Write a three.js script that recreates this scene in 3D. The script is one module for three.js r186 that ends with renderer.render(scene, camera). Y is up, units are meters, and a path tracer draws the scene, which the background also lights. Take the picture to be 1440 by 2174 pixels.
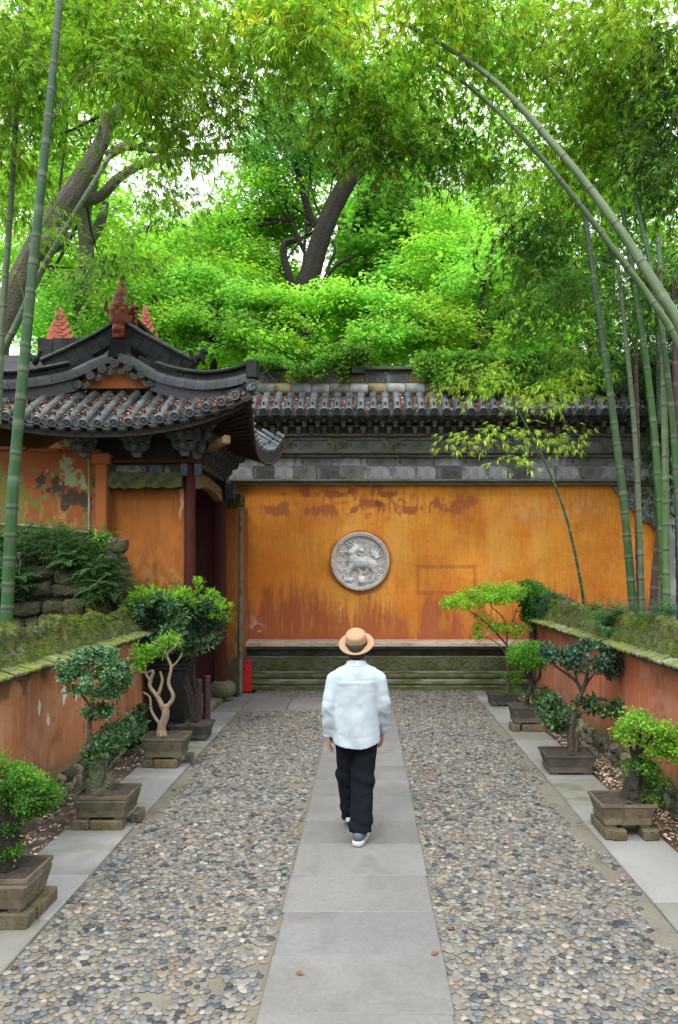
import * as THREE from 'three';
import { mergeGeometries, toCreasedNormals } from 'three/addons/utils/BufferGeometryUtils.js';

// ---------------------------------------------------------------- camera, sky, sun, exposure
const W = 1440, H = 2174, F = 1600, VX = 779, VY = 1206, EYE = 2.3;
const scene = new THREE.Scene();
const camera = new THREE.PerspectiveCamera(2 * Math.atan(H / 2 / F) * 180 / Math.PI, W / H, 0.1, 400);
camera.position.set(0, EYE, 0);
camera.setViewOffset(W, H, W / 2 - VX, H / 2 - VY, W, H);            // a shifted lens: the walls stay upright
camera.focus = 6.6; camera.userData.fStop = 4.5;
scene.add(camera);
const renderer = new THREE.WebGLRenderer({ antialias: true });
renderer.setSize(678, 1024);
renderer.toneMapping = THREE.LinearToneMapping;
renderer.toneMappingExposure = 1.85;
renderer.shadowMap.enabled = true;
{ // overcast sky: white, brighter towards the zenith
  const w = 128, h = 64, a = new Float32Array(w * h * 4);
  for (let j = 0; j < h; j++) for (let i = 0; i < w; i++) {
    const el = Math.sin((j + 0.5) / h * Math.PI - Math.PI / 2), k = el > 0 ? 0.62 + 2.15 * Math.pow(el, 1.3) : 0.3;
    a.set([k * 0.97, k, k * 1.05, 1], (j * w + i) * 4);
  }
  const t = new THREE.DataTexture(a, w, h, THREE.RGBAFormat, THREE.FloatType);
  t.mapping = THREE.EquirectangularReflectionMapping; t.magFilter = t.minFilter = THREE.LinearFilter; t.needsUpdate = true;
  scene.background = t; scene.environment = t; scene.backgroundIntensity = 1; scene.environmentIntensity = 1;
}
const sun = new THREE.DirectionalLight(new THREE.Color(1, 0.96, 0.88), 1.5);
sun.position.set(-14, 38, 24); sun.target.position.set(0, 0, -9);
sun.castShadow = true; sun.shadow.radius = 36;
Object.assign(sun.shadow.camera, { left: -30, right: 30, top: 30, bottom: -30, near: 1, far: 120 });
scene.add(sun, sun.target);

// ---------------------------------------------------------------- helpers
const PX = (px, d) => (px - VX) * d / F, PY = (py, d) => EYE - (py - VY) * d / F;
const P = (px, py, d) => new THREE.Vector3(PX(px, d), PY(py, d), -d);
const V = (x, y, z) => new THREE.Vector3(x, y, z);
function rng(s) { return () => { s |= 0; s = s + 0x6D2B79F5 | 0; let t = Math.imul(s ^ s >>> 15, 1 | s); t = t + Math.imul(t ^ t >>> 7, 61 | t) ^ t; return ((t ^ t >>> 14) >>> 0) / 4294967296; }; }
const R0 = rng(7);
const rr = (r, a, b) => a + (b - a) * r();
const clamp = (x, a = 0, b = 1) => Math.min(b, Math.max(a, x));
const ss = (a, b, x) => { const t = clamp((x - a) / (b - a)); return t * t * (3 - 2 * t); };
const mix = (a, b, t) => a + (b - a) * t;
const mix3 = (a, b, t) => [mix(a[0], b[0], t), mix(a[1], b[1], t), mix(a[2], b[2], t)];
function h3(x, y, z) { let n = Math.imul(x, 374761393) ^ Math.imul(y, 668265263) ^ Math.imul(z, 2147483647 ^ 0x5bd1e995); n = Math.imul(n ^ n >>> 13, 1274126177); return ((n ^ n >>> 16) >>> 0) / 4294967295; }
function n3(x, y, z = 0, px = 0, py = 0) {             // value noise 0..1, optionally periodic in x and y
  const X = Math.floor(x), Y = Math.floor(y), Z = Math.floor(z), u = x - X, v = y - Y, w = z - Z;
  const s = u * u * (3 - 2 * u), t = v * v * (3 - 2 * v), q = w * w * (3 - 2 * w);
  const wx = (i) => px ? ((i % px) + px) % px : i, wy = (i) => py ? ((i % py) + py) % py : i;
  const g = (k) => mix(mix(h3(wx(X), wy(Y), Z + k), h3(wx(X + 1), wy(Y), Z + k), s), mix(h3(wx(X), wy(Y + 1), Z + k), h3(wx(X + 1), wy(Y + 1), Z + k), s), t);
  return w === 0 ? g(0) : mix(g(0), g(1), q);
}
function fbm(x, y, z = 0, o = 4, px = 0, py = 0) { let a = 0.5, s = 0, m = 0; for (let i = 0; i < o; i++) { s += a * n3(x, y, z + i * 17, px, py); m += a; a *= 0.5; x *= 2; y *= 2; px *= 2; py *= 2; } return s / m; }
const toS = (c) => { c = clamp(c); return 255 * (c <= 0.0031308 ? c * 12.92 : 1.055 * Math.pow(c, 1 / 2.4) - 0.055); };
function tex(w, h, fn, srgb = true, repeat) {          // fn(u, v) gives linear colour or a number
  const a = new Uint8Array(w * h * 4);
  for (let j = 0; j < h; j++) for (let i = 0; i < w; i++) {
    const c = fn((i + 0.5) / w, (j + 0.5) / h), k = (j * w + i) * 4;
    if (typeof c === 'number') a[k] = a[k + 1] = a[k + 2] = clamp(c) * 255;
    else { a[k] = srgb ? toS(c[0]) : c[0] * 255; a[k + 1] = srgb ? toS(c[1]) : c[1] * 255; a[k + 2] = srgb ? toS(c[2]) : c[2] * 255; }
    a[k + 3] = 255;
  }
  const t = new THREE.DataTexture(a, w, h); t.magFilter = t.minFilter = THREE.LinearFilter; t.wrapS = t.wrapT = THREE.RepeatWrapping;
  if (srgb) t.colorSpace = THREE.SRGBColorSpace;
  if (repeat) t.repeat.set(repeat[0], repeat[1]);
  t.needsUpdate = true; return t;
}
const col = (r, g, b) => new THREE.Color().setRGB(r, g, b);
function mat(name, o) { const { c, ...rest } = o; const m = new (rest.transmission || rest.specularIntensity || rest.clearcoat || rest.sheen ? THREE.MeshPhysicalMaterial : THREE.MeshStandardMaterial)({ roughness: 0.85, side: THREE.DoubleSide, ...rest }); if (c) m.color.setRGB(...c); m.color.multiplyScalar(0.78); m.name = name; return m; }

const used = new Map();
function numbered(n) { const k = used.get(n) || 0; used.set(n, k + 1); return k ? n + '_' + String(k).padStart(3, '0') : n; }
function shadow(o) { o.castShadow = o.receiveShadow = true; return o; }
function tag(o, label, category, group) { o.userData.label = label; o.userData.category = category; if (group) o.userData.group = group; return o; }
function thing(name, label, category, pos = [0, 0, 0], group) { const o = new THREE.Group(); o.name = numbered(name); o.position.set(...(pos.isVector3 ? pos.toArray() : pos)); scene.add(o); return tag(o, label, category, group); }
function part(parent, name, geo, m, label) { const o = shadow(new THREE.Mesh(geo, m)); o.name = name; parent.add(o); if (label) o.userData.label = label; return o; }
function struct(name, geo, m) { const o = geo ? shadow(new THREE.Mesh(geo, m)) : new THREE.Group(); o.name = numbered(name); o.userData.kind = 'structure'; scene.add(o); return o; }

function uvBox(g, s = 1, ou = 0, ov = 0) {             // uv in metres by the dominant axis of each face
  if (g.index) g = g.toNonIndexed();
  const p = g.attributes.position, n = p.count, uv = new Float32Array(n * 2), a = V(), b = V(), c = V();
  for (let i = 0; i < n; i += 3) {
    a.fromBufferAttribute(p, i); b.fromBufferAttribute(p, i + 1); c.fromBufferAttribute(p, i + 2);
    const nx = b.clone().sub(a).cross(c.clone().sub(a)), ax = Math.abs(nx.x), ay = Math.abs(nx.y), az = Math.abs(nx.z);
    [a, b, c].forEach((q, k) => { const [u, v] = ay >= ax && ay >= az ? [q.x, q.z] : ax >= az ? [q.z, q.y] : [q.x, q.y]; uv[(i + k) * 2] = u * s + ou; uv[(i + k) * 2 + 1] = v * s + ov; });
  }
  g.setAttribute('uv', new THREE.BufferAttribute(uv, 2)); return g;
}
function fromTris(t, smooth) { const g = new THREE.BufferGeometry(); g.setAttribute('position', new THREE.Float32BufferAttribute(t, 3)); g.computeVertexNormals(); return smooth ? toCreasedNormals(g, smooth) : g; }
function chBox(w, h, d, c = 0.006, x = 0, y = 0, z = 0, jit = 0, r = R0) { // chamfered box, flat shaded, centred; jit makes it uneven
  const hx = w / 2, hy = h / 2, hz = d / 2; c = Math.min(c, hx * 0.6, hy * 0.6, hz * 0.6);
  const pt = {}, S = [-1, 1];
  for (const sx of S) for (const sy of S) for (const sz of S) {
    const j = () => jit ? (r() - 0.5) * 2 * jit : 0, o = [j(), j(), j()];
    const q = [[sx * hx, sy * (hy - c), sz * (hz - c)], [sx * (hx - c), sy * hy, sz * (hz - c)], [sx * (hx - c), sy * (hy - c), sz * hz]].map((e) => [e[0] + o[0], e[1] + o[1], e[2] + o[2]]);
    pt[[sx, sy, sz]] = q;
  }
  const t = [], tri = (a, b, e) => {
    const u = [b[0] - a[0], b[1] - a[1], b[2] - a[2]], v = [e[0] - a[0], e[1] - a[1], e[2] - a[2]];
    const n = [u[1] * v[2] - u[2] * v[1], u[2] * v[0] - u[0] * v[2], u[0] * v[1] - u[1] * v[0]], m = [a[0] + b[0] + e[0], a[1] + b[1] + e[1], a[2] + b[2] + e[2]];
    if (n[0] * m[0] / (hx * hx) + n[1] * m[1] / (hy * hy) + n[2] * m[2] / (hz * hz) < 0) [b, e] = [e, b];
    for (const q of [a, b, e]) t.push(q[0] + x, q[1] + y, q[2] + z);
  }, quad = (a, b, e, f) => { tri(a, b, e); tri(a, e, f); };
  for (const s of S) {
    quad(...[[-1, -1], [1, -1], [1, 1], [-1, 1]].map(([a, b]) => pt[[s, a, b]][0]));
    quad(...[[-1, -1], [1, -1], [1, 1], [-1, 1]].map(([a, b]) => pt[[a, s, b]][1]));
    quad(...[[-1, -1], [1, -1], [1, 1], [-1, 1]].map(([a, b]) => pt[[a, b, s]][2]));
  }
  for (const a of S) for (const b of S) {
    quad(pt[[a, b, -1]][0], pt[[a, b, 1]][0], pt[[a, b, 1]][1], pt[[a, b, -1]][1]);
    quad(pt[[a, -1, b]][0], pt[[a, 1, b]][0], pt[[a, 1, b]][2], pt[[a, -1, b]][2]);
    quad(pt[[-1, a, b]][1], pt[[1, a, b]][1], pt[[1, a, b]][2], pt[[-1, a, b]][2]);
    for (const e of S) tri(...pt[[a, b, e]]);
  }
  return uvBox(fromTris(t), 1, x * 0.37 + y * 0.61, z * 0.53 + y * 0.3);
}
// a tapered limb through points, uv in metres; colour(t, s) optional
function limb(pts, rad, seg = 8, { div = 6, colour, wob = 0, seed = 1, flat = 1, raw = false } = {}) {
  let C, n;
  if (raw) { n = pts.length - 1; } else { C = new THREE.CatmullRomCurve3(pts, false, 'centripetal'); n = (pts.length - 1) * div; }
  const P_ = [], U = [], N = [], I = [], K = []; let up = null, len = 0, last = null;
  for (let i = 0; i <= n; i++) {
    const t = i / n, c = raw ? pts[i] : C.getPoint(t), T = raw ? pts[Math.min(n, i + 1)].clone().sub(pts[Math.max(0, i - 1)]).normalize() : C.getTangent(t);
    if (last) len += c.distanceTo(last); last = c;
    if (!up) up = Math.abs(T.y) < 0.9 ? V(0, 1, 0) : V(1, 0, 0);
    const a = up.clone().cross(T).normalize(), b = T.clone().cross(a).normalize(); up = b;
    let f = t * (rad.length - 1), k = Math.min(rad.length - 2, Math.floor(f)); const r = typeof rad === "function" ? rad(t) : rad.length === 1 ? rad[0] : mix(rad[k], rad[k + 1], f - k);
    for (let j = 0; j <= seg; j++) {
      const th = j / seg * 2 * Math.PI, ca = Math.cos(th), sa = Math.sin(th) * flat;
      const rw = r * (1 + (wob ? wob * (fbm(Math.cos(th) * 1.3 + 5 + seed, Math.sin(th) * 1.3 + len * 2.2, seed + len * 1.7, 3) - 0.5) * 2 : 0));
      const nn = a.clone().multiplyScalar(ca).addScaledVector(b, sa);
      P_.push(c.x + nn.x * rw, c.y + nn.y * rw, c.z + nn.z * rw); N.push(nn.x, nn.y, nn.z); U.push(j / seg * Math.max(0.1, 2 * Math.PI * (typeof rad === "function" ? rad(0) : rad[0])), len);
      if (colour) K.push(...colour(t, len, th));
    }
  }
  for (let i = 0; i < n; i++) for (let j = 0; j < seg; j++) { const a = i * (seg + 1) + j, b = a + 1, c = a + seg + 1, d = c + 1; I.push(a, b, c, b, d, c); }
  for (const e of [0, n]) { // end caps
    const base = P_.length / 3, c = raw ? pts[e] : C.getPoint(e / n), T = e ? 1 : -1; P_.push(c.x, c.y, c.z); U.push(0, 0);
    const tt = raw ? pts[Math.min(n, e + 1)].clone().sub(pts[Math.max(0, e - 1)]).normalize() : C.getTangent(e / n); N.push(tt.x * T, tt.y * T, tt.z * T); if (colour) K.push(...colour(e / n, e ? len : 0, 0));
    for (let j = 0; j < seg; j++) { const a = e * (seg + 1) + j; e ? I.push(a, a + 1, base) : I.push(a + 1, a, base); }
  }
  const g = new THREE.BufferGeometry(); g.setAttribute('position', new THREE.Float32BufferAttribute(P_, 3)); g.setAttribute('normal', new THREE.Float32BufferAttribute(N, 3)); g.setAttribute('uv', new THREE.Float32BufferAttribute(U, 2));
  if (colour) g.setAttribute('color', new THREE.Float32BufferAttribute(K, 3));
  g.setIndex(I); if (wob) g.computeVertexNormals(); return g;
}
const join = (...gs) => mergeGeometries(gs.flat().map((g) => { g = g.index ? g.toNonIndexed() : g.clone(); for (const k of Object.keys(g.attributes)) if (!['position', 'normal', 'uv'].includes(k)) g.deleteAttribute(k); if (!g.attributes.uv) uvBox(g); return g; }));
function sweep(pts, prof, { crease = 0.7 } = {}) { // profile [lateral, up] closed, swept along pts with y up
  const t = [], n = pts.length, rows = pts.map((p, i) => {
    const T = pts[Math.min(n - 1, i + 1)].clone().sub(pts[Math.max(0, i - 1)]).normalize(), L = T.clone().cross(V(0, 1, 0)).normalize(), U = L.clone().cross(T).normalize();
    return prof.map(([a, b]) => p.clone().addScaledVector(L, a).addScaledVector(U, b));
  });
  const m = prof.length, q = (a, b, c) => t.push(...a.toArray(), ...b.toArray(), ...c.toArray());
  for (let i = 0; i < n - 1; i++) for (let j = 0; j < m; j++) { const k = (j + 1) % m; q(rows[i][j], rows[i + 1][j], rows[i + 1][k]); q(rows[i][j], rows[i + 1][k], rows[i][k]); }
  const tri2 = THREE.ShapeUtils.triangulateShape(prof.map(([a, b]) => new THREE.Vector2(a, b)), []);
  for (const f of tri2) { q(rows[0][f[0]], rows[0][f[1]], rows[0][f[2]]); q(rows[n - 1][f[0]], rows[n - 1][f[2]], rows[n - 1][f[1]]); }
  return uvBox(fromTris(t, crease), 1, R0() * 3, R0() * 3);
}
const curvePts = (pts, n) => new THREE.CatmullRomCurve3(pts, false, 'centripetal').getPoints(n);
function extrude(shape, depth, bevel = 0.004, curveSegments = 8) { return uvBox(new THREE.ExtrudeGeometry(shape, { depth, bevelEnabled: bevel > 0, bevelSize: bevel, bevelThickness: bevel, bevelSegments: 1, curveSegments })); }
function poly(list) { const s = new THREE.Shape(); list.forEach(([x, y], i) => i ? s.lineTo(x, y) : s.moveTo(x, y)); s.closePath(); return s; }
function place(o, x, y, z, ry = 0, rx = 0, rz = 0) { o.position.set(x, y, z); o.rotation.set(rx, ry, rz); return o; }
const tf = (g, x = 0, y = 0, z = 0, rx = 0, ry = 0, rz = 0, s = 1) => { const m = new THREE.Matrix4().compose(V(x, y, z), new THREE.Quaternion().setFromEuler(new THREE.Euler(rx, ry, rz)), Array.isArray(s) ? V(...s) : V(s, s, s)); return g.clone().applyMatrix4(m); };

// naive surface nets of a signed distance field
function iso(sdf, lo, hi, cell) {
  const n = [0, 1, 2].map((k) => Math.ceil((hi[k] - lo[k]) / cell) + 1), [nx, ny, nz] = n, f = new Float32Array(nx * ny * nz), id = (i, j, k) => (k * ny + j) * nx + i;
  for (let k = 0; k < nz; k++) for (let j = 0; j < ny; j++) for (let i = 0; i < nx; i++) f[id(i, j, k)] = sdf(lo[0] + i * cell, lo[1] + j * cell, lo[2] + k * cell);
  const vi = new Int32Array(nx * ny * nz).fill(-1), pos = [], idx = [];
  for (let k = 0; k < nz - 1; k++) for (let j = 0; j < ny - 1; j++) for (let i = 0; i < nx - 1; i++) {
    let c = 0, x = 0, y = 0, z = 0, msk = 0; const v = [];
    for (let e = 0; e < 8; e++) { v[e] = f[id(i + (e & 1), j + (e >> 1 & 1), k + (e >> 2))]; if (v[e] < 0) msk |= 1 << e; }
    if (msk === 0 || msk === 255) continue;
    for (const [a, b] of [[0, 1], [2, 3], [4, 5], [6, 7], [0, 2], [1, 3], [4, 6], [5, 7], [0, 4], [1, 5], [2, 6], [3, 7]]) if ((v[a] < 0) !== (v[b] < 0)) {
      const t = v[a] / (v[a] - v[b]); x += mix(a & 1, b & 1, t); y += mix(a >> 1 & 1, b >> 1 & 1, t); z += mix(a >> 2, b >> 2, t); c++;
    }
    vi[id(i, j, k)] = pos.length / 3; pos.push(lo[0] + (i + x / c) * cell, lo[1] + (j + y / c) * cell, lo[2] + (k + z / c) * cell);
  }
  const q = (a, b, c, d, flip) => { if (a < 0 || b < 0 || c < 0 || d < 0) return; flip ? idx.push(a, c, b, a, d, c) : idx.push(a, b, c, a, c, d); };
  for (let k = 1; k < nz - 1; k++) for (let j = 1; j < ny - 1; j++) for (let i = 1; i < nx - 1; i++) {
    const s = f[id(i, j, k)] < 0;
    if (s !== f[id(i + 1, j, k)] < 0) q(vi[id(i, j - 1, k - 1)], vi[id(i, j, k - 1)], vi[id(i, j, k)], vi[id(i, j - 1, k)], !s);
    if (s !== f[id(i, j + 1, k)] < 0) q(vi[id(i - 1, j, k - 1)], vi[id(i - 1, j, k)], vi[id(i, j, k)], vi[id(i, j, k - 1)], !s);
    if (s !== f[id(i, j, k + 1)] < 0) q(vi[id(i - 1, j - 1, k)], vi[id(i, j - 1, k)], vi[id(i, j, k)], vi[id(i - 1, j, k)], !s);
  }
  const g = new THREE.BufferGeometry(); g.setAttribute('position', new THREE.Float32BufferAttribute(pos, 3)); g.setIndex(idx); g.computeVertexNormals();
  const uv = new Float32Array(pos.length / 3 * 2); for (let i = 0; i < uv.length / 2; i++) { uv[2 * i] = pos[3 * i] + pos[3 * i + 2] * 0.6; uv[2 * i + 1] = pos[3 * i + 1]; } g.setAttribute('uv', new THREE.BufferAttribute(uv, 2));
  return g;
}
function capsule(x, y, z, a, b, ra, rb) { const dx = b[0] - a[0], dy = b[1] - a[1], dz = b[2] - a[2], px = x - a[0], py = y - a[1], pz = z - a[2]; const h = clamp((px * dx + py * dy + pz * dz) / (dx * dx + dy * dy + dz * dz + 1e-9)); return Math.hypot(px - dx * h, py - dy * h, pz - dz * h) - mix(ra, rb, h); }
const ell = (x, y, z, c, r) => { const k = Math.hypot((x - c[0]) / r[0], (y - c[1]) / r[1], (z - c[2]) / r[2]); return (k - 1) * Math.min(...r); };
const smin = (a, b, k) => { const h = Math.max(k - Math.abs(a - b), 0) / k; return Math.min(a, b) - h * h * k * 0.25; };
const bxS = (x, y, z, c, r, e = 0) => { const qx = Math.abs(x - c[0]) - r[0] + e, qy = Math.abs(y - c[1]) - r[1] + e, qz = Math.abs(z - c[2]) - r[2] + e; return Math.hypot(Math.max(qx, 0), Math.max(qy, 0), Math.max(qz, 0)) + Math.min(Math.max(qx, qy, qz), 0) - e; };

// ---------------------------------------------------------------- leaves
function leafGeo(list) { // list of {p, dir, nrm, l, w, k}: folded leaf blades, k is a tint
  const T = [], K = [], N = [];
  for (const { p, dir, nrm, l, w, k, wide = 0.4 } of list) {
    const s = dir.clone().cross(nrm).normalize(), u = s.clone().cross(dir).normalize();
    const tip = p.clone().addScaledVector(dir, l).addScaledVector(u, -0.12 * l), a = p.clone().addScaledVector(dir, l * wide).addScaledVector(s, w / 2).addScaledVector(u, w * 0.12), b = p.clone().addScaledVector(dir, l * wide).addScaledVector(s, -w / 2).addScaledVector(u, w * 0.12), m = p.clone().addScaledVector(dir, l * wide * 1.05);
    for (const [x, y, z] of [[p, a, m], [a, tip, m], [p, m, b], [m, tip, b]]) {
      T.push(...x.toArray(), ...y.toArray(), ...z.toArray());
      const n = y.clone().sub(x).cross(z.clone().sub(x)).normalize().addScaledVector(u, 0.6).normalize();
      for (let i = 0; i < 3; i++) { N.push(n.x, n.y, n.z); K.push(k, k, k); }
    }
  }
  const g = new THREE.BufferGeometry(); g.setAttribute('position', new THREE.Float32BufferAttribute(T, 3)); g.setAttribute('normal', new THREE.Float32BufferAttribute(N, 3)); g.setAttribute('color', new THREE.Float32BufferAttribute(K, 3)); return g;
}
const rdir = (r) => { const z = r() * 2 - 1, a = r() * 6.2832, s = Math.sqrt(1 - z * z); return V(s * Math.cos(a), z, s * Math.sin(a)); };
function sprayBroad(seed, n = 16, rad = 0.3, l = 0.09, w = 0.06, flat = 0.35) { // a spray of broad leaves held nearly level
  const r = rng(seed), L = [];
  for (let i = 0; i < n; i++) {
    const q = rdir(r).multiplyScalar(rad * Math.cbrt(r())); q.y *= flat;
    const d = V(q.x + rr(r, -0.1, 0.1), rr(r, -0.12, 0.04), q.z + rr(r, -0.1, 0.1)).normalize(), nr = V(rr(r, -0.5, 0.5), 1, rr(r, -0.5, 0.5)).normalize();
    const s = rr(r, 0.7, 1.25); L.push({ p: q, dir: d, nrm: nr, l: l * s, w: w * s, k: rr(r, 0.72, 1.2), wide: 0.45 });
  }
  return leafGeo(L);
}
function sprayBamboo(seed, n = 24, len = 0.55, l = 0.13, w = 0.017) { // drooping twig with lance leaves in fans
  const r = rng(seed), L = []; let p = V(0, 0, 0), d = V(rr(r, -0.3, 0.3), 0.1, 1).normalize();
  const fans = Math.max(3, Math.round(n / 5));
  for (let f = 0; f < fans; f++) {
    p = p.clone().addScaledVector(d, len / fans); d = d.clone().add(V(rr(r, -0.25, 0.25), -0.28, rr(r, -0.1, 0.1))).normalize();
    const q = p.clone().add(V(rr(r, -0.12, 0.12), rr(r, -0.08, 0.04), rr(r, -0.08, 0.08)));
    for (let i = 0; i < n / fans; i++) {
      const dir = V(d.x + rr(r, -0.9, 0.9), d.y * 0.4 + rr(r, -0.95, 0.1), d.z + rr(r, -0.7, 0.5)).normalize(), s = rr(r, 0.7, 1.25);
      L.push({ p: q, dir, nrm: V(rr(r, -0.6, 0.6), 1, rr(r, -0.6, 0.6)).normalize(), l: l * s, w: w * rr(r, 0.8, 1.25), k: rr(r, 0.65, 1.25), wide: 0.35 });
    }
  }
  return leafGeo(L);
}
function sprayRound(seed, n = 14, rad = 0.06, l = 0.03, w = 0.02, up = 0.6) { // tuft of small leaves pointing out
  const r = rng(seed), L = [];
  for (let i = 0; i < n; i++) { const d = rdir(r); d.y = d.y * 0.8 + up * 0.5; d.normalize(); const s = rr(r, 0.7, 1.3); L.push({ p: d.clone().multiplyScalar(rad * r()), dir: d.clone().add(rdir(r).multiplyScalar(0.4)).normalize(), nrm: d.clone().add(V(0, 1, 0)).add(rdir(r).multiplyScalar(0.5)).normalize(), l: l * s, w: w * s, k: rr(r, 0.7, 1.25), wide: 0.45 }); }
  return leafGeo(L);
}
function sprayHang(seed, n = 30, len = 0.9) { // hanging strands of fine leaves
  const r = rng(seed), L = [];
  for (let i = 0; i < n; i++) L.push({ p: V(rr(r, -0.25, 0.25), -len * r(), rr(r, -0.25, 0.25)), dir: V(rr(r, -0.3, 0.3), -1, rr(r, -0.3, 0.3)).normalize(), nrm: V(rr(r, -1, 1), 0.3, rr(r, -1, 1)).normalize(), l: rr(r, 0.12, 0.22), w: 0.02, k: rr(r, 0.7, 1.2), wide: 0.4 });
  return leafGeo(L);
}
const leafMat = (name, tr = 0.5, rough = 0.75, spec = 0.3) => { const m = new THREE.MeshPhysicalMaterial({ color: 0xffffff, roughness: rough, transmission: tr, thickness: 0, side: THREE.DoubleSide, vertexColors: true }); m.specularIntensity = spec; m.name = name; return m; };
const LM = { soft: leafMat('soft leaf', 0.62, 0.9, 0.12), bamboo: leafMat('bamboo leaf', 0.58, 0.85, 0.18), glossy: leafMat('glossy leaf', 0.2, 0.5, 0.5), dry: leafMat('dry leaf', 0.1, 0.95, 0.1) };
// instances: list of {p, s, rx, ry, rz, c}
function scatter(parent, name, geo, m, list, label) {
  const o = shadow(new THREE.InstancedMesh(geo, m, list.length)), M4 = new THREE.Matrix4(), q = new THREE.Quaternion(), e = new THREE.Euler(), c = new THREE.Color();
  list.forEach((it, i) => { e.set(it.rx || 0, it.ry || 0, it.rz || 0, 'YXZ'); M4.compose(it.p, q.setFromEuler(e), V(it.s || 1, (it.s || 1) * (it.sy || 1), it.s || 1)); o.setMatrixAt(i, M4); o.setColorAt(i, c.setRGB(...it.c)); });
  o.name = name; o.userData.kind = 'stuff'; if (label) o.userData.label = label; parent.add(o); return o;
}
// crown: blobs in picture-friendly terms [px, py, depth, rx px, ry px, rz m, count]; returns world points
function blobPts(r, blobs, { gap = 0, freq = 0.9, layer = 0, shell = 0 } = {}) {
  const out = [];
  for (const [px, py, d, rx, ry, rz, n] of blobs) {
    const c = P(px, py, d), k = d / F; let tries = 0, m = 0;
    while (m < n && tries++ < n * 8) {
      const q = rdir(r).multiplyScalar(shell ? mix(Math.cbrt(r()), 1, shell * r()) : Math.cbrt(r()));
      const p = V(c.x + q.x * rx * k, c.y + q.y * ry * k, c.z + q.z * rz);
      if (layer) { const L = Math.round((p.y + 0.3 * n3(p.x * 0.7, p.z * 0.7, 3)) / layer) * layer; p.y = mix(p.y, L, 0.45); }
      if (gap && fbm(p.x * freq + 31, p.y * freq * 1.4 + 7, p.z * freq + 11, 3) < gap) continue;
      out.push(p); m++;
    }
  }
  return out;
}
function crown(parent, name, geos, m, pts, r, { s = [0.8, 1.25], c, cv = 0.25, tilt = 0.35, hue = 0.12, label } = {}) {
  const lists = geos.map(() => []);
  for (const p of pts) {
    const k = rr(r, 1 - cv, 1 + cv) * (0.7 + 0.6 * fbm(p.x * 0.8 + 3, p.y * 0.8, p.z * 0.8, 2)), h = rr(r, -hue, hue);
    lists[Math.floor(r() * geos.length)].push({ p: parent.position ? p.clone().sub(parent.position) : p, s: rr(r, ...s), ry: r() * 6.283, rx: rr(r, -tilt, tilt), rz: rr(r, -tilt, tilt), c: [c[0] * k * (1 + h), c[1] * k, c[2] * k * (1 - h)] });
  }
  lists.forEach((l, i) => l.length && scatter(parent, name, geos[i], m, l, label));
}
// ---------------------------------------------------------------- materials
const per = (f, o = 4, z = 0) => (u, v) => fbm(u * f, v * f, z, o, f, f);
function stoneTex(a, b, c, f, z, size = 512, speck = 0.12) { return tex(size, size, (u, v) => { const n = fbm(u * f, v * f, z, 5, f, f), m = fbm(u * f * 2, v * f * 2, z + 40, 4, f * 2, f * 2), s = h3(Math.floor(u * size), Math.floor(v * size), z) - 0.5; const k = mix3(mix3(a, b, ss(0.3, 0.7, n)), c, ss(0.55, 0.75, m) * 0.8); return k.map((e) => e * (1 + s * speck * 2)); }); }
function slabTex(a, b, c, f, z) { return tex(1024, 1024, (u, v) => { const n = fbm(u * f, v * f, z, 6, f, f), m = fbm(u * 9, v * 5, z + 40, 5, 9, 5), g = fbm(u * 90, v * 90, z + 9, 3, 90, 90), q = fbm(u * 2, v * 2, z + 70, 4, 2, 2); let k = mix3(mix3(a, b, ss(0.3, 0.7, n)), c, ss(0.55, 0.75, m) * 0.6); k = mix3(k, [k[0] * 0.8, k[1] * 0.79, k[2] * 0.76], ss(0.54, 0.66, q) * 0.7); return k.map((e) => e * (0.86 + 0.28 * g) * (h3(Math.floor(u * 700), Math.floor(v * 700), z) > 0.996 ? 0.6 : 1)); }); }
const bumpA = tex(512, 512, (u, v) => fbm(u * 12, v * 12, 3, 5, 12, 12), false);
const M = {};
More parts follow.
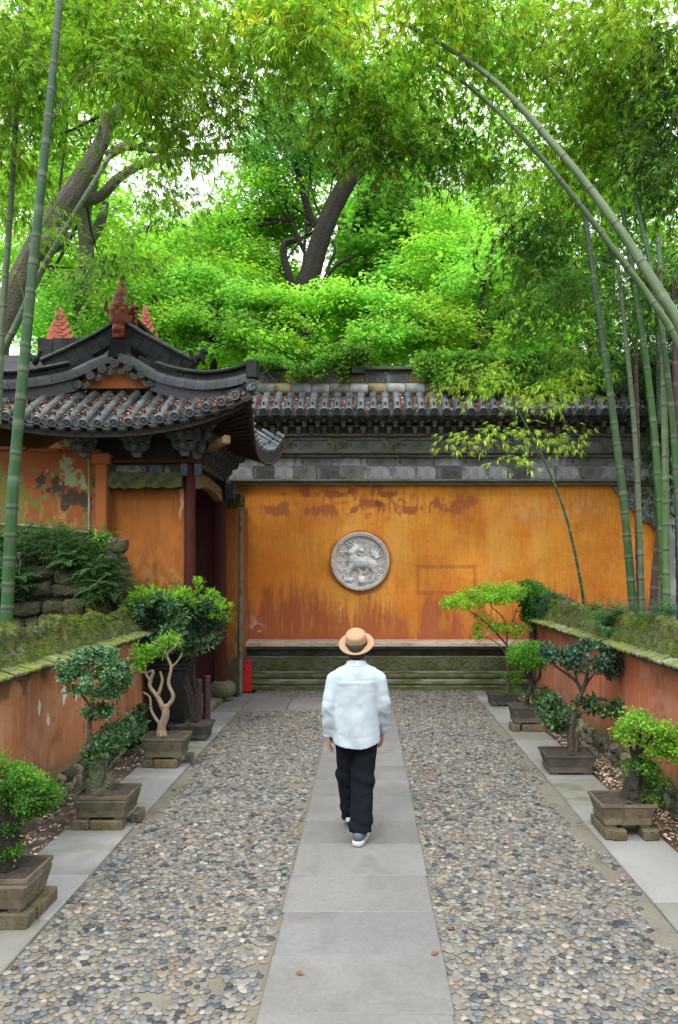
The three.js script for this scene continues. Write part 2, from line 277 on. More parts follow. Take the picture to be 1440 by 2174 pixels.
{
  const rep = (t, k) => { t.repeat.set(k, k); return t; };
  const bA = (k) => { const t = bumpA.clone(); t.repeat.set(k, k); t.needsUpdate = true; return t; };
  M.slab = [0, 1, 2].map((i) => mat('path slab stone', { map: rep(slabTex([0.1527, 0.1475, 0.1402], [0.1798, 0.1741, 0.1653], [0.1357, 0.1308, 0.1247], 3, 2 + i), 0.55), bumpMap: bA(1.4), bumpScale: 0.003, roughness: 0.72, c: [[1, 1, 1], [0.965, 0.965, 0.975], [1.025, 1.02, 1.01]][i] }));
  M.kerb = [0, 1].map((i) => mat('kerb stone', { map: rep(stoneTex([0.2185, 0.2168, 0.2054], [0.2797, 0.278, 0.2709], [0.1748, 0.1792, 0.1486], 3, 12 + i), 0.5), bumpMap: bA(1.4), bumpScale: 0.003, roughness: 0.78 }));
  M.mossSlab = mat('mossy kerb stone', { map: rep(stoneTex([0.16, 0.164, 0.12], [0.208, 0.2056, 0.18], [0.112, 0.128, 0.06], 3, 15), 0.5), bumpMap: bA(1.4), bumpScale: 0.003 });
  M.mortar = mat('sandy mortar', { map: rep(stoneTex([0.1396, 0.1232, 0.09231], [0.1728, 0.1549, 0.1212], [0.113, 0.1056, 0.0782], 6, 21), 0.7), bumpMap: bA(3), bumpScale: 0.01, roughness: 0.95 });
  M.soil = mat('soil', { map: rep(stoneTex([0.075, 0.05625, 0.0375], [0.135, 0.1013, 0.0675], [0.045, 0.04125, 0.0225], 8, 25, 512, 0.3), 1), bumpMap: bA(3), bumpScale: 0.03, roughness: 1 });
  M.darkSoil = mat('dark soil', { map: rep(stoneTex([0.0375, 0.02775, 0.02025], [0.0675, 0.04875, 0.03375], [0.0225, 0.0225, 0.01125], 8, 26, 256, 0.3), 3), bumpMap: bA(6), bumpScale: 0.02, roughness: 1 });
  M.hill = mat('leafy hillside', { map: rep(stoneTex([0.14, 0.26, 0.04], [0.2, 0.36, 0.05], [0.07, 0.13, 0.03], 6, 28), 0.15), bumpMap: bA(0.5), bumpScale: 0.1, roughness: 1 });
  M.grey = mat('weathered grey brick', { map: rep(stoneTex([0.09826, 0.1035, 0.09479], [0.1792, 0.1864, 0.1729], [0.04624, 0.05324, 0.02788], 4, 31), 0.9), bumpMap: bA(2), bumpScale: 0.008, roughness: 0.9 });
  M.greyPale = mat('pale grey block', { map: rep(stoneTex([0.1904, 0.2018, 0.2056], [0.3199, 0.3275, 0.3351], [0.09139, 0.09517, 0.07617], 5, 34), 0.9), bumpMap: bA(2), bumpScale: 0.006, roughness: 0.88 });
  M.greyDark = mat('dark grey block', { map: rep(stoneTex([0.0675, 0.07125, 0.07125], [0.15, 0.1537, 0.1575], [0.045, 0.045, 0.0375], 5, 36), 0.9), bumpMap: bA(2), bumpScale: 0.006, roughness: 0.88 });
  M.greyMoss = mat('mossy grey brick', { map: rep(stoneTex([0.096, 0.1, 0.056], [0.176, 0.176, 0.136], [0.056, 0.068, 0.016], 4, 38), 0.9), bumpMap: bA(2), bumpScale: 0.01, roughness: 0.95 });
  M.brickDark = mat('damp dark brick', { map: rep(stoneTex([0.05, 0.052, 0.04], [0.1, 0.1, 0.08], [0.04, 0.05, 0.015], 4, 39), 0.9), bumpMap: bA(2), bumpScale: 0.01, roughness: 0.95 });
  M.yellowMoss = mat('yellow lichen stone', { map: rep(stoneTex([0.204, 0.1615, 0.0595], [0.272, 0.238, 0.153], [0.102, 0.0935, 0.0255], 4, 41), 0.9), bumpMap: bA(2), bumpScale: 0.008, roughness: 0.95 });
  M.plinth = mat('plinth stone', { map: rep(stoneTex([0.1122, 0.1052, 0.06311], [0.1963, 0.1894, 0.1472], [0.04909, 0.07012, 0.01052], 4, 44), 0.7), bumpMap: bA(2), bumpScale: 0.01, roughness: 0.95 });
  M.plinthMoss = mat('plinth stone green with moss', { map: rep(stoneTex([0.06141, 0.07225, 0.01445], [0.1156, 0.1156, 0.0578], [0.04335, 0.06141, 0.00867], 4, 46), 0.7), bumpMap: bA(2), bumpScale: 0.012, roughness: 0.98 });
  M.plinthTop = mat('pale ledge stone', { map: rep(stoneTex([0.4845, 0.3557, 0.2656], [0.5737, 0.459, 0.3719], [0.255, 0.218, 0.1487], 5, 47), 0.7), bumpMap: bA(2), bumpScale: 0.006, roughness: 0.9 });
  M.tile = [0, 1, 2].map((i) => mat('grey roof tile', { map: rep(stoneTex([0.06, 0.073, 0.08], [0.11, 0.126, 0.136], [0.035, 0.043, 0.04], 5, 51 + i, 256), 1.3), bumpMap: bA(3), bumpScale: 0.003, roughness: 0.5, c: [[1, 1, 1], [0.8, 0.82, 0.85], [1.15, 1.13, 1.1]][i] }));
  M.ridge = [0, 1].map((i) => mat('dark ridge brick', { specularIntensity: 0.3, sheen: 0.001, map: rep(stoneTex([0.011, 0.0145, 0.0145], [0.026, 0.031, 0.031], [0.012, 0.018, 0.01], 5, 54 + i, 256), 1.3), bumpMap: bA(3), bumpScale: 0.004, roughness: 0.6 }));
  M.endDisc = mat('tile end', { c: [0.13, 0.15, 0.165], vertexColors: true, roughness: 0.55 });
  M.tileDark = [0, 1].map((i) => mat('dark grey ridge tile', { c: [[0.036, 0.043, 0.047], [0.024, 0.03, 0.033]][i], bumpMap: bA(3), bumpScale: 0.003, roughness: 0.5 }));
  M.disc = mat('tile lip', { map: rep(stoneTex([0.045, 0.052, 0.055], [0.085, 0.095, 0.1], [0.03, 0.035, 0.03], 5, 56, 256), 2), roughness: 0.6 });
  M.glaze = mat('red brown glaze', { map: rep(stoneTex([0.154, 0.02678, 0.01232], [0.231, 0.0476, 0.0224], [0.0924, 0.01785, 0.01008], 5, 58, 256), 2), bumpMap: bA(4), bumpScale: 0.01, roughness: 0.5, specularIntensity: 0.5 });
  M.glazeRed = mat('orange red glaze', { c: [0.4, 0.085, 0.035], roughness: 0.5, bumpMap: bumpA, bumpScale: 0.01 });
  M.timberRed = mat('dark red timber', { map: rep(tex(256, 256, (u, v) => { const n = fbm(u * 32, v * 3, 1, 4, 32, 3); return mix3([0.035, 0.008, 0.007], [0.075, 0.018, 0.013], n); }), 1.5), roughness: 0.85, specularIntensity: 0.4, sheen: 0.001 });
  M.timberDark = mat('smoke dark timber', { map: rep(tex(256, 256, (u, v) => { const n = fbm(u * 24, v * 3, 5, 4, 24, 3); return mix3([0.018, 0.015, 0.012], [0.045, 0.035, 0.027], n); }), 1.5), roughness: 0.85 });
  M.timberTan = mat('bare tan timber', { map: rep(tex(256, 256, (u, v) => { const n = fbm(u * 4, v * 24, 9, 4, 4, 24); return mix3([0.16, 0.09, 0.045], [0.3, 0.19, 0.1], n); }), 1.5), roughness: 0.8 });
  M.rafter = mat('brown rafter timber', { c: [0.026, 0.01, 0.008], roughness: 0.8 });
  M.bracket = mat('faded green grey bracket paint', { map: rep(stoneTex([0.06, 0.075, 0.07], [0.13, 0.15, 0.14], [0.035, 0.035, 0.03], 6, 61, 256), 2), roughness: 0.85 });
  M.bluePaint = mat('faded blue paint', { map: rep(stoneTex([0.03, 0.05, 0.075], [0.06, 0.085, 0.11], [0.03, 0.035, 0.04], 6, 62, 256), 2), roughness: 0.8 });
  M.potBrown = mat('brown pot clay', { map: rep(stoneTex([0.062, 0.0527, 0.04216], [0.0992, 0.0837, 0.0651], [0.0465, 0.0465, 0.031], 5, 64, 256), 2), bumpMap: bA(4), bumpScale: 0.002, roughness: 0.6 });
  M.potOlive = mat('olive mossy pot clay', { map: rep(stoneTex([0.072, 0.063, 0.033], [0.114, 0.099, 0.06], [0.045, 0.051, 0.018], 5, 65, 256), 2), bumpMap: bA(4), bumpScale: 0.003, roughness: 0.7 });
  M.potTan = mat('tan pot clay', { map: rep(stoneTex([0.124, 0.0961, 0.062], [0.1674, 0.1333, 0.0899], [0.0806, 0.0682, 0.0434], 5, 66, 256), 2), bumpMap: bA(4), bumpScale: 0.003, roughness: 0.65 });
  M.potDark = mat('dark pot clay', { map: rep(stoneTex([0.0375, 0.036, 0.033], [0.06375, 0.06, 0.0525], [0.02625, 0.03, 0.01875], 5, 67, 256), 2), bumpMap: bA(4), bumpScale: 0.002, roughness: 0.55 });
  M.brick = [0, 1].map((i) => mat('support brick', { map: rep(stoneTex([0.0845, 0.07475, 0.039], [0.1365, 0.117, 0.07475], [0.052, 0.05525, 0.0195], 6, 68 + i, 256), 3), bumpMap: bA(6), bumpScale: 0.006, roughness: 0.95, c: [[1, 1, 1], [1.25, 1.1, 1]][i] }));
  M.rubble = [0, 1, 2].map((i) => mat('rubble stone', { map: rep(stoneTex([0.1326, 0.1173, 0.0765], [0.2448, 0.215, 0.153], [0.0714, 0.08309, 0.0255], 4, 71 + i, 256), 2), bumpMap: bA(4), bumpScale: 0.015, roughness: 0.95, c: [[1, 1, 1], [0.75, 0.76, 0.72], [1.2, 1.16, 1.1]][i] }));
  M.rubbleDark = [0, 1].map((i) => mat('dark mossy rubble stone', { map: rep(stoneTex([0.04375, 0.04375, 0.021], [0.0875, 0.08313, 0.0455], [0.03062, 0.042, 0.0084], 4, 75 + i, 256), 2), bumpMap: bA(4), bumpScale: 0.02, roughness: 0.97 }));
  M.moss = mat('moss', { map: rep(stoneTex([0.08925, 0.129, 0.01746], [0.1686, 0.2064, 0.03274], [0.09923, 0.08765, 0.03819], 8, 78, 512, 0.4), 1.6), bumpMap: bA(8), bumpScale: 0.03, roughness: 1 });
  M.slat = [0, 1, 2].map((i) => mat('small mossy eave tile', { map: rep(stoneTex([[0.11, 0.13, 0.04], [0.2, 0.21, 0.15], [0.13, 0.17, 0.02]][i], [[0.2, 0.21, 0.1], [0.32, 0.32, 0.28], [0.2, 0.24, 0.04]][i], [0.07, 0.09, 0.02], 6, 81 + i, 256), 3), bumpMap: bA(6), bumpScale: 0.008, roughness: 0.95 }));
  M.bark = mat('grey bark', { map: rep(tex(512, 512, (u, v) => { const n = fbm(u * 12, v * 5, 2, 5, 12, 5), g = fbm(u * 5, v * 5, 8, 4, 5, 5); return mix3(mix3([0.05, 0.045, 0.035], [0.16, 0.145, 0.115], n), [0.08, 0.1, 0.025], ss(0.52, 0.7, g) * 0.75); }), 0.7), bumpMap: bA(2.5), bumpScale: 0.04, roughness: 0.95 });
  M.barkDark = mat('dark bark', { map: rep(tex(512, 512, (u, v) => { const n = fbm(u * 14, v * 4, 4, 5, 14, 4), g = fbm(u * 5, v * 5, 12, 4, 5, 5); return mix3(mix3([0.008, 0.007, 0.0055], [0.034, 0.028, 0.02], n), [0.03, 0.04, 0.01], ss(0.55, 0.7, g) * 0.6); }), 0.7), bumpMap: bA(2.5), bumpScale: 0.04, roughness: 0.95 });
  M.barkPale = mat('pale smooth bark', { map: rep(tex(256, 256, (u, v) => mix3([0.15, 0.11, 0.068], [0.34, 0.265, 0.175], fbm(u * 6, v * 9, 2, 4, 6, 9))), 4), bumpMap: bA(8), bumpScale: 0.006, roughness: 0.85 });
  M.twig = mat('brown twig bark', { map: rep(tex(256, 256, (u, v) => mix3([0.04, 0.031, 0.022], [0.12, 0.095, 0.065], fbm(u * 6, v * 9, 6, 4, 6, 9))), 4), bumpMap: bA(8), bumpScale: 0.006, roughness: 0.9 });
  M.culm = mat('bamboo culm', { map: tex(256, 256, (u, v) => { const s = fbm(u * 40, v * 2, 3, 3, 40, 2), b = fbm(u * 6, v * 6, 9, 4, 6, 6); const k = 0.72 + 0.5 * s + 0.35 * (b - 0.5); return [k, k, k * 0.97]; }), vertexColors: true, roughness: 0.6, specularIntensity: 0.45, sheen: 0.001 });
  M.sheath = mat('brown shoot sheath', { vertexColors: true, roughness: 0.75 });
  M.black = mat('black plastic', { c: [0.006, 0.0065, 0.007], roughness: 0.55, specularIntensity: 0.5 });
  M.postBrown = mat('brown painted post', { c: [0.065, 0.032, 0.028], roughness: 0.55 });
  M.red = mat('red painted metal', { c: [0.55, 0.012, 0.014], roughness: 0.4 });
  M.slot = mat('dark slot', { c: [0.03, 0.006, 0.006], roughness: 0.7 });
}
// painted plaster with worn patches: base, under, and a function of wall metres
function plasterTex(w, h, fn) { return tex(w, h, fn); }

// ---------------------------------------------------------------- ground and paths
struct('ground', uvBox(new THREE.PlaneGeometry(160, 160).rotateX(-Math.PI / 2).translate(0, -0.05, -40), 1), M.soil);
const D0 = 3.2, DW = 14.2; // nearest depth built, foot of the screen wall
const cob = { left: [-2.06, -0.565], right: [0.45, 1.95] };
{ // cobbled strips: mortar bed with pebbles set in it
  const pg = [0, 1, 2, 3, 4].map((s) => { const r = rng(90 + s), g0 = new THREE.IcosahedronGeometry(1, 1), p = g0.attributes.position; const o = [rr(r, 0, 9), rr(r, 0, 9)];
    for (let i = 0; i < p.count; i++) { const x = p.getX(i), y = p.getY(i), z = p.getZ(i), k = 0.7 + 0.6 * n3(x * 1.2 + o[0], y * 1.2 + o[1], z * 1.2 + 4); p.setXYZ(i, x * k, y * k, z * k); }
    g0.deleteAttribute('uv'); const g = toCreasedNormals(g0, 1.1); return uvBox(g, 0.5, s, s); });
  const pm = [[0.1817, 0.1724, 0.1519], [0.1135, 0.1229, 0.1278], [0.0483, 0.0585, 0.0688], [0.227, 0.1914, 0.1401], [0.3088, 0.2801, 0.2297], [0.1907, 0.1552, 0.109], [0.0254, 0.0317, 0.039], [0.2179, 0.2069, 0.183], [0.1726, 0.1207, 0.0818]];
  const wgt = [0.26, 0.46, 0.55, 0.66, 0.73, 0.81, 0.86, 0.97, 1];
  const pebTex = stoneTex([0.85, 0.85, 0.85], [1.1, 1.1, 1.1], [0.7, 0.7, 0.7], 5, 95, 256, 0.08); pebTex.repeat.set(1, 1);
  const mats = pm.map((c) => mat('pebble', { c, map: pebTex, roughness: 0.55 })), mAny = mat('pebbles', { map: pebTex, roughness: 0.58 });
  for (const side of ['left', 'right']) {
    const [x0, x1] = cob[side], r = rng(side === 'left' ? 11 : 12), list = [];
    const bed = struct('cobbled_path', uvBox(new THREE.PlaneGeometry(x1 - x0 + 0.02, DW - D0).rotateX(-Math.PI / 2).translate((x0 + x1) / 2, -0.004, -(D0 + DW) / 2)), M.mortar);
    bed.userData.label = side + ' cobbled strip of grey, blue and tan pebbles beside the slab path';
    const sp = 0.0455;
    for (let d = D0 + 0.03; d < DW - 0.05; d += sp * 0.86) for (let x = x0 + 0.02 + ((Math.round(d / sp) % 2) * sp) / 2; x < x1 - 0.02; x += sp) {
      const X = x + rr(r, -0.016, 0.016), Dd = d + rr(r, -0.014, 0.014);
      const worn = side === 'right' ? ss(0.24, 0.06, x1 - X + (fbm(X * 6, Dd * 6, 4, 3) - 0.5) * 0.22) * ss(0.36, 0.56, fbm(X * 2, Dd * 1.1, 2, 3) + 0.06) : ss(0.2, 0.05, X - x0 + (fbm(X * 6, Dd * 6, 4, 3) - 0.5) * 0.2) * ss(0.45, 0.6, fbm(X * 2, Dd * 1.1, 6, 3));
      if (worn > 0.5 || fbm(X * 3, Dd * 3, 9, 3) < 0.2 || r() < 0.03) continue;
      if (side === 'left' && Dd > 12.15 && Dd < 13.35) continue;
      const big = r() < 0.06 ? 1.45 : 1, a = rr(r, 0.0175, 0.03) * big, pick = r() + (fbm(X * 1.3, Dd * 0.8, 14, 2) - 0.5) * 0.25; let k = wgt.findIndex((e) => pick < e); if (k < 0) k = 8;
      list.push({ X, Dd, a, b: a * rr(r, 0.7, 1.0), h: rr(r, 0.005, 0.011), ry: rr(r, -0.9, 0.9), k, v: rr(r, 0.7, 1.2) });
    }
    const vis = list.filter((e) => e.Dd > 3.75).sort((a, b) => b.a / b.Dd - a.a / a.Dd), near = new Set(vis.slice(0, 300));
    for (const e of near) { const o = part(bed, 'pebble', pg[Math.floor(r() * 5)], mats[e.k]); o.position.set(e.X, 0.0, -e.Dd); o.rotation.y = e.ry; o.scale.set(e.a, e.h, e.b); }
    const rest = list.filter((e) => !near.has(e));
    for (let g = 0; g < 5; g++) {
      const l = rest.filter((_, i) => i % 5 === g), o = shadow(new THREE.InstancedMesh(pg[g], mAny, l.length)), M4 = new THREE.Matrix4(), q = new THREE.Quaternion(), c = new THREE.Color();
      l.forEach((e, i) => { M4.compose(V(e.X, 0, -e.Dd), q.setFromAxisAngle(V(0, 1, 0), e.ry), V(e.a, e.h, e.b)); o.setMatrixAt(i, M4); const p = pm[e.k]; o.setColorAt(i, c.setRGB(p[0] * e.v, p[1] * e.v, p[2] * e.v)); });
      o.name = 'pebbles'; o.userData.kind = 'stuff'; bed.add(o);
    }
  }
}
{ // slab path down the middle, joints where the photograph has them
  const bed = struct('slab_path', uvBox(new THREE.PlaneGeometry(1.0, DW - D0).rotateX(-Math.PI / 2).translate(-0.058, -0.012, -(D0 + DW) / 2)), M.mortar);
  bed.userData.label = 'central path of long grey stone slabs the person walks on';
  const js = [3.2, 3.86, 4.455, 5.01, 5.6, 6.23, 6.83, 7.53, 8.1, 8.72, 9.36, 9.95, 10.7, 11.4, 12.1, 12.75, 13.35, 14.1];
  for (let i = 0; i < js.length - 1; i++) { const l = js[i + 1] - js[i] - 0.004, w = 1.006 + rr(R0, -0.012, 0.006); const g = chBox(w, 0.06, l, 0.006, 0, 0, 0, 0.002); const o = part(bed, 'paving_slab', uvBox(g, 1, i * 1.7, i * 0.9), M.slab[(i * 2) % 3]); o.position.set(-0.058 + rr(R0, -0.006, 0.006), -0.012 + rr(R0, -0.0015, 0.0015), -(js[i] + js[i + 1]) / 2); o.rotation.set(rr(R0, -0.002, 0.002), rr(R0, -0.003, 0.003), 0); }
  const cross = struct('gate_path', null); cross.userData.label = 'grey slab path crossing the left cobbles to the gate';
  for (const [xa, xb, da, db] of [[-1.3, -0.57, 12.22, 13.3], [-2.03, -1.31, 12.1, 13.3], [-2.75, -2.04, 12.0, 13.3], [-3.0, -2.3, 13.31, 14.1], [-2.29, -1.75, 13.31, 13.75]]) { const o = part(cross, 'paving_slab', uvBox(chBox(xb - xa - 0.008, 0.06, db - da - 0.008, 0.006, 0, 0, 0, 0.002), 1, xa * 3, da), M.slab[Math.floor(R0() * 3)]); o.position.set((xa + xb) / 2, -0.014, -(da + db) / 2); }
  const strip = struct('wall_foot_path', null); strip.userData.label = 'thin stone strip along the foot of the screen wall';
  for (let x = -1.7; x < 5.4; x += 1.12) { const o = part(strip, 'paving_slab', chBox(1.11, 0.05, 0.24, 0.006), M.plinth); o.position.set(x + 0.55, -0.008, -14.16); }
}
for (const [side, xa, xb, js] of [['left', -2.64, -2.065, [3.2, 4.05, 4.9, 5.62, 6.42, 7.3, 8.3, 9.1, 10.0, 10.9, 11.95]], ['right', 1.96, 2.5, [3.2, 4.35, 5.15, 6.3, 7.25, 8.2, 9.02, 10.0, 11.1, 12.2, 13.4, 14.0]]]) {
  const bed = struct('kerb_path', null); bed.userData.label = side + ' row of pale kerb slabs that carry the potted trees';
  for (let i = 0; i < js.length - 1; i++) { const l = js[i + 1] - js[i] - 0.01; const o = part(bed, 'kerb_slab', uvBox(chBox(xb - xa, 0.1, l, 0.007, 0, 0, 0, 0.003), 1, i * 1.3, i * 2.1), i % 3 === 1 ? M.mossSlab : M.kerb[i % 2]); o.position.set((xa + xb) / 2, -0.032, -(js[i] + js[i + 1]) / 2); }
}
{ // soil beds between kerbs and garden walls, gently lumpy
  for (const [side, xa, xb, da, db] of [['left', -3.1, -2.64, 3.2, 11.6], ['right', 2.5, 2.98, 3.2, 13.9]]) {
    const g = new THREE.PlaneGeometry(xb - xa, db - da, 10, 160).rotateX(-Math.PI / 2), p = g.attributes.position;
    for (let i = 0; i < p.count; i++) { const x = p.getX(i), z = p.getZ(i), e = Math.abs(x) / (xb - xa) * 2; p.setY(i, (fbm(x * 5 + 9, z * 5, 1, 3) - 0.4) * 0.07 + 0.05 * clamp((side === 'left' ? -x : x) * 2 + 0.5) * 1); }
    g.translate((xa + xb) / 2, -0.02, -(da + db) / 2); g.computeVertexNormals();
    const o = struct('soil_bed', uvBox(g), M.soil); o.userData.label = side + ' strip of bare soil between kerb and garden wall';
  }
  // raised ground behind the garden walls and the hill behind the screen wall
  const terr = struct('raised_ground', uvBox(chBox(9, 1.5, 13, 0.02, 7.55, 0.6, -7.7), 0.5), M.darkSoil); terr.userData.label = 'raised planting ground behind the right garden wall';
  const tl = struct('raised_ground', uvBox(chBox(8, 1.3, 9.2, 0.02, -7.3, 0.6, -5.6), 0.5), M.darkSoil); tl.userData.label = 'raised planting ground behind the left garden wall';
  const hg = new THREE.PlaneGeometry(150, 110, 60, 44).rotateX(-Math.PI / 2), hp = hg.attributes.position;
  for (let i = 0; i < hp.count; i++) { const x = hp.getX(i), z = hp.getZ(i) - 70.2, d = -z - 15.2; hp.setY(i, (d > 0 ? 1.6 * (1 - Math.exp(-d / 4)) + d * 0.16 : 0) + (fbm(x * 0.1, z * 0.1, 5, 3) - 0.5) * Math.min(6, d * 0.4)); hp.setZ(i, z); }
  hg.computeVertexNormals(); struct('hillside', uvBox(hg, 0.5), M.hill).userData.label = 'wooded hillside rising behind the screen wall';
}

// ---------------------------------------------------------------- screen wall
const leafDry = (() => { const r = rng(400), L = []; for (let i = 0; i < 9; i++) L.push({ p: V(rr(r, -0.07, 0.07), rr(r, 0, 0.015), rr(r, -0.07, 0.07)), dir: V(rr(r, -1, 1), rr(r, -0.2, 0.3), rr(r, -1, 1)).normalize(), nrm: V(rr(r, -0.6, 0.6), 1, rr(r, -0.6, 0.6)).normalize(), l: rr(r, 0.035, 0.06), w: 0.022, k: rr(r, 0.7, 1.3) }); return leafGeo(L); })();
const dryC = (r) => { const k = rr(r, 0.7, 1.3), q = r(); return q < 0.5 ? [0.52 * k, 0.3 * k, 0.21 * k] : q < 0.85 ? [0.62 * k, 0.44 * k, 0.33 * k] : [0.3 * k, 0.15 * k, 0.08 * k]; };
function barrelTile(L, rad, segs = 3) { // half round cover tile from the eave (z = 0) up the slope to z = -L
  const gs = [];
  for (let i = 0; i < segs; i++) { const a = L * i / segs, b = L * (i + 1) / segs + (i < segs - 1 ? 0.015 : 0); const g = new THREE.CylinderGeometry(rad * 0.93, rad, b - a, 10, 1, true, Math.PI / 2, Math.PI); g.rotateX(-Math.PI / 2).rotateZ(0).translate(0, 0, -(a + b) / 2); gs.push(g);
    const lip = new THREE.RingGeometry(rad * 0.8, rad, 10, 1, 0, Math.PI).translate(0, 0, -a); gs.push(lip); }
  return uvBox(join(gs));
}
function fixBarrel(L, rad, segs) { // make sure the arch is on the upper side
  const g = barrelTile(L, rad, segs), p = g.attributes.position; let s = 0; for (let i = 0; i < p.count; i++) s += p.getY(i); if (s < 0) { g.scale(-1, -1, 1); } g.computeVertexNormals(); return toCreasedNormals(g, 0.8);
}
function tileEnd(rad, seed) { // round eave end with rim and a raised beast-face boss
  const r = rng(seed), gs = [new THREE.CylinderGeometry(rad, rad, 0.02, 18).rotateX(Math.PI / 2), new THREE.TorusGeometry(rad * 0.86, rad * 0.12, 6, 18).translate(0, 0, 0.012)];
  for (let i = 0; i < 4; i++) { const a = i * 1.571 + rr(r, -0.3, 0.3); gs.push(new THREE.TorusGeometry(rad * 0.26, rad * 0.1, 5, 9, 4).rotateZ(a).translate(Math.cos(a) * rad * 0.34, Math.sin(a) * rad * 0.34, 0.012)); }
  gs.push(new THREE.SphereGeometry(rad * 0.24, 8, 6).scale(1, 1, 0.6).translate(0, 0, 0.012));
  const g = uvBox(join(gs)), p = g.attributes.position, k = []; for (let i = 0; i < p.count; i++) { const q = Math.hypot(p.getX(i), p.getY(i)) / rad, v = q > 0.74 ? 1 : p.getZ(i) > 0.016 ? 0.85 : 0.22; k.push(v, v, v); } g.setAttribute('color', new THREE.Float32BufferAttribute(k, 3)); return g;
}
function dripTile(w, rad) { // hanging lobed lip of a pan tile with a raised leaf pattern
  const s = new THREE.Shape(); s.moveTo(-w / 2, 0.015); s.quadraticCurveTo(0, -0.035, w / 2, 0.015); s.lineTo(w / 2, -0.03); s.quadraticCurveTo(w * 0.42, -0.08, w * 0.22, -rad * 0.95); s.quadraticCurveTo(w * 0.1, -rad * 1.1, 0, -rad * 1.35); s.quadraticCurveTo(-w * 0.1, -rad * 1.1, -w * 0.22, -rad * 0.95); s.quadraticCurveTo(-w * 0.42, -0.08, -w / 2, -0.03); s.closePath();
  const gs = [new THREE.ExtrudeGeometry(s, { depth: 0.014, bevelEnabled: true, bevelSize: 0.004, bevelThickness: 0.004, bevelSegments: 1, curveSegments: 5 })];
  for (const x of [-0.24, 0, 0.24]) gs.push(new THREE.TorusGeometry(w * 0.1, 0.007, 5, 9, 4.5).translate(x * w, -rad * 0.55, 0.018));
  return uvBox(join(gs));
}
function panTile(w, L) { const g = new THREE.PlaneGeometry(w, L, 6, 4), p = g.attributes.position; for (let i = 0; i < p.count; i++) { const u = p.getX(i) / (w / 2); const v = p.getY(i) / L + 0.5; p.setZ(i, -0.05 * (1 - u * u) + 0.008 * ((v * 3) % 1)); } g.rotateX(-Math.PI / 2).translate(0, 0, -L / 2); g.computeVertexNormals(); return uvBox(g); }
// lay one row of tiles: eave(i) and top(i) give points; outward is the side the tile ends look to
function layTiles(parent, n, eave, top, { rad, w, knob = true, segs = 3, seed = 1, litter = null, litterN = 40, faceZ = null }) {
  const r = rng(seed), ends = [0, 1, 2].map((s) => tileEnd(rad * 1.05, seed + s)), drip = dripTile(w * 0.62, rad), cache = {};
  const kn = knob ? uvBox(join(new THREE.CylinderGeometry(rad * 0.2, rad * 0.26, rad * 0.6, 8), new THREE.SphereGeometry(rad * 0.2, 8, 5).translate(0, rad * 0.3, 0))) : null;
  for (let i = 0; i <= n; i++) {
    const t = i / n, E = eave(t), T = top(t), L = E.distanceTo(T), key = Math.round(L * 20) / 20;
    const z = E.clone().sub(T).normalize(), e2 = eave(Math.min(1, t + 0.02)).sub(eave(Math.max(0, t - 0.02))).normalize(); let x = e2.clone().addScaledVector(z, -e2.dot(z)).normalize(); let y = z.clone().cross(x); if (y.y < 0) { x.negate(); y.negate(); }
    const m4 = new THREE.Matrix4().makeBasis(x, y, z).setPosition(E.clone().add(V(rr(r, -0.008, 0.008), rr(r, -0.006, 0.006), 0)));
    cache[key] ||= [fixBarrel(key, rad, segs), panTile(w * 0.62, key)];
    const o = part(parent, 'roof_tile', cache[key][0], M.tile[Math.floor(r() * 3)]); o.applyMatrix4(m4); o.scale.z = L / key;
    const en = part(o, 'tile_end', ends[i % 3], M.endDisc); en.position.set(0, 0.0, 0.012); en.rotation.z = rr(r, -0.3, 0.3);
    if (kn) { const k = part(o, 'tile_knob', kn, M.ridge[0]); k.position.set(0, rad * 1.12, -0.12); }
    if (i < n) {
      const tm = t + 0.5 / n, E2 = eave(tm), T2 = top(tm), z2 = E2.clone().sub(T2).normalize(); let x2 = e2.clone().addScaledVector(z2, -e2.dot(z2)).normalize(), y2 = z2.clone().cross(x2); if (y2.y < 0) { x2.negate(); y2.negate(); }
      const b4 = new THREE.Matrix4().makeBasis(x2, y2, z2).setPosition(E2.clone().addScaledVector(y2, -0.012));
      const pn = part(parent, 'pan_tile', cache[key][1], M.tile[1]); pn.applyMatrix4(b4);
      const dr = part(pn, 'drip_tile', drip, M.disc); dr.position.set(0, -0.05, 0.02); dr.rotation.x = 0.25;
      if (litter) for (let q = 0; q < litterN; q++) { const u = r(); if (u > 0.97) continue; const p = V(rr(r, -0.42, 0.42) * w * 0.6, -0.022 + rr(r, 0, 0.035), -(0.06 + u * (E2.distanceTo(T2) - 0.08))).applyMatrix4(b4); if (fbm(p.x * 2.2, p.y * 4, p.z * 2.2, 2) < 0.3) continue; litter.push({ p, s: rr(r, 0.6, 1.1), ry: r() * 6.3, rx: rr(r, -0.3, 0.3) + 0.45, rz: rr(r, -0.3, 0.3), c: dryC(r) }); }
    }
  }
}
const wallThing = thing('screen_wall', 'tall orange screen wall with tiled roof, grey cornice and round stone medallion behind the person', 'wall', [0, 0, -14.5]);
const wz = (d) => 14.5 - d; // depth to the wall's own z
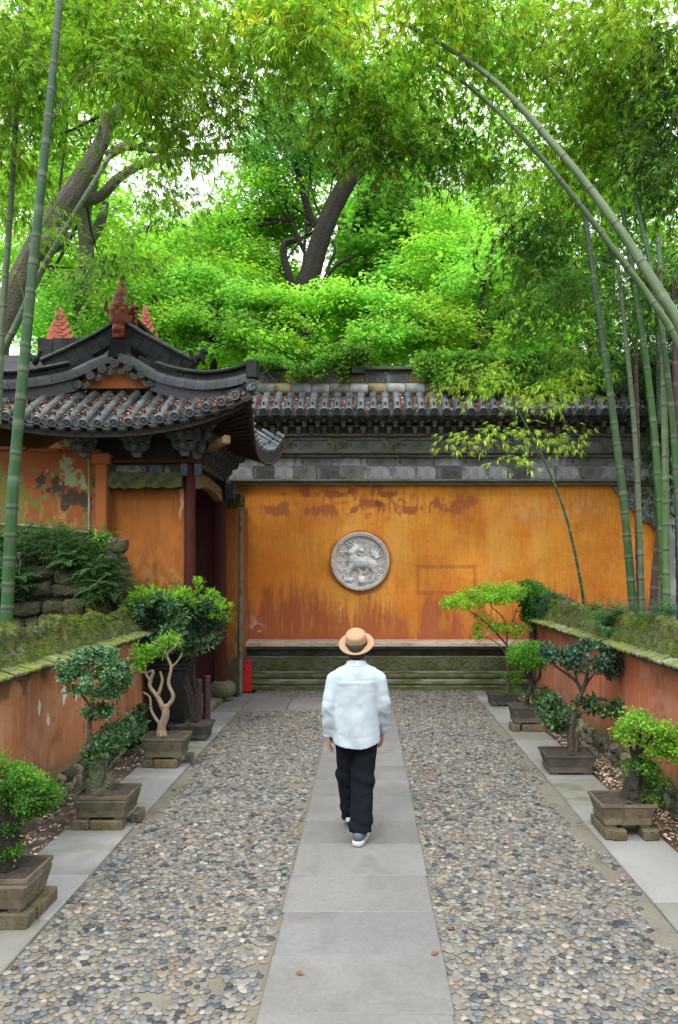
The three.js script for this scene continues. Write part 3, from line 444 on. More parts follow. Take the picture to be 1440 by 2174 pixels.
{
  const D = 14.5, X0 = PX(500, D), X1 = PX(1397, D), Yb = 0.92, Yt = PY(1029, D);
  const Wm = X1 - X0, Hm = Yt - Yb;
  // painted plaster: pixel-free description in photo wall units (u across 0..897 px, v down 0..328 px)
  const map = tex(2048, 1024, (U, Vv) => {
    const x = U * 897 + 500, y = 1358 - Vv * 329, n = fbm(x * 0.02, y * 0.02, 1, 5), st = fbm(x * 0.16, y * 0.012, 4, 4), fine = fbm(x * 0.5, y * 0.12, 8, 3), g = fbm(x * 0.05, y * 0.05, 12, 4);
    let c = mix3([0.6, 0.18, 0.009], [0.76, 0.31, 0.028], ss(0.3, 0.7, n * 0.6 + st * 0.4));
    c = mix3(c, [0.55, 0.17, 0.012], ss(0.5, 0.68, st) * 0.5);
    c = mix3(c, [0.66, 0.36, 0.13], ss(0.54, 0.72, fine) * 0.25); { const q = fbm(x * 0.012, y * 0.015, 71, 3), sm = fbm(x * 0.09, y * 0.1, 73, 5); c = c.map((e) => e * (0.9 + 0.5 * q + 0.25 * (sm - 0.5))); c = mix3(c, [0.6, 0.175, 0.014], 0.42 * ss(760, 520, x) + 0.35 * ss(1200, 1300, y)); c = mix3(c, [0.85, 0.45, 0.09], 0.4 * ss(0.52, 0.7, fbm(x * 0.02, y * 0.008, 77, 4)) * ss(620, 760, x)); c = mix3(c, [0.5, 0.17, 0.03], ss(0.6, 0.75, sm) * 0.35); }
    // worn red band along the bottom with ragged upright edges
    const edge = 1310 - 46 * (fbm(x * 0.024, 1, 3, 3) - 0.5) * 2.2 - 34 * (fbm(x * 0.11, 2, 5, 3) - 0.5) * 2 - 22 * ss(760, 560, x) + 10 * ss(1100, 1300, x);
    const low = ss(-34, 26, y - edge + 8 + (fbm(x * 0.3, y * 0.05, 3, 3) - 0.5) * 60 + (fine - 0.5) * 40);
    const redc = mix3([0.34, 0.07, 0.022], [0.47, 0.13, 0.045], fbm(x * 0.06, y * 0.03, 6, 4));
    c = mix3(c, redc, low * 0.92);
    c = mix3(c, [0.6, 0.24, 0.03], low * ss(0.56, 0.72, fbm(x * 0.14, y * 0.014, 22, 4)) * 0.6 * ss(1352, 1325, y));
    // worn red patches near the top, left part
    const band = Math.exp(-Math.pow((y - 1078 + 0.03 * (x - 700)) / 24, 2)) * ss(520, 600, x) * ss(1080, 980, x), tl = Math.exp(-Math.pow((y - 1048) / 14, 2)) * ss(560, 640, x) * ss(900, 820, x);
    const tp = ss(0.33, 0.58, fbm(x * 0.04, y * 0.06, 31, 5) * (0.3 + 0.75 * Math.max(band, tl)) + (fbm(x * 0.22, y * 0.05, 33, 4) - 0.5) * 0.55 + 0.02);
    c = mix3(c, [0.4, 0.11, 0.035], tp * Math.min(1, Math.max(band, tl) * 1.6) * 0.95);
    // ring of under-colour round the medallion
    const rm = Math.hypot(x - 765, y - 1194), ring = ss(72, 64, rm + (g - 0.5) * 10);
    c = mix3(c, [0.36, 0.1, 0.03], ring * 0.8);
    // ghost of a removed frame
    const fx = Math.max(Math.abs(x - 948) - 60, Math.abs(y - 1231) - 28), fr = ss(5, 2.5, Math.abs(fx)) + ss(4.5, 2, Math.abs(y - 1257)) * ss(0, -3, fx) * 0.4 + ss(3, 1, Math.abs(x - 890)) * ss(1255, 1262, y) * ss(1340, 1310, y) * 0.5;
    c = mix3(c, [0.36, 0.12, 0.03], clamp(fr * (0.35 + 0.8 * fbm(x * 0.2, y * 0.2, 7, 3))) * 0.75);
    // pale salts, upper right, and bare plaster spots
    const sl = ss(0.46, 0.74, fbm(x * 0.16, y * 0.07, 41, 5)) * Math.exp(-Math.pow((y - 1082 + 0.06 * (x - 1150)) / 20, 2)) * ss(1050, 1120, x) * ss(1330, 1240, x);
    c = mix3(c, [0.62, 0.46, 0.34], sl * 0.5);
    const bl = ss(0.54, 0.66, fbm(x * 0.1, y * 0.1, 43, 4)) * Math.exp(-Math.pow((x - 543) / 16, 2) - Math.pow((y - 1335) / 22, 2));
    c = mix3(c, [0.6, 0.48, 0.4], bl * 0.9);
    // dark damp streaks at lower right and by the gate, spots
    c = mix3(c, [0.24, 0.09, 0.03], ss(1245, 1300, y) * ss(0.5, 0.64, fbm(x * 0.07, y * 0.02, 51, 4)) * ss(1080, 1180, x) * 0.75);
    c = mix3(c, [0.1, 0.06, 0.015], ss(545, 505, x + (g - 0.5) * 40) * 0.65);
    const hole = ss(9, 4, Math.hypot((x - 803) * 0.8, y - 1070) + (fine - 0.5) * 6); c = mix3(c, [0.2, 0.05, 0.02], hole * 0.8);
    if (h3(Math.floor(x * 0.9), Math.floor(y * 0.9), 5) > 0.9985) c = mix3(c, [0.15, 0.06, 0.02], 0.6);
    return c;
  });
  const pm = mat('worn orange plaster', { map, bumpMap: (() => { const t = bumpA.clone(); t.repeat.set(6, 3); t.needsUpdate = true; return t; })(), bumpScale: 0.006, roughness: 0.9 });
  const pg = new THREE.BoxGeometry(Wm, Hm, 0.5).translate((X0 + X1) / 2, (Yb + Yt) / 2, -0.25); // front face uv spans the whole panel
  part(wallThing, 'plaster_panel', pg, pm);
  // plinth: courses stepped like a carved base
  const L0 = PX(505, 14.2), L1 = 5.6, cx = (L0 + L1) / 2, lw = L1 - L0;
  const course = (name, y0, y1, d, m, bev = 0.012) => part(wallThing, name, chBox(lw, y1 - y0, 0.6, bev, cx, (y0 + y1) / 2, wz(d) - 0.3), m);
  course('plinth_course', 0, 0.09, 14.14, M.plinthMoss, 0.02); course('plinth_course', 0.09, 0.2, 14.19, M.plinth, 0.03); course('plinth_course', 0.2, 0.3, 14.25, M.plinthMoss, 0.03);
  course('plinth_course', 0.3, 0.34, 14.28, M.plinth); const carved = course('carved_band', 0.34, 0.58, 14.36, M.plinthMoss, 0.006);
  course('plinth_course', 0.58, 0.62, 14.36, M.plinth); course('plinth_course', 0.62, 0.76, 14.47, M.brickDark); course('plinth_course', 0.76, 0.81, 14.3, M.plinth, 0.02); course('ledge', 0.81, 0.9, 14.22, M.plinthTop, 0.015); course('ledge', 0.9, 0.925, 14.4, M.plinthTop, 0.006);
  const sc = []; // scrolling tendrils on the carved band
  for (let i = 0, x = L0 + 0.1; x < L1 - 0.2; x += 0.34, i++) {
    const s = i % 2 ? 1 : -1, pts = []; for (let k = 0; k <= 14; k++) { const a = k / 14 * 5.2, q = 0.085 * (1 - k / 17); pts.push(V(x + 0.17 + Math.cos(a + 3.4) * q * 1.3, 0.46 + s * Math.sin(a + 3.4) * q, wz(14.355))); }
    sc.push(limb(pts, [0.013, 0.011, 0.005], 5, { div: 1 }));
    for (let k = 0; k < 5; k++) sc.push(new THREE.SphereGeometry(0.03, 6, 4).scale(1, 0.6, 0.6).translate(x + rr(R0, 0, 0.34), 0.46 + rr(R0, -0.09, 0.09), wz(14.36)));
  }
  part(carved, 'carved_scroll', join(sc), M.plinth);
  // cornice: moulding, two courses of blocks, moulding, framed panels, corbels
  const c0 = PX(488, 14.4), c1 = PX(1397, 14.4), cw = c1 - c0, cc = (c0 + c1) / 2, Yc = (y, d = 14.4) => PY(y, d);
  const band = (name, y0, y1, d, m, bev = 0.01) => part(wallThing, name, chBox(cw, Math.abs(Yc(y1) - Yc(y0)) - 0.001, 0.9, bev, cc, (Yc(y0) + Yc(y1)) / 2, wz(d) - 0.45), m);
  band('moulding', 1030, 1024, 14.36, M.greyMoss); band('moulding', 1024, 1018, 14.3, M.greyMoss, 0.02);
  const blocks = (y0, y1, d, w, mats) => { for (let x = c0, i = 0; x < c1 - 0.05; i++) { const ww = Math.min(w * rr(R0, 0.85, 1.25), c1 - x); const h = Yc(y1) - Yc(y0) - 0.006; const o = part(wallThing, 'cornice_block', chBox(ww - 0.006, h, 0.8, 0.006, 0, 0, 0, 0.002), mats[Math.floor(R0() * mats.length)]); o.position.set(x + ww / 2, (Yc(y0) + Yc(y1)) / 2, wz(d + rr(R0, -0.004, 0.006)) - 0.4); uvBox; x += ww; } };
  blocks(1018, 990, 14.36, 0.43, [M.greyPale, M.greyPale, M.grey, M.greyDark, M.greyPale]); blocks(990, 972, 14.38, 0.62, [M.greyPale, M.grey, M.grey, M.greyPale]);
  band('moulding', 972, 966, 14.3, M.greyMoss, 0.02); band('moulding', 966, 961, 14.24, M.brickDark, 0.02);
  band('brick_course', 961, 928, 14.4, M.greyMoss);
  for (let x = c0 + 0.5; x < c1; x += 1.04) { // long panels with raised, notched frames
    const h = Yc(930) - Yc(959); const s = poly([[-0.46, -h / 2], [0.46, -h / 2], [0.46, h / 2 - 0.07], [0.4, h / 2 - 0.07], [0.4, h / 2], [-0.4, h / 2], [-0.4, h / 2 - 0.07], [-0.46, h / 2 - 0.07]]), hole = new THREE.Path([[-0.4, -h / 2 + 0.035], [0.4, -h / 2 + 0.035], [0.4, h / 2 - 0.11], [0.34, h / 2 - 0.11], [0.34, h / 2 - 0.035], [-0.34, h / 2 - 0.035], [-0.34, h / 2 - 0.11], [-0.4, h / 2 - 0.11]].map((e) => new THREE.Vector2(...e))); s.holes.push(hole);
    const o = part(wallThing, 'panel_frame', extrude(s, 0.03, 0.006), R0() < 0.5 ? M.grey : M.greyMoss); o.position.set(x, (Yc(930) + Yc(959)) / 2, wz(14.4));
    const q = part(wallThing, 'panel', chBox(0.66, h - 0.1, 0.03, 0.006), M.grey); q.position.set(x, (Yc(930) + Yc(959)) / 2 - 0.01, wz(14.4));
  }
  band('moulding', 928, 922, 14.3, M.greyMoss, 0.015); band('brick_course', 922, 880, 14.36, M.brickDark);
  const cg = [0, 1].map((k) => uvBox(join(chBox(0.09, 0.07, 0.16, 0.008), chBox(0.06, 0.06, 0.12, 0.006, 0, -0.06, -0.01)), 1, k)); let ci = 0;
  for (const [yy, dd, off] of [[911, 14.3, 0], [897, 14.2, 0.12], [885, 14.1, 0]]) { for (let x = c0 + 0.1 + off; x < c1 - 0.05; x += 0.245) { const o = part(wallThing, 'corbel', cg[ci++ % 2], R0() < 0.5 ? M.greyMoss : M.brickDark); o.position.set(x, Yc(yy, dd), wz(dd)); } band('brick_course', yy - 3, yy - 6, dd - 0.03, M.greyMoss, 0.006); }
  // corner carving upper right
  const S = (px, py) => [PX(px, 14.48), PY(py, 14.48)], tri = poly([S(1300, 1034), S(1392, 1034), S(1392, 1128), S(1380, 1112), S(1366, 1108), S(1352, 1090), S(1336, 1078), S(1322, 1060), S(1308, 1046)]);
  const spd = part(wallThing, 'corner_carving', extrude(tri, 0.03, 0.008), M.grey); spd.position.z = wz(14.47);
  const sw = []; const rs = rng(31); for (let i = 0; i < 26; i++) { const px = rr(rs, 1312, 1386), lim = 1036 + (px - 1300) * 0.86, py = rr(rs, 1040, Math.max(1042, lim - 4)), c = S(px, py), a0 = rs() * 6, s = rs() < 0.5 ? 1 : -1, q = rr(rs, 0.035, 0.07); const pts = []; for (let k = 0; k < 9; k++) { const a = a0 + s * k * 0.6; pts.push(V(c[0] + Math.cos(a) * q * (1 - k / 12), c[1] + Math.sin(a) * q * (1 - k / 12), wz(14.43))); } sw.push(limb(pts, [0.016, 0.01], 5, { div: 1 })); }
  part(spd, 'carved_scroll', tf(join(sw), 0, 0, -wz(14.47)), M.greyPale);
  // end pier at the right
  part(wallThing, 'end_pier', chBox(0.9, 5.5, 0.5, 0.02, PX(445, 14.6), 2.75, wz(14.62) - 0.25), M.brickDark);
  part(wallThing, 'end_pier', chBox(0.34, 4.6, 0.7, 0.02, PX(1418, 14.4), 2.3, wz(14.4) - 0.3), M.greyPale);
  part(wallThing, 'end_pier', chBox(0.5, 5.2, 0.6, 0.02, PX(1450, 14.4), 2.6, wz(14.45) - 0.3), M.brickDark);
  // roof
  const litter = [], ex0 = PX(534, 13.88), ex1 = PX(1440, 13.88), n = Math.round((ex1 - ex0) / 0.222);
  layTiles(wallThing, n, (t) => V(mix(ex0, ex1, t), PY(872, 13.88), wz(13.88)), (t) => V(mix(ex0, ex1, t), PY(838, 14.42), wz(14.42)), { rad: 0.078, w: 0.222, seed: 61, litter, litterN: 34 });
  part(wallThing, 'roof_bed', sweep([V(ex0 - 0.1, 0, 0), V(ex1 + 0.1, 0, 0)], [[wz(14.0), PY(872, 13.88) - 0.12], [wz(14.02), PY(872, 13.88) - 0.06], [wz(14.44), PY(838, 14.42) - 0.06], [wz(15.0), PY(872, 13.88) - 0.1], [wz(14.9), PY(872, 13.88) - 0.25]].map(([z, y]) => [z, y])), M.brickDark);
  // ridge: round course, panel course, cap
  const rx0 = PX(505, 14.5), rx1 = PX(1450, 14.5); let x = rx0, k = 0;
  const rcourse = (y0, y1, d, w, mats, round) => { for (let x = rx0; x < rx1;) { const ww = w * rr(R0, 0.9, 1.1), yb = PY(y0, 14.5), h = PY(y1, 14.5) - yb; const g = round ? uvBox(new THREE.CylinderGeometry(h / 2, h / 2, ww - 0.008, 12).rotateZ(Math.PI / 2).scale(1, 1, 0.9)) : chBox(ww - 0.008, h - 0.004, 0.26, 0.01, 0, 0, 0, 0.003); const o = part(wallThing, 'ridge_brick', round ? toCreasedNormals(g, 0.7) : g, mats[Math.floor(R0() * mats.length)]); o.position.set(x + ww / 2, yb + h / 2, wz(d) - (round ? 0.02 : 0.13)); x += ww; } };
  rcourse(840, 813, 14.5, 0.36, [M.greyPale, M.yellowMoss, M.grey], true);
  rcourse(813, 786, 14.52, 0.42, [M.yellowMoss, M.yellowMoss, M.greyMoss, M.greyDark], false); rcourse(786, 779, 14.44, 0.5, [M.greyDark, M.brickDark, M.yellowMoss], false);
  part(wallThing, 'ridge_core', chBox(rx1 - rx0, PY(790, 14.5) - PY(842, 14.5), 0.22, 0.01, (rx0 + rx1) / 2, (PY(790, 14.5) + PY(842, 14.5)) / 2, wz(14.72)), M.brickDark);
  const lf = new THREE.Group(); const lt = scatter(scene, 'fallen_leaves', leafDry, LM.dry, litter.map((e) => ({ ...e, p: e.p.clone().add(V(0, 0, -14.5)) })), 'dry pinkish leaves caught between the roof tiles of the screen wall');
  // medallion
  const md = new THREE.Group(); md.name = 'medallion'; md.userData.label = 'round pale stone medallion carved with a horned beast'; wallThing.add(md); md.position.set(PX(765, 14.45), PY(1192, 14.45), 0);
  const Rm = 0.565, lathe = new THREE.LatheGeometry([[0, 0.02], [Rm * 0.86, 0.02], [Rm * 0.865, 0.09], [Rm * 0.9, 0.1], [Rm * 0.92, 0.085], [Rm * 0.95, 0.105], [Rm * 0.985, 0.09], [Rm, 0.0], [Rm, -0.02]].map((e) => new THREE.Vector2(...e)), 56).rotateX(Math.PI / 2);
  M.carve = mat('pale carved stone', { map: (() => { const t = stoneTex([0.66, 0.665, 0.67], [0.82, 0.82, 0.82], [0.48, 0.48, 0.46], 6, 99, 256); t.repeat.set(2, 2); return t; })(), roughness: 0.85 });
  M.carveFrame = mat('warm pale stone', { map: (() => { const t = stoneTex([0.58, 0.52, 0.46], [0.7, 0.65, 0.6], [0.42, 0.37, 0.3], 6, 100, 256); t.repeat.set(2, 2); return t; })(), roughness: 0.85 });
  part(md, 'frame', toCreasedNormals(uvBox(lathe), 0.5), M.carveFrame);
  // relief as a height field of a striding scaled beast looking back, clouds and waves (units of the radius)
  const caps = []; const cp = (a, b, ra, rb, h) => caps.push([a, b, ra, rb, h]);
  cp([-0.18, -0.02], [0.2, -0.02], 0.2, 0.19, 1); cp([0.2, -0.02], [0.42, -0.12], 0.19, 0.17, 1); cp([-0.2, 0.02], [-0.28, 0.3], 0.19, 0.14, 1.05); cp([-0.28, 0.3], [-0.12, 0.44], 0.14, 0.13, 1.2); // body, neck, skull
  cp([-0.12, 0.44], [0.08, 0.36], 0.1, 0.06, 1.25); cp([-0.1, 0.3], [0.05, 0.22], 0.05, 0.035, 1.1); cp([0.08, 0.4], [0.16, 0.5], 0.03, 0.02, 1.2); // muzzle, jaw, nose curl
  cp([-0.2, 0.55], [-0.42, 0.72], 0.035, 0.02, 1.1); cp([-0.15, 0.56], [-0.3, 0.78], 0.03, 0.015, 1.1); // horns
  for (let i = 0; i < 9; i++) cp([-0.24 - i * 0.012, 0.5 - i * 0.075], [-0.5 + (i % 3) * 0.06, 0.62 - i * 0.1], 0.03, 0.012, 1.25); for (let i = 0; i < 6; i++) cp([-0.14 + i * 0.01, 0.22 - i * 0.06], [-0.3, 0.2 - i * 0.075], 0.02, 0.014, 1.9); // mane
  cp([-0.28, -0.14], [-0.42, -0.4], 0.12, 0.075, 1); cp([-0.42, -0.4], [-0.44, -0.58], 0.07, 0.06, 0.9); cp([-0.5, -0.62], [-0.3, -0.62], 0.08, 0.08, 0.9); // fore leg and block
  cp([-0.1, -0.16], [0.02, -0.4], 0.09, 0.05, 0.8); cp([0.02, -0.4], [-0.06, -0.52], 0.05, 0.05, 0.8);
  cp([0.42, -0.14], [0.5, -0.38], 0.14, 0.08, 1); cp([0.5, -0.38], [0.42, -0.62], 0.07, 0.055, 0.95); cp([0.42, -0.62], [0.36, -0.68], 0.06, 0.05, 0.9); cp([0.28, -0.14], [0.2, -0.38], 0.1, 0.06, 0.75); cp([0.2, -0.38], [0.06, -0.36], 0.05, 0.05, 0.75); // hind legs
  for (let i = 0; i < 8; i++) { const a = 0.05 + i * 0.27; cp([0.46 + Math.cos(a) * 0.07, 0.12 + Math.sin(a) * 0.08], [0.42 + Math.cos(a) * 0.33, 0.18 + Math.sin(a) * 0.42], 0.034, 0.016, 1.1); } // bushy tail
  cp([0.05, -0.64], [0.05, -0.63], 0.15, 0.15, 1); // ball
  const rs2 = rng(77); for (const [x, y] of [[0.1, 0.72], [0.28, 0.68], [-0.62, 0.28], [-0.68, 0.06], [-0.64, -0.3], [-0.48, -0.3], [-0.56, -0.5], [0.7, -0.1], [0.72, -0.32], [0.62, -0.5], [0.4, 0.62], [-0.1, 0.74], [-0.3, -0.76], [0.02, -0.82]]) { const a = rs2() * 6; for (let k = 0; k < 5; k++) cp([x + Math.cos(a + k) * 0.06, y + Math.sin(a + k) * 0.05], [x + Math.cos(a + k + 1) * 0.06, y + Math.sin(a + k + 1) * 0.05], 0.028, 0.022, 0.6); }
  const hgt = (x, y) => {
    let h = 0; for (const [a, b, ra, rb, k] of caps) { const dx = b[0] - a[0], dy = b[1] - a[1], t = clamp(((x - a[0]) * dx + (y - a[1]) * dy) / (dx * dx + dy * dy + 1e-9)), d = Math.hypot(x - a[0] - dx * t, y - a[1] - dy * t) / mix(ra, rb, t); if (d < 1) h = Math.max(h, k * (0.035 + 0.6 * Math.min(0.14, mix(ra, rb, t)) * Math.sqrt(1 - d * d))); }
    const body = Math.hypot((x - 0.12) / 0.5, (y + 0.02) / 0.26) < 1 && h > 0.03; if (body) { const u = x * 19 + (Math.floor(y * 21) % 2) * 0.5, v = y * 21; h += 0.014 * (1 - Math.hypot(((u % 1) + 1) % 1 - 0.5, ((v % 1) + 1) % 1 - 0.2) * 1.4); }
    if (h === 0) { const wv = y < -0.42 ? Math.sin(Math.hypot(x - 0.35, y + 1.0) * 42) : y > 0.4 && x < -0.1 ? Math.sin(Math.atan2(y - 0.2, x + 0.1) * 26) * 0.7 : 0; h = 0.022 * wv + 0.006 * n3(x * 9 + 50, y * 9 + 50, 1); }
    return h;
  };
  const N = 240, rp = [], ri = []; for (let j = 0; j <= N; j++) for (let i = 0; i <= N; i++) { const x = (i / N * 2 - 1), y = (j / N * 2 - 1); rp.push(x * Rm, y * Rm, 0.005 + 1.15 * hgt(x / 0.88 * 0.88, y)); }
  for (let j = 0; j < N; j++) for (let i = 0; i < N; i++) { const x = ((i + 0.5) / N * 2 - 1), y = ((j + 0.5) / N * 2 - 1); if (Math.hypot(x, y) > 0.9) continue; const a = j * (N + 1) + i; ri.push(a, a + 1, a + N + 2, a, a + N + 2, a + N + 1); }
  const rg = new THREE.BufferGeometry(); rg.setAttribute('position', new THREE.Float32BufferAttribute(rp, 3)); rg.setIndex(ri); rg.computeVertexNormals(); rg.setAttribute('uv', new THREE.Float32BufferAttribute(rp.filter((_, i) => i % 3 < 2), 2));
  part(md, 'carved_relief', rg, M.carve);
}
// ---------------------------------------------------------------- gatehouse
const gh = thing('gatehouse', 'gate building with upturned grey tiled roof, red ridge ornament and orange side wall', 'gate', [-3.6, 0, -11.7]);
const GW = (x, y, d) => V(x + 3.6, y, -d + 11.7), GL = (px, py, d) => P(px, py, d).sub(gh.position);
const mapUV = (g, u0, u1, v0, v1, sw = false) => { const uv = g.attributes.uv; for (let i = 0; i < uv.count; i++) uv.setXY(i, (uv.getX(i) - u0) / (u1 - u0), (uv.getY(i) - v0) / (v1 - v0)); return g; };
function courseAlong(parent, name, pts, prof, n, mats, gap = 0.02, crease = 0.6) { const c = new THREE.CatmullRomCurve3(pts, false, 'centripetal'); for (let i = 0; i < n; i++) { const q = [0, 0.33, 0.67, 1].map((k) => c.getPointAt(clamp((i + mix(gap, 1 - gap, k)) / n))); part(parent, name, sweep(q, prof, { crease }), mats[Math.floor(R0() * mats.length)]); } }
const circ = (r, cy, n = 9, a0 = 0, a1 = Math.PI) => Array.from({ length: n }, (_, i) => { const a = mix(a0, a1, i / (n - 1)); return [Math.cos(a) * r, cy + Math.sin(a) * r]; });
const rectP = (w, y0, y1) => [[-w / 2, y0], [w / 2, y0], [w / 2, y1], [-w / 2, y1]];
{
  const eF = (t) => { const X = mix(-5.72, -1.5, t), s = Math.abs((X + 3.6) / 2.11); return GW(X, 4.2 + 0.44 * Math.pow(s, 2.3), 9.86 - 0.08 * s * s * s); };
  const tF = (t) => { const X = mix(-5.72, -1.5, t), s = Math.abs(X + 3.6), e = eF(t), run = s < 0.85 ? 1.0 : mix(1.0, 0.1, (s - 0.85) / 1.26); return V(e.x, e.y + run * 0.6 - 0.12 * Math.max(0, (s - 0.85) / 1.26), e.z - run); };
  const litter = [];
  layTiles(gh, 21, eF, tF, { rad: 0.059, w: 0.2, seed: 71, litter, litterN: 32 });
  const eS = (sx) => (t) => { const d = mix(9.8, 13.6, t), s = Math.abs((d - 11.7) / 1.9); return GW(-3.6 + sx * (2.07 - 0.14 * (1 - Math.pow(s, 1.5))), 4.18 + 0.48 * Math.pow(s, 2.6), d); };
  const tS = (sx) => (t) => { const d = mix(9.8, 13.6, t), s = Math.abs(d - 11.7), e = eS(sx)(t), run = s < 0.85 ? 1.2 : mix(1.2, 0.1, (s - 0.85) / 1.05); return V(e.x - sx * run, Math.max(e.y, 4.05) + run * 0.62, e.z); };
  layTiles(gh, 19, eS(1), tS(1), { rad: 0.059, w: 0.2, seed: 72 });
  scatter(scene, 'fallen_leaves', leafDry, LM.dry, litter.map((e) => ({ ...e, p: e.p.clone().add(gh.position) })), 'dry pinkish leaves lying in the tile channels of the gate roof');
  // boards under the tiles, left and rear slopes, upper slopes
  const sheet = (name, a, b, n, m, th = 0.05) => { const t = []; for (let i = 0; i < n; i++) { const q = [a(i / n), a((i + 1) / n), b((i + 1) / n), b(i / n)], lo = q.map((p) => p.clone().add(V(0, -th, 0))); const f = (x, y, z) => t.push(...x.toArray(), ...y.toArray(), ...z.toArray()); for (const [k, s] of [[q, 1], [lo, -1]]) { f(k[0], k[1], k[2]); f(k[0], k[2], k[3]); } for (let e = 0; e < 4; e++) { const g = (e + 1) % 4; f(q[e], q[g], lo[g]); f(q[e], lo[g], lo[e]); } } part(gh, name, uvBox(fromTris(t)), m); };
  const dn = (f, k) => (t) => f(t).add(V(0, -k, 0));
  sheet('roof_board', (t) => eF(t).lerp(tF(t), 0.1).add(V(0, -0.08, 0)), dn(tF, 0.07), 20, M.timberDark); sheet('roof_board', (t) => eS(1)(t).lerp(tS(1)(t), 0.04).add(V(0, -0.08, 0)), dn(tS(1), 0.07), 20, M.timberDark);
  sheet('roof_slope', eS(-1), tS(-1), 20, M.ridge[0]); sheet('roof_slope', (t) => { const p = eF(t); p.z = -p.z - 0.06; return p; }, (t) => { const p = tF(t); p.z = -p.z - 0.06; return p; }, 20, M.tile[1]);
  for (const s of [1, -1]) sheet('roof_slope', (t) => V(s * 0.93, 4.72, mix(0.86, -1.0, t)), (t) => V(s * 0.02, 5.52, mix(0.86, -1.0, t)), 6, M.tile[1]);
  // soffit and rafters
  const pF = (t) => { const p = eF(t); return GW(mix(-4.9, -2.3, t), 4.3, 10.7); }, pS = (t) => GW(-2.45, 4.3, mix(10.6, 13.1, t));
  sheet('soffit', (t) => eF(t).add(V(0, -0.13, -0.12)), pF, 20, M.timberDark, 0.02); sheet('soffit', dn(eS(1), 0.15), pS, 20, M.timberDark, 0.02);
  const raf = (a, b) => part(gh, 'rafter', limb([a, b], [0.028], 6, { div: 1 }), M.rafter);
  for (let i = 1; i < 40; i++) raf(eF(i / 40).lerp(pF(i / 40), 0.22).add(V(0, -0.17, 0)), pF(i / 40).add(V(0, -0.05, 0)));
  for (let i = 0; i < 34; i++) raf(dn(eS(1), 0.18)(i / 34), pS(i / 34).add(V(0, -0.05, 0)));
  const edge = (f, a, b, n, in3 = V()) => curvePts(Array.from({ length: n + 1 }, (_, i) => f(mix(a, b, i / n)).add(V(0, -0.12, 0)).add(in3)), 40);
  part(gh, 'eave_board', sweep(edge(eS(1), 0, 1, 16), rectP(0.05, -0.07, 0.06)), M.rafter); part(gh, 'eave_board', sweep(edge(eF, 0, 1, 16, V(0, 0.0, -0.12)), rectP(0.03, -0.05, 0.03)), M.timberDark);
  part(gh, 'eave_rope_moulding', limb(edge(eS(1), 0.02, 0.98, 16).map((p) => p.add(V(0.02, -0.09, 0))), [0.024], 6, { div: 1 }), M.rafter);
  // gable triangle and verge tiles
  const gd = 10.88, gt = poly([[172, 826], [325, 826], [322, 812], [275, 786], [247, 774], [218, 786], [172, 812]].map(([x, y]) => { const p = GL(x, y, gd); return [p.x, p.y]; }));
  M.gableOrange = mat('dull orange plaster', { c: [0.25, 0.075, 0.012], roughness: 0.9, bumpMap: bumpA, bumpScale: 0.004 });
  const gg = part(gh, 'gable_panel', extrude(gt, 0.05, 0), M.gableOrange); gg.position.z = -gd + 11.7;
  const ve = [0, 1].map((s) => tileEnd(0.064, 80 + s)), vb = fixBarrel(0.3, 0.06, 1), vdr = dripTile(0.13, 0.062);
  [[166, 817], [193, 798], [218, 784], [244, 773], [273, 780], [302, 795], [325, 812]].forEach(([x, y], i, A) => {
    const o = part(gh, 'verge_tile', vb, M.tile[i % 3]); o.position.copy(GL(x, y, gd - 0.17)); const e = part(o, 'tile_end', ve[i % 2], M.disc); e.position.z = 0.012;
    if (i < A.length - 1) { const d = part(gh, 'verge_drip_tile', vdr, M.disc); d.position.copy(GL((x + A[i + 1][0]) / 2, (y + A[i + 1][1]) / 2 + 7, gd - 0.14)); d.rotation.z = i < 3 ? 0.35 : -0.35; }
  });
  // ridges: verge ridge behind (A) and the curved corner ridge in front (B), both sides
  const mir = (p) => V(-p.x, p.y, p.z);
  const A = [GL(264, 700, 11.05), GL(300, 722, 11.05), GL(350, 748, 11.03), GL(412, 780, 10.95)];
  const B = [GL(258, 756, 10.86), GL(290, 770, 10.8), GL(330, 793, 10.68), GL(380, 808, 10.45), GL(440, 815, 10.2), GL(500, 808, 9.95), GL(537, 797, 9.82)];
  for (const f of [(p) => p.clone(), mir]) {
    const a = A.map(f), b = B.map(f);
    courseAlong(gh, 'ridge_brick', a, rectP(0.17, -0.16, 0.0), 7, M.ridge); courseAlong(gh, 'ridge_brick', a, rectP(0.15, 0.004, 0.06), 7, M.ridge); courseAlong(gh, 'ridge_cap', a, [[-0.11, 0.064], [0.11, 0.064], [0.11, 0.09], [0.04, 0.13], [-0.04, 0.13], [-0.11, 0.09]], 6, M.ridge);
    courseAlong(gh, 'ridge_barrel', b, [...circ(0.07, -0.015, 9), [-0.07, -0.09], [0.07, -0.09]].reverse(), 13, M.tileDark, 0.012); part(gh, 'ridge_bed', sweep(curvePts(b.slice(2).map((p) => p.clone().add(V(0, 0, -0.05))), 12), rectP(0.08, -0.24, -0.04)), M.tileDark[1]);
    courseAlong(gh, 'ridge_brick', b.slice(1).map((p) => p.clone().add(V(0, 0, -0.09))), rectP(0.14, 0.05, 0.13), 9, M.ridge); courseAlong(gh, 'ridge_cap', b.slice(2).map((p) => p.clone().add(V(0, 0, -0.08))), [[-0.11, 0.135], [0.11, 0.135], [0.12, 0.16], [0.05, 0.195], [-0.05, 0.195], [-0.12, 0.16]], 8, M.ridge);
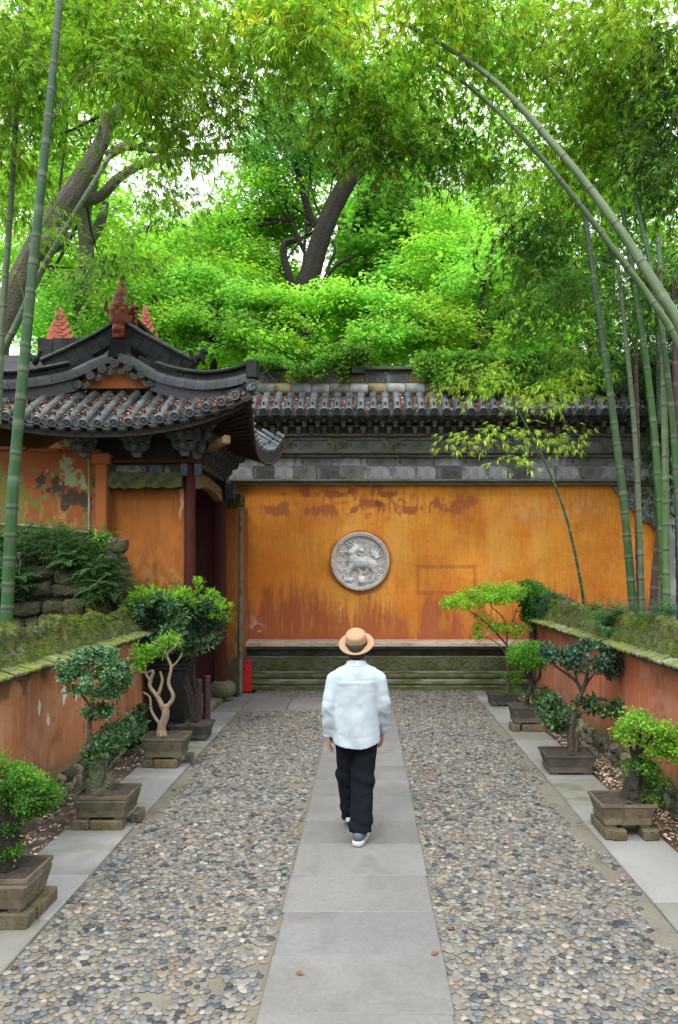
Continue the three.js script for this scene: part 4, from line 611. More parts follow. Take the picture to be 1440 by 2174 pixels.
    const e = b[6]; part(gh, 'ridge_end_block', chBox(0.16, 0.25, 0.15, 0.02, e.x, e.y + 0.07, e.z + 0.01), M.ridge[0]); const ec = part(gh, 'tile_end', tileEnd(0.075, 90), M.disc); ec.position.copy(e).add(V(0, -0.14, 0.06));
    part(gh, 'corner_tile', tf(fixBarrel(0.5, 0.07, 2), e.x, e.y - 0.14, e.z + 0.05, -0.2, 0.6 * Math.sign(e.x), 0), M.tile[1]);
  }
  part(gh, 'ridge_apex_block', sweep([GL(255, 745, 10.8), GL(255, 745, 10.95)], [[-0.17, -0.09], [0.17, -0.09], [0.12, 0.16], [-0.12, 0.16]]), M.ridge[0]);
  courseAlong(gh, 'main_ridge_brick', [GL(255, 705, 11.1), V(0.0, GL(255, 705, 11.1).y, -1.0)], rectP(0.2, -0.1, 0.28), 5, M.ridge); courseAlong(gh, 'main_ridge_cap', [GL(255, 705, 11.1), V(0.0, GL(255, 705, 11.1).y, -1.0)], rectP(0.26, 0.285, 0.34), 5, M.ridge);
  // glazed dragon finial on the ridge end
  const fin = part(gh, 'ridge_finial', iso((x, y, z) => {
    let d = bxS(x, y, z, [0, 0.1, 0.02], [0.08, 0.1, 0.09], 0.03);
    d = smin(d, ell(x, y, z, [0, 0.13, 0.1], [0.08, 0.05, 0.05]), 0.03); d = smin(d, bxS(x, y, z, [0, 0.31, 0], [0.125, 0.11, 0.12], 0.06), 0.04);
    for (const s of [-1, 1]) { d = smin(d, Math.hypot(x - s * 0.07, y - 0.4, z - 0.09) - 0.045, 0.02); d = smin(d, capsule(x, y, z, [s * 0.1, 0.36, 0.02], [s * 0.2, 0.45, 0.03], 0.035, 0.028), 0.03); d = smin(d, capsule(x, y, z, [s * 0.2, 0.45, 0.03], [s * 0.19, 0.55, 0.03], 0.026, 0.022), 0.02); }
    d = smin(d, bxS(x, y, z, [0, 0.47, 0], [0.1, 0.035, 0.1], 0.03), 0.03); d = smin(d, capsule(x, y, z, [0, 0.5, 0], [0, 0.66, -0.02], 0.115, 0.085), 0.03); d = smin(d, capsule(x, y, z, [0, 0.66, -0.02], [0.012, 0.8, -0.04], 0.07, 0.045), 0.03); d = smin(d, capsule(x, y, z, [0.012, 0.8, -0.04], [0.0, 0.93, -0.04], 0.04, 0.012), 0.02);
    d = smin(d, capsule(x, y, z, [0, 0.3, -0.1], [0, 0.42, -0.3], 0.1, 0.09), 0.05);
    return d + 0.0025 * Math.sin(y * 75) * ss(0.45, 0.5, y) + 0.009 * (fbm(x * 16 + 9, y * 16, z * 16, 3) - 0.5);
  }, [-0.27, -0.03, -0.45], [0.27, 0.97, 0.2], 0.0125), M.glaze); fin.position.copy(GL(255, 722, 10.95));
  part(gh, 'ridge_finial', iso((x, y, z) => smin(bxS(x, y, z, [0, 0.12, 0], [0.07, 0.14, 0.05], 0.03), capsule(x, y, z, [0, 0.25, 0], [0.06, 0.3, 0], 0.05, 0.04), 0.03) + 0.006 * Math.sin(y * 80), [-0.15, -0.05, -0.1], [0.15, 0.4, 0.1], 0.012), M.glaze).position.copy(GL(281, 695, 11.3));
  const lion = iso((x, y, z) => { let d = capsule(x, y, z, [-0.06, 0.06, 0], [0.03, 0.1, 0], 0.055, 0.05); d = smin(d, Math.hypot(x - 0.055, y - 0.17, z) - 0.05, 0.03); for (const s of [-1, 1]) { d = smin(d, capsule(x, y, z, [0.05, 0.08, s * 0.03], [0.06, 0, s * 0.03], 0.022, 0.02), 0.02); d = smin(d, capsule(x, y, z, [-0.07, 0.05, s * 0.035], [-0.05, 0, s * 0.035], 0.03, 0.022), 0.02); } d = smin(d, capsule(x, y, z, [-0.1, 0.08, 0], [-0.13, 0.17, 0], 0.022, 0.03), 0.02); d = smin(d, ell(x, y, z, [0.1, 0.155, 0], [0.03, 0.025, 0.03]), 0.02); return d + 0.008 * (fbm(x * 40, y * 40 + 9, z * 40, 2) - 0.5); }, [-0.2, -0.04, -0.1], [0.17, 0.25, 0.1], 0.009);
  for (const [px, s] of [[424, 1], [66, -1]]) { const o = part(gh, 'ridge_beast', lion, M.ridge[0]); o.position.copy(GL(px, 772, 10.6)); o.scale.set(s, 1, 1); }
  // walls, columns, beams
  const gtex = tex(1024, 1024, (u, v) => { const n = fbm(u * 6, v * 7, 2, 5), st = fbm(u * 26, v * 5, 5, 4); let c = mix3([0.22, 0.066, 0.006], [0.31, 0.1, 0.009], n); c = mix3(c, [0.19, 0.05, 0.006], ss(0.5, 0.7, st) * 0.4); c = mix3(c, [0.38, 0.19, 0.05], ss(0.55, 0.72, fbm(u * 12, v * 16, 9, 4)) * ss(0.65, 0.25, v) * 0.6); c = mix3(c, [0.05, 0.05, 0.014], ss(0.5, 0.7, fbm(u * 5, v * 5, 13, 4) + 0.8 * ss(0.6, 0.1, v) * ss(0.6, 0.1, u) - 0.1 + 0.12 * ss(0.25, 0, u)) * 0.9 * ss(0.8, 0.5, v + 0.3 * u)); c = c.map((e) => e * (0.65 + 0.7 * fbm(u * 4, v * 5, 41, 5))); c = mix3(c, [0.035, 0.034, 0.012], ss(0.42, 0.62, fbm(u * 7, v * 6, 43, 4) * 0.6 + 0.55 * ss(0.45, 0.0, v) + 0.3 * ss(0.3, 0, u) - 0.15) * 0.85); c = mix3(c, [0.4, 0.22, 0.07], ss(0.54, 0.68, fbm(u * 11, v * 9, 45, 5)) * ss(0.6, 0.2, v) * ss(0.25, 0.5, u) * 0.7); c = mix3(c, [0.55, 0.36, 0.2], ss(0.6, 0.72, fbm(u * 20, v * 8, 15, 4)) * ss(0.78, 0.98, u) * 0.7); return c; });
  M.gatePlaster = mat('orange gate plaster', { map: gtex, bumpMap: bumpA, bumpScale: 0.006, roughness: 0.92 });
  const wx0 = -4.7, wx1 = PX(394, 10.8), wyT = PY(1012, 10.8);
  const gw = chBox(wx1 - wx0, wyT, 0.34, 0.02, 0, 0, 0); part(gh, 'side_wall', mapUV(gw, PX(233, 10.8) - (wx0 + wx1) / 2, (wx1 - wx0) / 2, 1.45 - wyT / 2, wyT / 2), M.gatePlaster).position.copy(GW((wx0 + wx1) / 2, wyT / 2, 10.95));
  // crumbling moss on the wall head
  const mg = new THREE.BoxGeometry(1.25, 0.2, 0.4, 30, 6, 8), mp = mg.attributes.position; for (let i = 0; i < mp.count; i++) { const x = mp.getX(i), y = mp.getY(i), z = mp.getZ(i), k = fbm(x * 6 + 20, y * 6, z * 6, 3) - 0.5; mp.setXYZ(i, x + k * 0.04, y + (y < 0 ? k * 0.14 : 0), z + k * 0.07); } mg.computeVertexNormals();
  M.mossDark = mat('dark moss', { map: (() => { const t = stoneTex([0.035, 0.045, 0.012], [0.08, 0.09, 0.022], [0.025, 0.025, 0.012], 8, 83, 256, 0.3); t.repeat.set(2, 2); return t; })(), roughness: 1, bumpMap: bumpA, bumpScale: 0.03 });
  part(gh, 'wall_head_moss', uvBox(mg, 1), M.mossDark).position.copy(GL(300, 1021, 10.78));
  const column = (px, d, r, yb, yt) => { const p = GW(PX(px, d), 0, d); const o = part(gh, 'column', limb([V(0, yb, 0), V(0, mix(yb, yt, 0.5), 0), V(0, yt, 0)], [r * 1.04, r, r * 0.95], 20, { div: 4 }), M.timberRed); o.position.set(p.x, 0, p.z); return o; };
  column(404, 10.72, 0.076, 0.1, 4.2); column(469, 13.0, 0.1, 0.3, 4.1); 
  const base = new THREE.LatheGeometry([[0, 0], [0.15, 0], [0.2, 0.04], [0.22, 0.13], [0.2, 0.22], [0.15, 0.27], [0, 0.27]].map((e) => new THREE.Vector2(...e)), 28); const bs = part(gh, 'column_base', toCreasedNormals(uvBox(base), 0.6), M.plinth); bs.position.copy(GW(PX(474, 12.95), 0.09, 12.95));
  part(gh, 'terrace', chBox(2.0, 0.1, 3.2, 0.015, 0, 0, 0), M.plinth).position.copy(GW(-3.45, 0.05, 12.5));
  const beam = (name, pa, pb, w, h, m) => { const c = pa.clone().add(pb).multiplyScalar(0.5), L = pa.distanceTo(pb), o = part(gh, name, chBox(w, h, L, 0.012), m); o.position.copy(c); o.lookAt(c.clone().add(pb.clone().sub(pa)).add(gh.position)); o.rotation.setFromRotationMatrix(new THREE.Matrix4().lookAt(pa, pb, V(0, 1, 0))); return o; };
  beam('plate_beam', GL(205, 981, 10.7), GL(432, 981, 10.7), 0.2, 0.055, M.timberRed); beam('painted_beam', GL(215, 998, 10.76), GL(400, 998, 10.76), 0.16, 0.17, M.timberDark); beam('board', GL(150, 950, 10.85), GL(450, 950, 10.85), 0.05, 0.5, M.timberDark);
  // faded painted fields on the beam: framed lozenges
  for (const [x0, x1, m] of [[246, 312, 'bracket'], [318, 345, 'bluePaint'], [350, 362, 'bracket']]) { const c = GL((x0 + x1) / 2, 998, 10.67), w = (x1 - x0) * 10.67 / F, h = 0.12; const s = poly([[-w / 2, 0], [-w / 2 + 0.03, h / 2], [w / 2 - 0.03, h / 2], [w / 2, 0], [w / 2 - 0.03, -h / 2], [-w / 2 + 0.03, -h / 2]]); part(gh, 'painted_field', extrude(s, 0.008, 0.003), M[m]).position.copy(c); }
  for (const px of [392, 421]) { const o = part(gh, 'beam_end', chBox(0.1, 0.18, 0.1, 0.012), M.bluePaint); o.position.copy(GL(px, 998, 10.64)); }
  const o2 = part(gh, 'beam_end', chBox(0.16, 0.25, 0.14, 0.012), M.bluePaint); o2.position.copy(GL(489, 1043, 12.9));
  const ms = new THREE.Shape(); ms.moveTo(0, 0.02); ms.lineTo(0, 0.2); ms.quadraticCurveTo(1.1, 0.33, 2.2, 0.18); ms.lineTo(2.2, 0.0); ms.quadraticCurveTo(1.9, 0.02, 1.75, 0.06); ms.quadraticCurveTo(1.1, 0.17, 0.45, 0.06); ms.quadraticCurveTo(0.3, 0.02, 0, 0.02);
  const mb = part(gh, 'curved_beam', extrude(ms, 0.12, 0.01, 12), M.timberTan); mb.position.copy(GW(-2.6, 3.44, 10.8)); mb.rotation.y = Math.PI / 2;
  part(gh, 'curved_beam_cap', limb([GW(-2.53, 3.66, 10.8), GW(-2.53, 3.72, 11.9), GW(-2.53, 3.64, 12.95)], [0.035], 8), M.gableOrange);
  for (let i = 0; i < 7; i++) { const o = part(gh, 'door_plank', chBox(0.04, 4.0, 0.245, 0.006), i % 2 ? M.timberRed : M.timberDark); o.position.copy(GW(-2.92, 2.1, 11.15 + i * 0.25)); }
  part(gh, 'back_wall', chBox(2.3, 4.2, 0.25, 0.015), M.timberRed).position.copy(GW(-3.7, 2.1, 13.35)); part(gh, 'board', chBox(0.05, 0.62, 2.5, 0.01), M.timberDark).position.copy(GW(-2.62, 4.0, 11.95));
  const rw = part(gh, 'return_wall', mapUV(chBox(PX(505, 13.3) - PX(476, 13.3), 3.4, 1.1, 0.02), -1.2, 0.4, -1.8, 1.8), M.gatePlaster); rw.position.copy(GW(PX(490, 13.3), 1.75, 13.9));
  part(gh, 'return_wall_board', chBox(0.055, 3.3, 0.05, 0.01), M.greyMoss).position.copy(GW(PX(510, 13.35), 1.7, 13.4)); part(gh, 'wall_head_moss', tf(uvBox(mg.clone()), 0, 0, 0, 0, 0, 0, [0.26, 0.9, 1.2]), M.mossDark).position.copy(GL(496, 1062, 13.4));
  // bracket sets
  const armS = (L) => { const s = new THREE.Shape(); s.moveTo(-L / 2, 0.07); s.lineTo(-L / 2, 0.03); s.quadraticCurveTo(-L * 0.46, -0.04, -L * 0.18, -0.05); s.lineTo(L * 0.18, -0.05); s.quadraticCurveTo(L * 0.46, -0.04, L / 2, 0.03); s.lineTo(L / 2, 0.07); s.closePath(); return tf(extrude(s, 0.05, 0.006), 0, 0, -0.025); };
  const A1 = armS(0.34), A2 = armS(0.5), A3 = armS(0.26), blk = (() => { const g = new THREE.CylinderGeometry(0.058, 0.04, 0.06, 4, 1).rotateY(Math.PI / 4); return uvBox(g); })();
  const bset = (p, ry, k = 1, tiers = 3) => { const g = new THREE.Group(); g.name = 'bracket_set'; g.position.copy(p); g.rotation.y = ry; g.scale.setScalar(k); gh.add(g);
    const B_ = uvBox(new THREE.CylinderGeometry(0.1, 0.07, 0.09, 4).rotateY(Math.PI / 4)); part(g, 'bracket_block', B_, M.bracket);
    for (let t = 0; t < tiers; t++) { const y = 0.09 + t * 0.13, z = 0.02 + t * 0.13; const a = part(g, 'bracket_arm', t % 2 ? A2 : A1, M.bracket); a.position.set(0, y, z); const b = part(g, 'bracket_arm', A3, M.bracket); b.position.set(0, y, z + 0.05); b.rotation.y = Math.PI / 2; for (const x of [-0.15 - 0.06 * (t % 2), 0, 0.15 + 0.06 * (t % 2)]) part(g, 'bracket_block', blk, M.bracket).position.set(x, y + 0.09, z); } };
  for (const [px, py, k] of [[180, 965, 1], [292, 965, 1], [393, 962, 1]]) bset(GL(px, py, 10.6), 0, k);
  bset(GW(-2.45, 3.9, 10.75), 0.78, 1.15);
  for (let i = 0; i < 7; i++) bset(GW(-2.5, 3.84, 11.15 + i * 0.3), Math.PI / 2, 0.9);
  part(gh, 'corner_beam', chBox(0.1, 0.12, 1.2, 0.02), M.timberTan).position.copy(GW(-2.15, 4.02, 10.6)); gh.children.at(-1).rotation.y = 0.5;
}
{ // another roof further back, only its ridge and red fins show
  const rf = thing('rear_roof', 'tiled ridge with two red scaled fins showing behind the gate roof', 'roof', [0, 0, -14.2]);
  const y0 = PY(722, 14.2), xa = PX(118, 14.2), xb = PX(335, 14.2);
  courseAlong(rf, 'ridge_brick', [V(xa - 0.3, y0 - 0.15, 0), V(xb + 0.05, y0 - 0.15, 0)], rectP(0.2, -0.2, 0.16), 8, M.ridge);
  part(rf, 'roof_slope', sweep([V(xa - 1, 0, 0), V(xb + 0.3, 0, 0)], [[1.0, y0 - 0.95], [0.05, y0 - 0.3], [-0.05, y0 - 0.3], [-1.2, y0 - 1.1]]), M.ridge[0]); part(rf, 'wall', chBox(xb - xa + 0.6, y0 - 0.9, 0.3, 0.02, (xa + xb) / 2, (y0 - 0.9) / 2, -0.4), M.gableOrange);
  const fs = poly([[-0.16, 0], [0.13, 0], [0.17, 0.1], [0.1, 0.13], [0.15, 0.22], [0.08, 0.25], [0.12, 0.34], [0.06, 0.37], [0.08, 0.46], [0.03, 0.48], [0.03, 0.62], [-0.03, 0.66], [-0.07, 0.4], [-0.13, 0.2]]);
  const fg = join(extrude(fs, 0.1, 0.012), ...[...Array(8)].map((_, i) => new THREE.TorusGeometry(0.05, 0.012, 5, 8, 3.14).rotateZ(Math.PI).translate(-0.02 + (i % 2) * 0.05, 0.08 + i * 0.065, 0.115)));
  for (const [px, s, k] of [[308, 1, 1], [126, 1, 0.95]]) { const o = part(rf, 'ridge_fin', fg, M.glazeRed); o.position.set(PX(px, 14.2), y0 - 0.02, -0.05); o.scale.set(s * k * (px < 200 ? 1.4 : 1), k, 1); o.rotation.y = 0.3; }
  part(rf, 'ridge_fin', tf(fg, 0, 0, 0, 0, 0, 0, 0.25), M.glazeRed).position.set(PX(333, 14.2), y0 - 0.03, 0);
}
{ // mossy orange wall and dark rubble bank at the left
  const D = 10.6, x0 = PX(-60, D), x1 = PX(214, D), y0 = PY(1134, D), y1 = PY(955, D);
  const t = thing('mossy_wall', 'weathered orange wall with pale green patch and black stains left of the gate', 'wall', [(x0 + x1) / 2, 0, -D]);
  const map = tex(1024, 1024, (u, v) => { const x = -60 + u * 274, y = 1134 - v * 179, n = fbm(x * 0.03, y * 0.03, 2, 5), st = fbm(x * 0.1, y * 0.025, 5, 4), f = fbm(x * 0.09, y * 0.09, 8, 4);
    let c = mix3([0.17, 0.035, 0.008], [0.25, 0.072, 0.012], n); c = mix3(c, [0.34, 0.15, 0.035], ss(0.45, 0.65, st) * ss(1030, 1085, y) * 0.8);
    c = mix3(c, [0.1, 0.115, 0.02], ss(0.42, 0.6, f + 0.4 * ss(120, -10, x) * ss(970, 1040, y) - 0.12 + 0.12 * ss(1090, 1125, y)) * 0.85);
    const wx = (fbm(x * 0.05, y * 0.05, 61, 4) - 0.5) * 60, wy = (fbm(x * 0.05, y * 0.05, 67, 4) - 0.5) * 50; const X2 = x + wx, Y2 = y + wy; const pg = Math.max(ss(1.1, 0.75, Math.hypot((X2 - 140) / 24, (Y2 - 985) / 24)), ss(1.1, 0.75, Math.hypot((X2 - 160) / 28, (Y2 - 1012) / 24))); c = mix3(c, [0.21, 0.25, 0.13], ss(0.3, 0.72, pg * 0.75 + (f - 0.5) * 1.5) * 0.9);
    const bk = Math.max(ss(1.2, 0.3, Math.hypot((X2 - 122) / 28, (Y2 - 1030) / 36)), ss(1.2, 0.3, Math.hypot((X2 - 165) / 40, (Y2 - 1062) / 34)), ss(1.1, 0.4, Math.hypot((X2 - 85) / 10, (Y2 - 1022) / 28))); c = mix3(c, [0.018, 0.018, 0.01], ss(0.25, 0.8, bk * 1.0 + (st - 0.5) * 1.2) * 0.92);
    c = mix3(c, [0.07, 0.08, 0.018], ss(1118, 1134, y) * 0.8); return c; });
  const g = chBox(x1 - x0, y1 - y0, 0.3, 0.02); part(t, 'wall_body', mapUV(g, -(x1 - x0) / 2, (x1 - x0) / 2, -(y1 - y0) / 2, (y1 - y0) / 2), mat('mossy stained plaster', { map, bumpMap: bumpA, bumpScale: 0.008, roughness: 0.95 })).position.set(0, (y0 + y1) / 2, -0.15);
  for (const [a, b, yy] of [[-60, 60, 952], [61, 130, 956], [131, 170, 953], [171, 216, 958]]) part(t, 'coping', chBox((b - a) * D / F - 0.01, 0.05, 0.36, 0.012, PX((a + b) / 2, D) - t.position.x, PY(yy, D), -0.15), M.gableOrange);
  part(t, 'end_post', chBox(0.16, y1 - y0 + 0.6, 0.36, 0.015), M.gableOrange).position.set(x1 - t.position.x + 0.02, (y0 + y1) / 2 - 0.4, -0.12);
  part(t, 'post_cap', chBox(0.26, 0.16, 0.42, 0.02, x1 - t.position.x + 0.02, PY(975, D), -0.12), M.gableOrange);
  part(t, 'wall_trim', limb([P(-60, 1112, D - 0.03), P(60, 1116, D - 0.03), P(190, 1131, D - 0.03)].map((p) => p.sub(t.position)), [0.018], 7), M.yellowMoss); part(t, 'wall_trim', chBox(0.03, y1 - y0 - 0.1, 0.03, 0.006, PX(190, D) - t.position.x, (y0 + y1) / 2, 0.01), M.yellowMoss);
  // rubble bank below
  const rb = thing('rubble_bank', 'dark mossy dry stone bank below the stained wall, with plants on top', 'stone wall', [PX(110, 10.3), 0, -10.3]); const r = rng(55);
  part(rb, 'bank_core', chBox(3.2, 2.5, 0.9, 0.05, -0.72, 1.25, -0.38), M.rubbleDark[0]);
  const sg = [...Array(5)].map((_, i) => { const q = rng(300 + i), g0 = new THREE.DodecahedronGeometry(1, 1), p = g0.attributes.position; for (let k = 0; k < p.count; k++) { const x = p.getX(k), y = p.getY(k), z = p.getZ(k), m = 0.78 + 0.5 * n3(x * 1.1 + i * 7, y * 1.1, z * 1.1 + 3); p.setXYZ(k, clamp(x * m, -0.8, 0.8), clamp(y * m, -0.75, 0.75), z * m); } g0.deleteAttribute('uv'); g0.computeVertexNormals(); return uvBox(toCreasedNormals(g0, 0.6), 0.25, i, i); });
  globalThis.stoneGeos = sg;
  for (let y = 1.15; y < 2.72; y += 0.21) for (let x = PX(-40, 10.2) - rr(r, 0, 0.2); x < PX(238, 10.2);) { const w = rr(r, 0.2, 0.42); const o = part(rb, 'stone', sg[Math.floor(r() * 5)], M.rubbleDark[Math.floor(r() * 2)]); place(o, x + w / 2 - rb.position.x, y + rr(r, -0.03, 0.03), 0.1 + rr(r, -0.03, 0.05), 0, 0, rr(r, -0.25, 0.25)); o.scale.set(w * 0.62, rr(r, 0.12, 0.16), 0.16); x += w; }
}
// ---------------------------------------------------------------- garden walls
const sideTex = (k) => tex(2048, 512, (u, v) => { const x = u * 8.6, y = v * 1.25, n = fbm(x * 1.5, y * 2, 3 + k, 5), st = fbm(x * 8, y * 0.9, 6 + k, 4), f = fbm(x * 5, y * 5, 9 + k, 4), f2 = fbm(x * 22, y * 3, 11 + k, 4);
  let c = k ? mix3([0.34, 0.095, 0.036], [0.46, 0.155, 0.07], n) : mix3([0.34, 0.115, 0.036], [0.46, 0.18, 0.07], n);
  c = mix3(c, k ? [0.33, 0.075, 0.03] : [0.36, 0.1, 0.03], ss(0.5, 0.7, st) * 0.6); c = mix3(c, k ? [0.48, 0.24, 0.14] : [0.5, 0.27, 0.145], ss(0.56, 0.72, f2) * 0.55);
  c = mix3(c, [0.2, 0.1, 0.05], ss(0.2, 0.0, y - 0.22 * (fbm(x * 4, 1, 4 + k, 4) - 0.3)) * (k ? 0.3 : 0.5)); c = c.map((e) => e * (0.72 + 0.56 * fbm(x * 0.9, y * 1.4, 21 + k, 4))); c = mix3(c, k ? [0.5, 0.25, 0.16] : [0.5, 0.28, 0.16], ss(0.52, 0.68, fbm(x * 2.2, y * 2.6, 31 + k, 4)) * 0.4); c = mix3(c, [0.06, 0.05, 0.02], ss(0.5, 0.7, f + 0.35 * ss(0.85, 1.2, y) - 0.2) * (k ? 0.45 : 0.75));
  c = mix3(c, [0.12, 0.13, 0.03], ss(0.14, 0.0, y - 0.1 * f) * 0.7);
  if (!k) { for (const [px, py, a, b] of [[2.75, 0.8, 0.055, 0.15], [2.42, 0.74, 0.028, 0.07], [3.3, 0.78, 0.03, 0.09], [3.1, 0.6, 0.03, 0.06]]) { const h = Math.hypot((x - px) / a, (y - py) / b) + (fbm(x * 18, y * 9, 3, 4) - 0.5) * 2.2; c = mix3(c, [0.16, 0.11, 0.06], ss(1.25, 1.02, h) * 0.7); c = mix3(c, [0.66, 0.6, 0.5], ss(1.0, 0.86, h)); } }
  return c; });
const tuft = [0, 1, 2].map((s) => { const r = rng(500 + s), L = []; for (let i = 0; i < 22; i++) { const d = V(rr(r, -1, 1), rr(r, 0.5, 1.6), rr(r, -1, 1)).normalize(); L.push({ p: V(rr(r, -0.035, 0.035), 0, rr(r, -0.035, 0.035)), dir: d, nrm: rdir(r), l: rr(r, 0.02, 0.05), w: rr(r, 0.005, 0.01), k: rr(r, 0.7, 1.25), wide: 0.3 }); } return leafGeo(L); });
for (const [side, sx, X, da, db] of [['left', -1, -3.02, 3.3, 10.25], ['right', 1, 2.87, 3.9, 12.75]]) {
  const t = thing('garden_wall', side === 'left' ? 'low orange garden wall under mossy tiles on the left, pale flaked patch on its face' : 'low salmon red garden wall under mossy tiles on the right, in front of the bamboo', 'wall', [X, 0, -(da + db) / 2]);
  const L = db - da, r = rng(side === 'left' ? 21 : 22), Z = (d) => (da + db) / 2 - d;
  const m = mat('streaked ' + side + ' plaster', { map: sideTex(side === 'left' ? 0 : 1), bumpMap: (() => { const q = bumpA.clone(); q.repeat.set(8, 1.4); q.needsUpdate = true; return q; })(), bumpScale: 0.006, roughness: 0.93 });
  const g = chBox(0.26, 1.2, L, 0.015); part(t, 'wall_body', mapUV(g, 3.3 + L / 2 < 0 ? 0 : -L / 2, -L / 2 + 8.6, -0.6, 0.65), m).position.set(sx * 0.13, 0.84, 0);
  part(t, 'foundation', chBox(0.3, 0.3, L, 0.02, sx * 0.14, 0.12, 0), M.rubbleDark[0]);
  for (let row = 0; row < 3; row++) for (let d = Math.max(da, 4.6); d < db;) { const w = rr(r, 0.09, 0.22); if (d + w > db) break; const o = part(t, 'stone', stoneGeos[Math.floor(r() * 5)], r() < 0.55 ? M.rubble[Math.floor(r() * 3)] : M.rubbleDark[Math.floor(r() * 2)]); place(o, sx * (-0.035 + row * 0.018 + rr(r, -0.02, 0.015)), 0.03 + row * 0.095 + rr(r, -0.015, 0.015), Z(d + w / 2), Math.PI / 2, 0, rr(r, -0.4, 0.4)); o.scale.set(w * 0.66, rr(r, 0.06, 0.085), 0.085); d += w; }
  const sgz = [0, 1, 2].map((k) => chBox(0.2, 0.03, 0.08, 0.006, 0, 0, 0, 0.004, rng(600 + k)));
  for (let d = da; d < db; d += 0.102) { if (side === 'left' && d < 4.2) continue; const o = part(t, 'eave_tile', sgz[Math.floor(r() * 3)], M.slat[r() < 0.14 ? 1 : r() < 0.45 ? 0 : 2]); place(o, -sx * (0.075 + rr(r, -0.012, 0.012)), 1.455 + rr(r, -0.008, 0.008), Z(d), rr(r, -0.06, 0.06), 0, sx * 0.32 + rr(r, -0.06, 0.06)); }
  for (let d = da + 0.05; d < db; d += 0.115) { const o = part(t, 'eave_tile', sgz[0], M.brickDark); place(o, sx * 0.01, 1.41, Z(d), 0, 0, sx * 0.3); }
  // mossy roof: a lumpy mound over the tiles
  const nu = Math.round(L / 0.035), nv = 22, pos = [], idx = []; const prof = (v) => { const a = v * 2 - 1; return [sx * (0.13 + a * 0.19), 1.45 + 0.29 * Math.pow(1 - Math.abs(a), 0.75)]; };
  for (let i = 0; i <= nu; i++) for (let j = 0; j <= nv; j++) { const d = mix(da, db, i / nu), v = j / nv, [x, y] = prof(v), e = Math.sin(v * Math.PI), k = (fbm(d * 3 + 7, v * 5, 2, 4) - 0.42) * 1.25, k2 = (fbm(d * 11, v * 12, 5, 3) - 0.5) * 1.4; const rib = 0.014 * Math.cos(d * 6.283 / 0.21) * e; pos.push(x + sx * (j < nv / 2 ? -1 : 1) * (k * 0.08 + k2 * 0.03) * e, y + (k * 0.13 + k2 * 0.05 + rib) * (0.3 + e), Z(d)); }
  for (let i = 0; i < nu; i++) for (let j = 0; j < nv; j++) { const a = i * (nv + 1) + j; idx.push(a, a + nv + 1, a + 1, a + 1, a + nv + 1, a + nv + 2); }
  const mg = new THREE.BufferGeometry(); mg.setAttribute('position', new THREE.Float32BufferAttribute(pos, 3)); mg.setIndex(idx); mg.computeVertexNormals(); const muv = []; for (let i = 0; i < pos.length; i += 3) muv.push(pos[i + 2], pos[i] * 2 + pos[i + 1]); mg.setAttribute('uv', new THREE.Float32BufferAttribute(muv, 2));
  part(t, 'mossy_roof', mg, M.moss);
  const lists = [[], [], []]; for (let i = 0; i < 5200; i++) { const d = rr(r, da, db), v = r(), k = Math.floor(i % 3), gi = Math.min(nu, Math.round((d - da) / L * nu)), gj = Math.round(v * nv), a = (gi * (nv + 1) + gj) * 3, q = r() + (fbm(d * 2, v * 3, 14, 3) - 0.5) * 1.4; const c = q < 0.33 ? [0.18, 0.27, 0.025] : q < 0.64 ? [0.075, 0.12, 0.02] : q < 0.88 ? [0.12, 0.1, 0.05] : [0.22, 0.21, 0.15]; lists[k].push({ p: V(pos[a], pos[a + 1] - 0.005, pos[a + 2]), s: rr(r, 0.35, 0.85) * (v > 0.3 && v < 0.7 ? 1.2 : 0.8), ry: r() * 6.3, rx: rr(r, -0.4, 0.4), rz: rr(r, -0.4, 0.4), c: c.map((e) => e * rr(r, 0.75, 1.3)) }); }
  lists.forEach((l, i) => scatter(t, 'moss_tufts', tuft[i], LM.soft, l));
  for (let i = 0; i < 14; i++) { const d = rr(r, da + 0.8, db - 0.3), o = part(t, 'bare_tile', chBox(0.17, 0.03, rr(r, 0.1, 0.2), 0.008, 0, 0, 0, 0.008, r), M.grey); const q = rr(r, 0, 0.07); place(o, sx * (0.02 + q), 1.545 + q * 1.3, Z(d), rr(r, -0.2, 0.2), 0, sx * 0.85); }
  if (side === 'right') part(t, 'end_pier', chBox(0.34, 1.5, 0.2, 0.02, 0.13, 0.75, Z(db + 0.1)), M.timberDark); else { part(t, 'end_pier', chBox(0.3, 1.45, 0.24, 0.02, -0.13, 0.73, Z(db + 0.1)), M.gatePlaster); part(t, 'end_pier', chBox(0.08, 1.3, 0.1, 0.02, 0.06, 0.65, Z(db + 0.05)), M.greyMoss); }
}
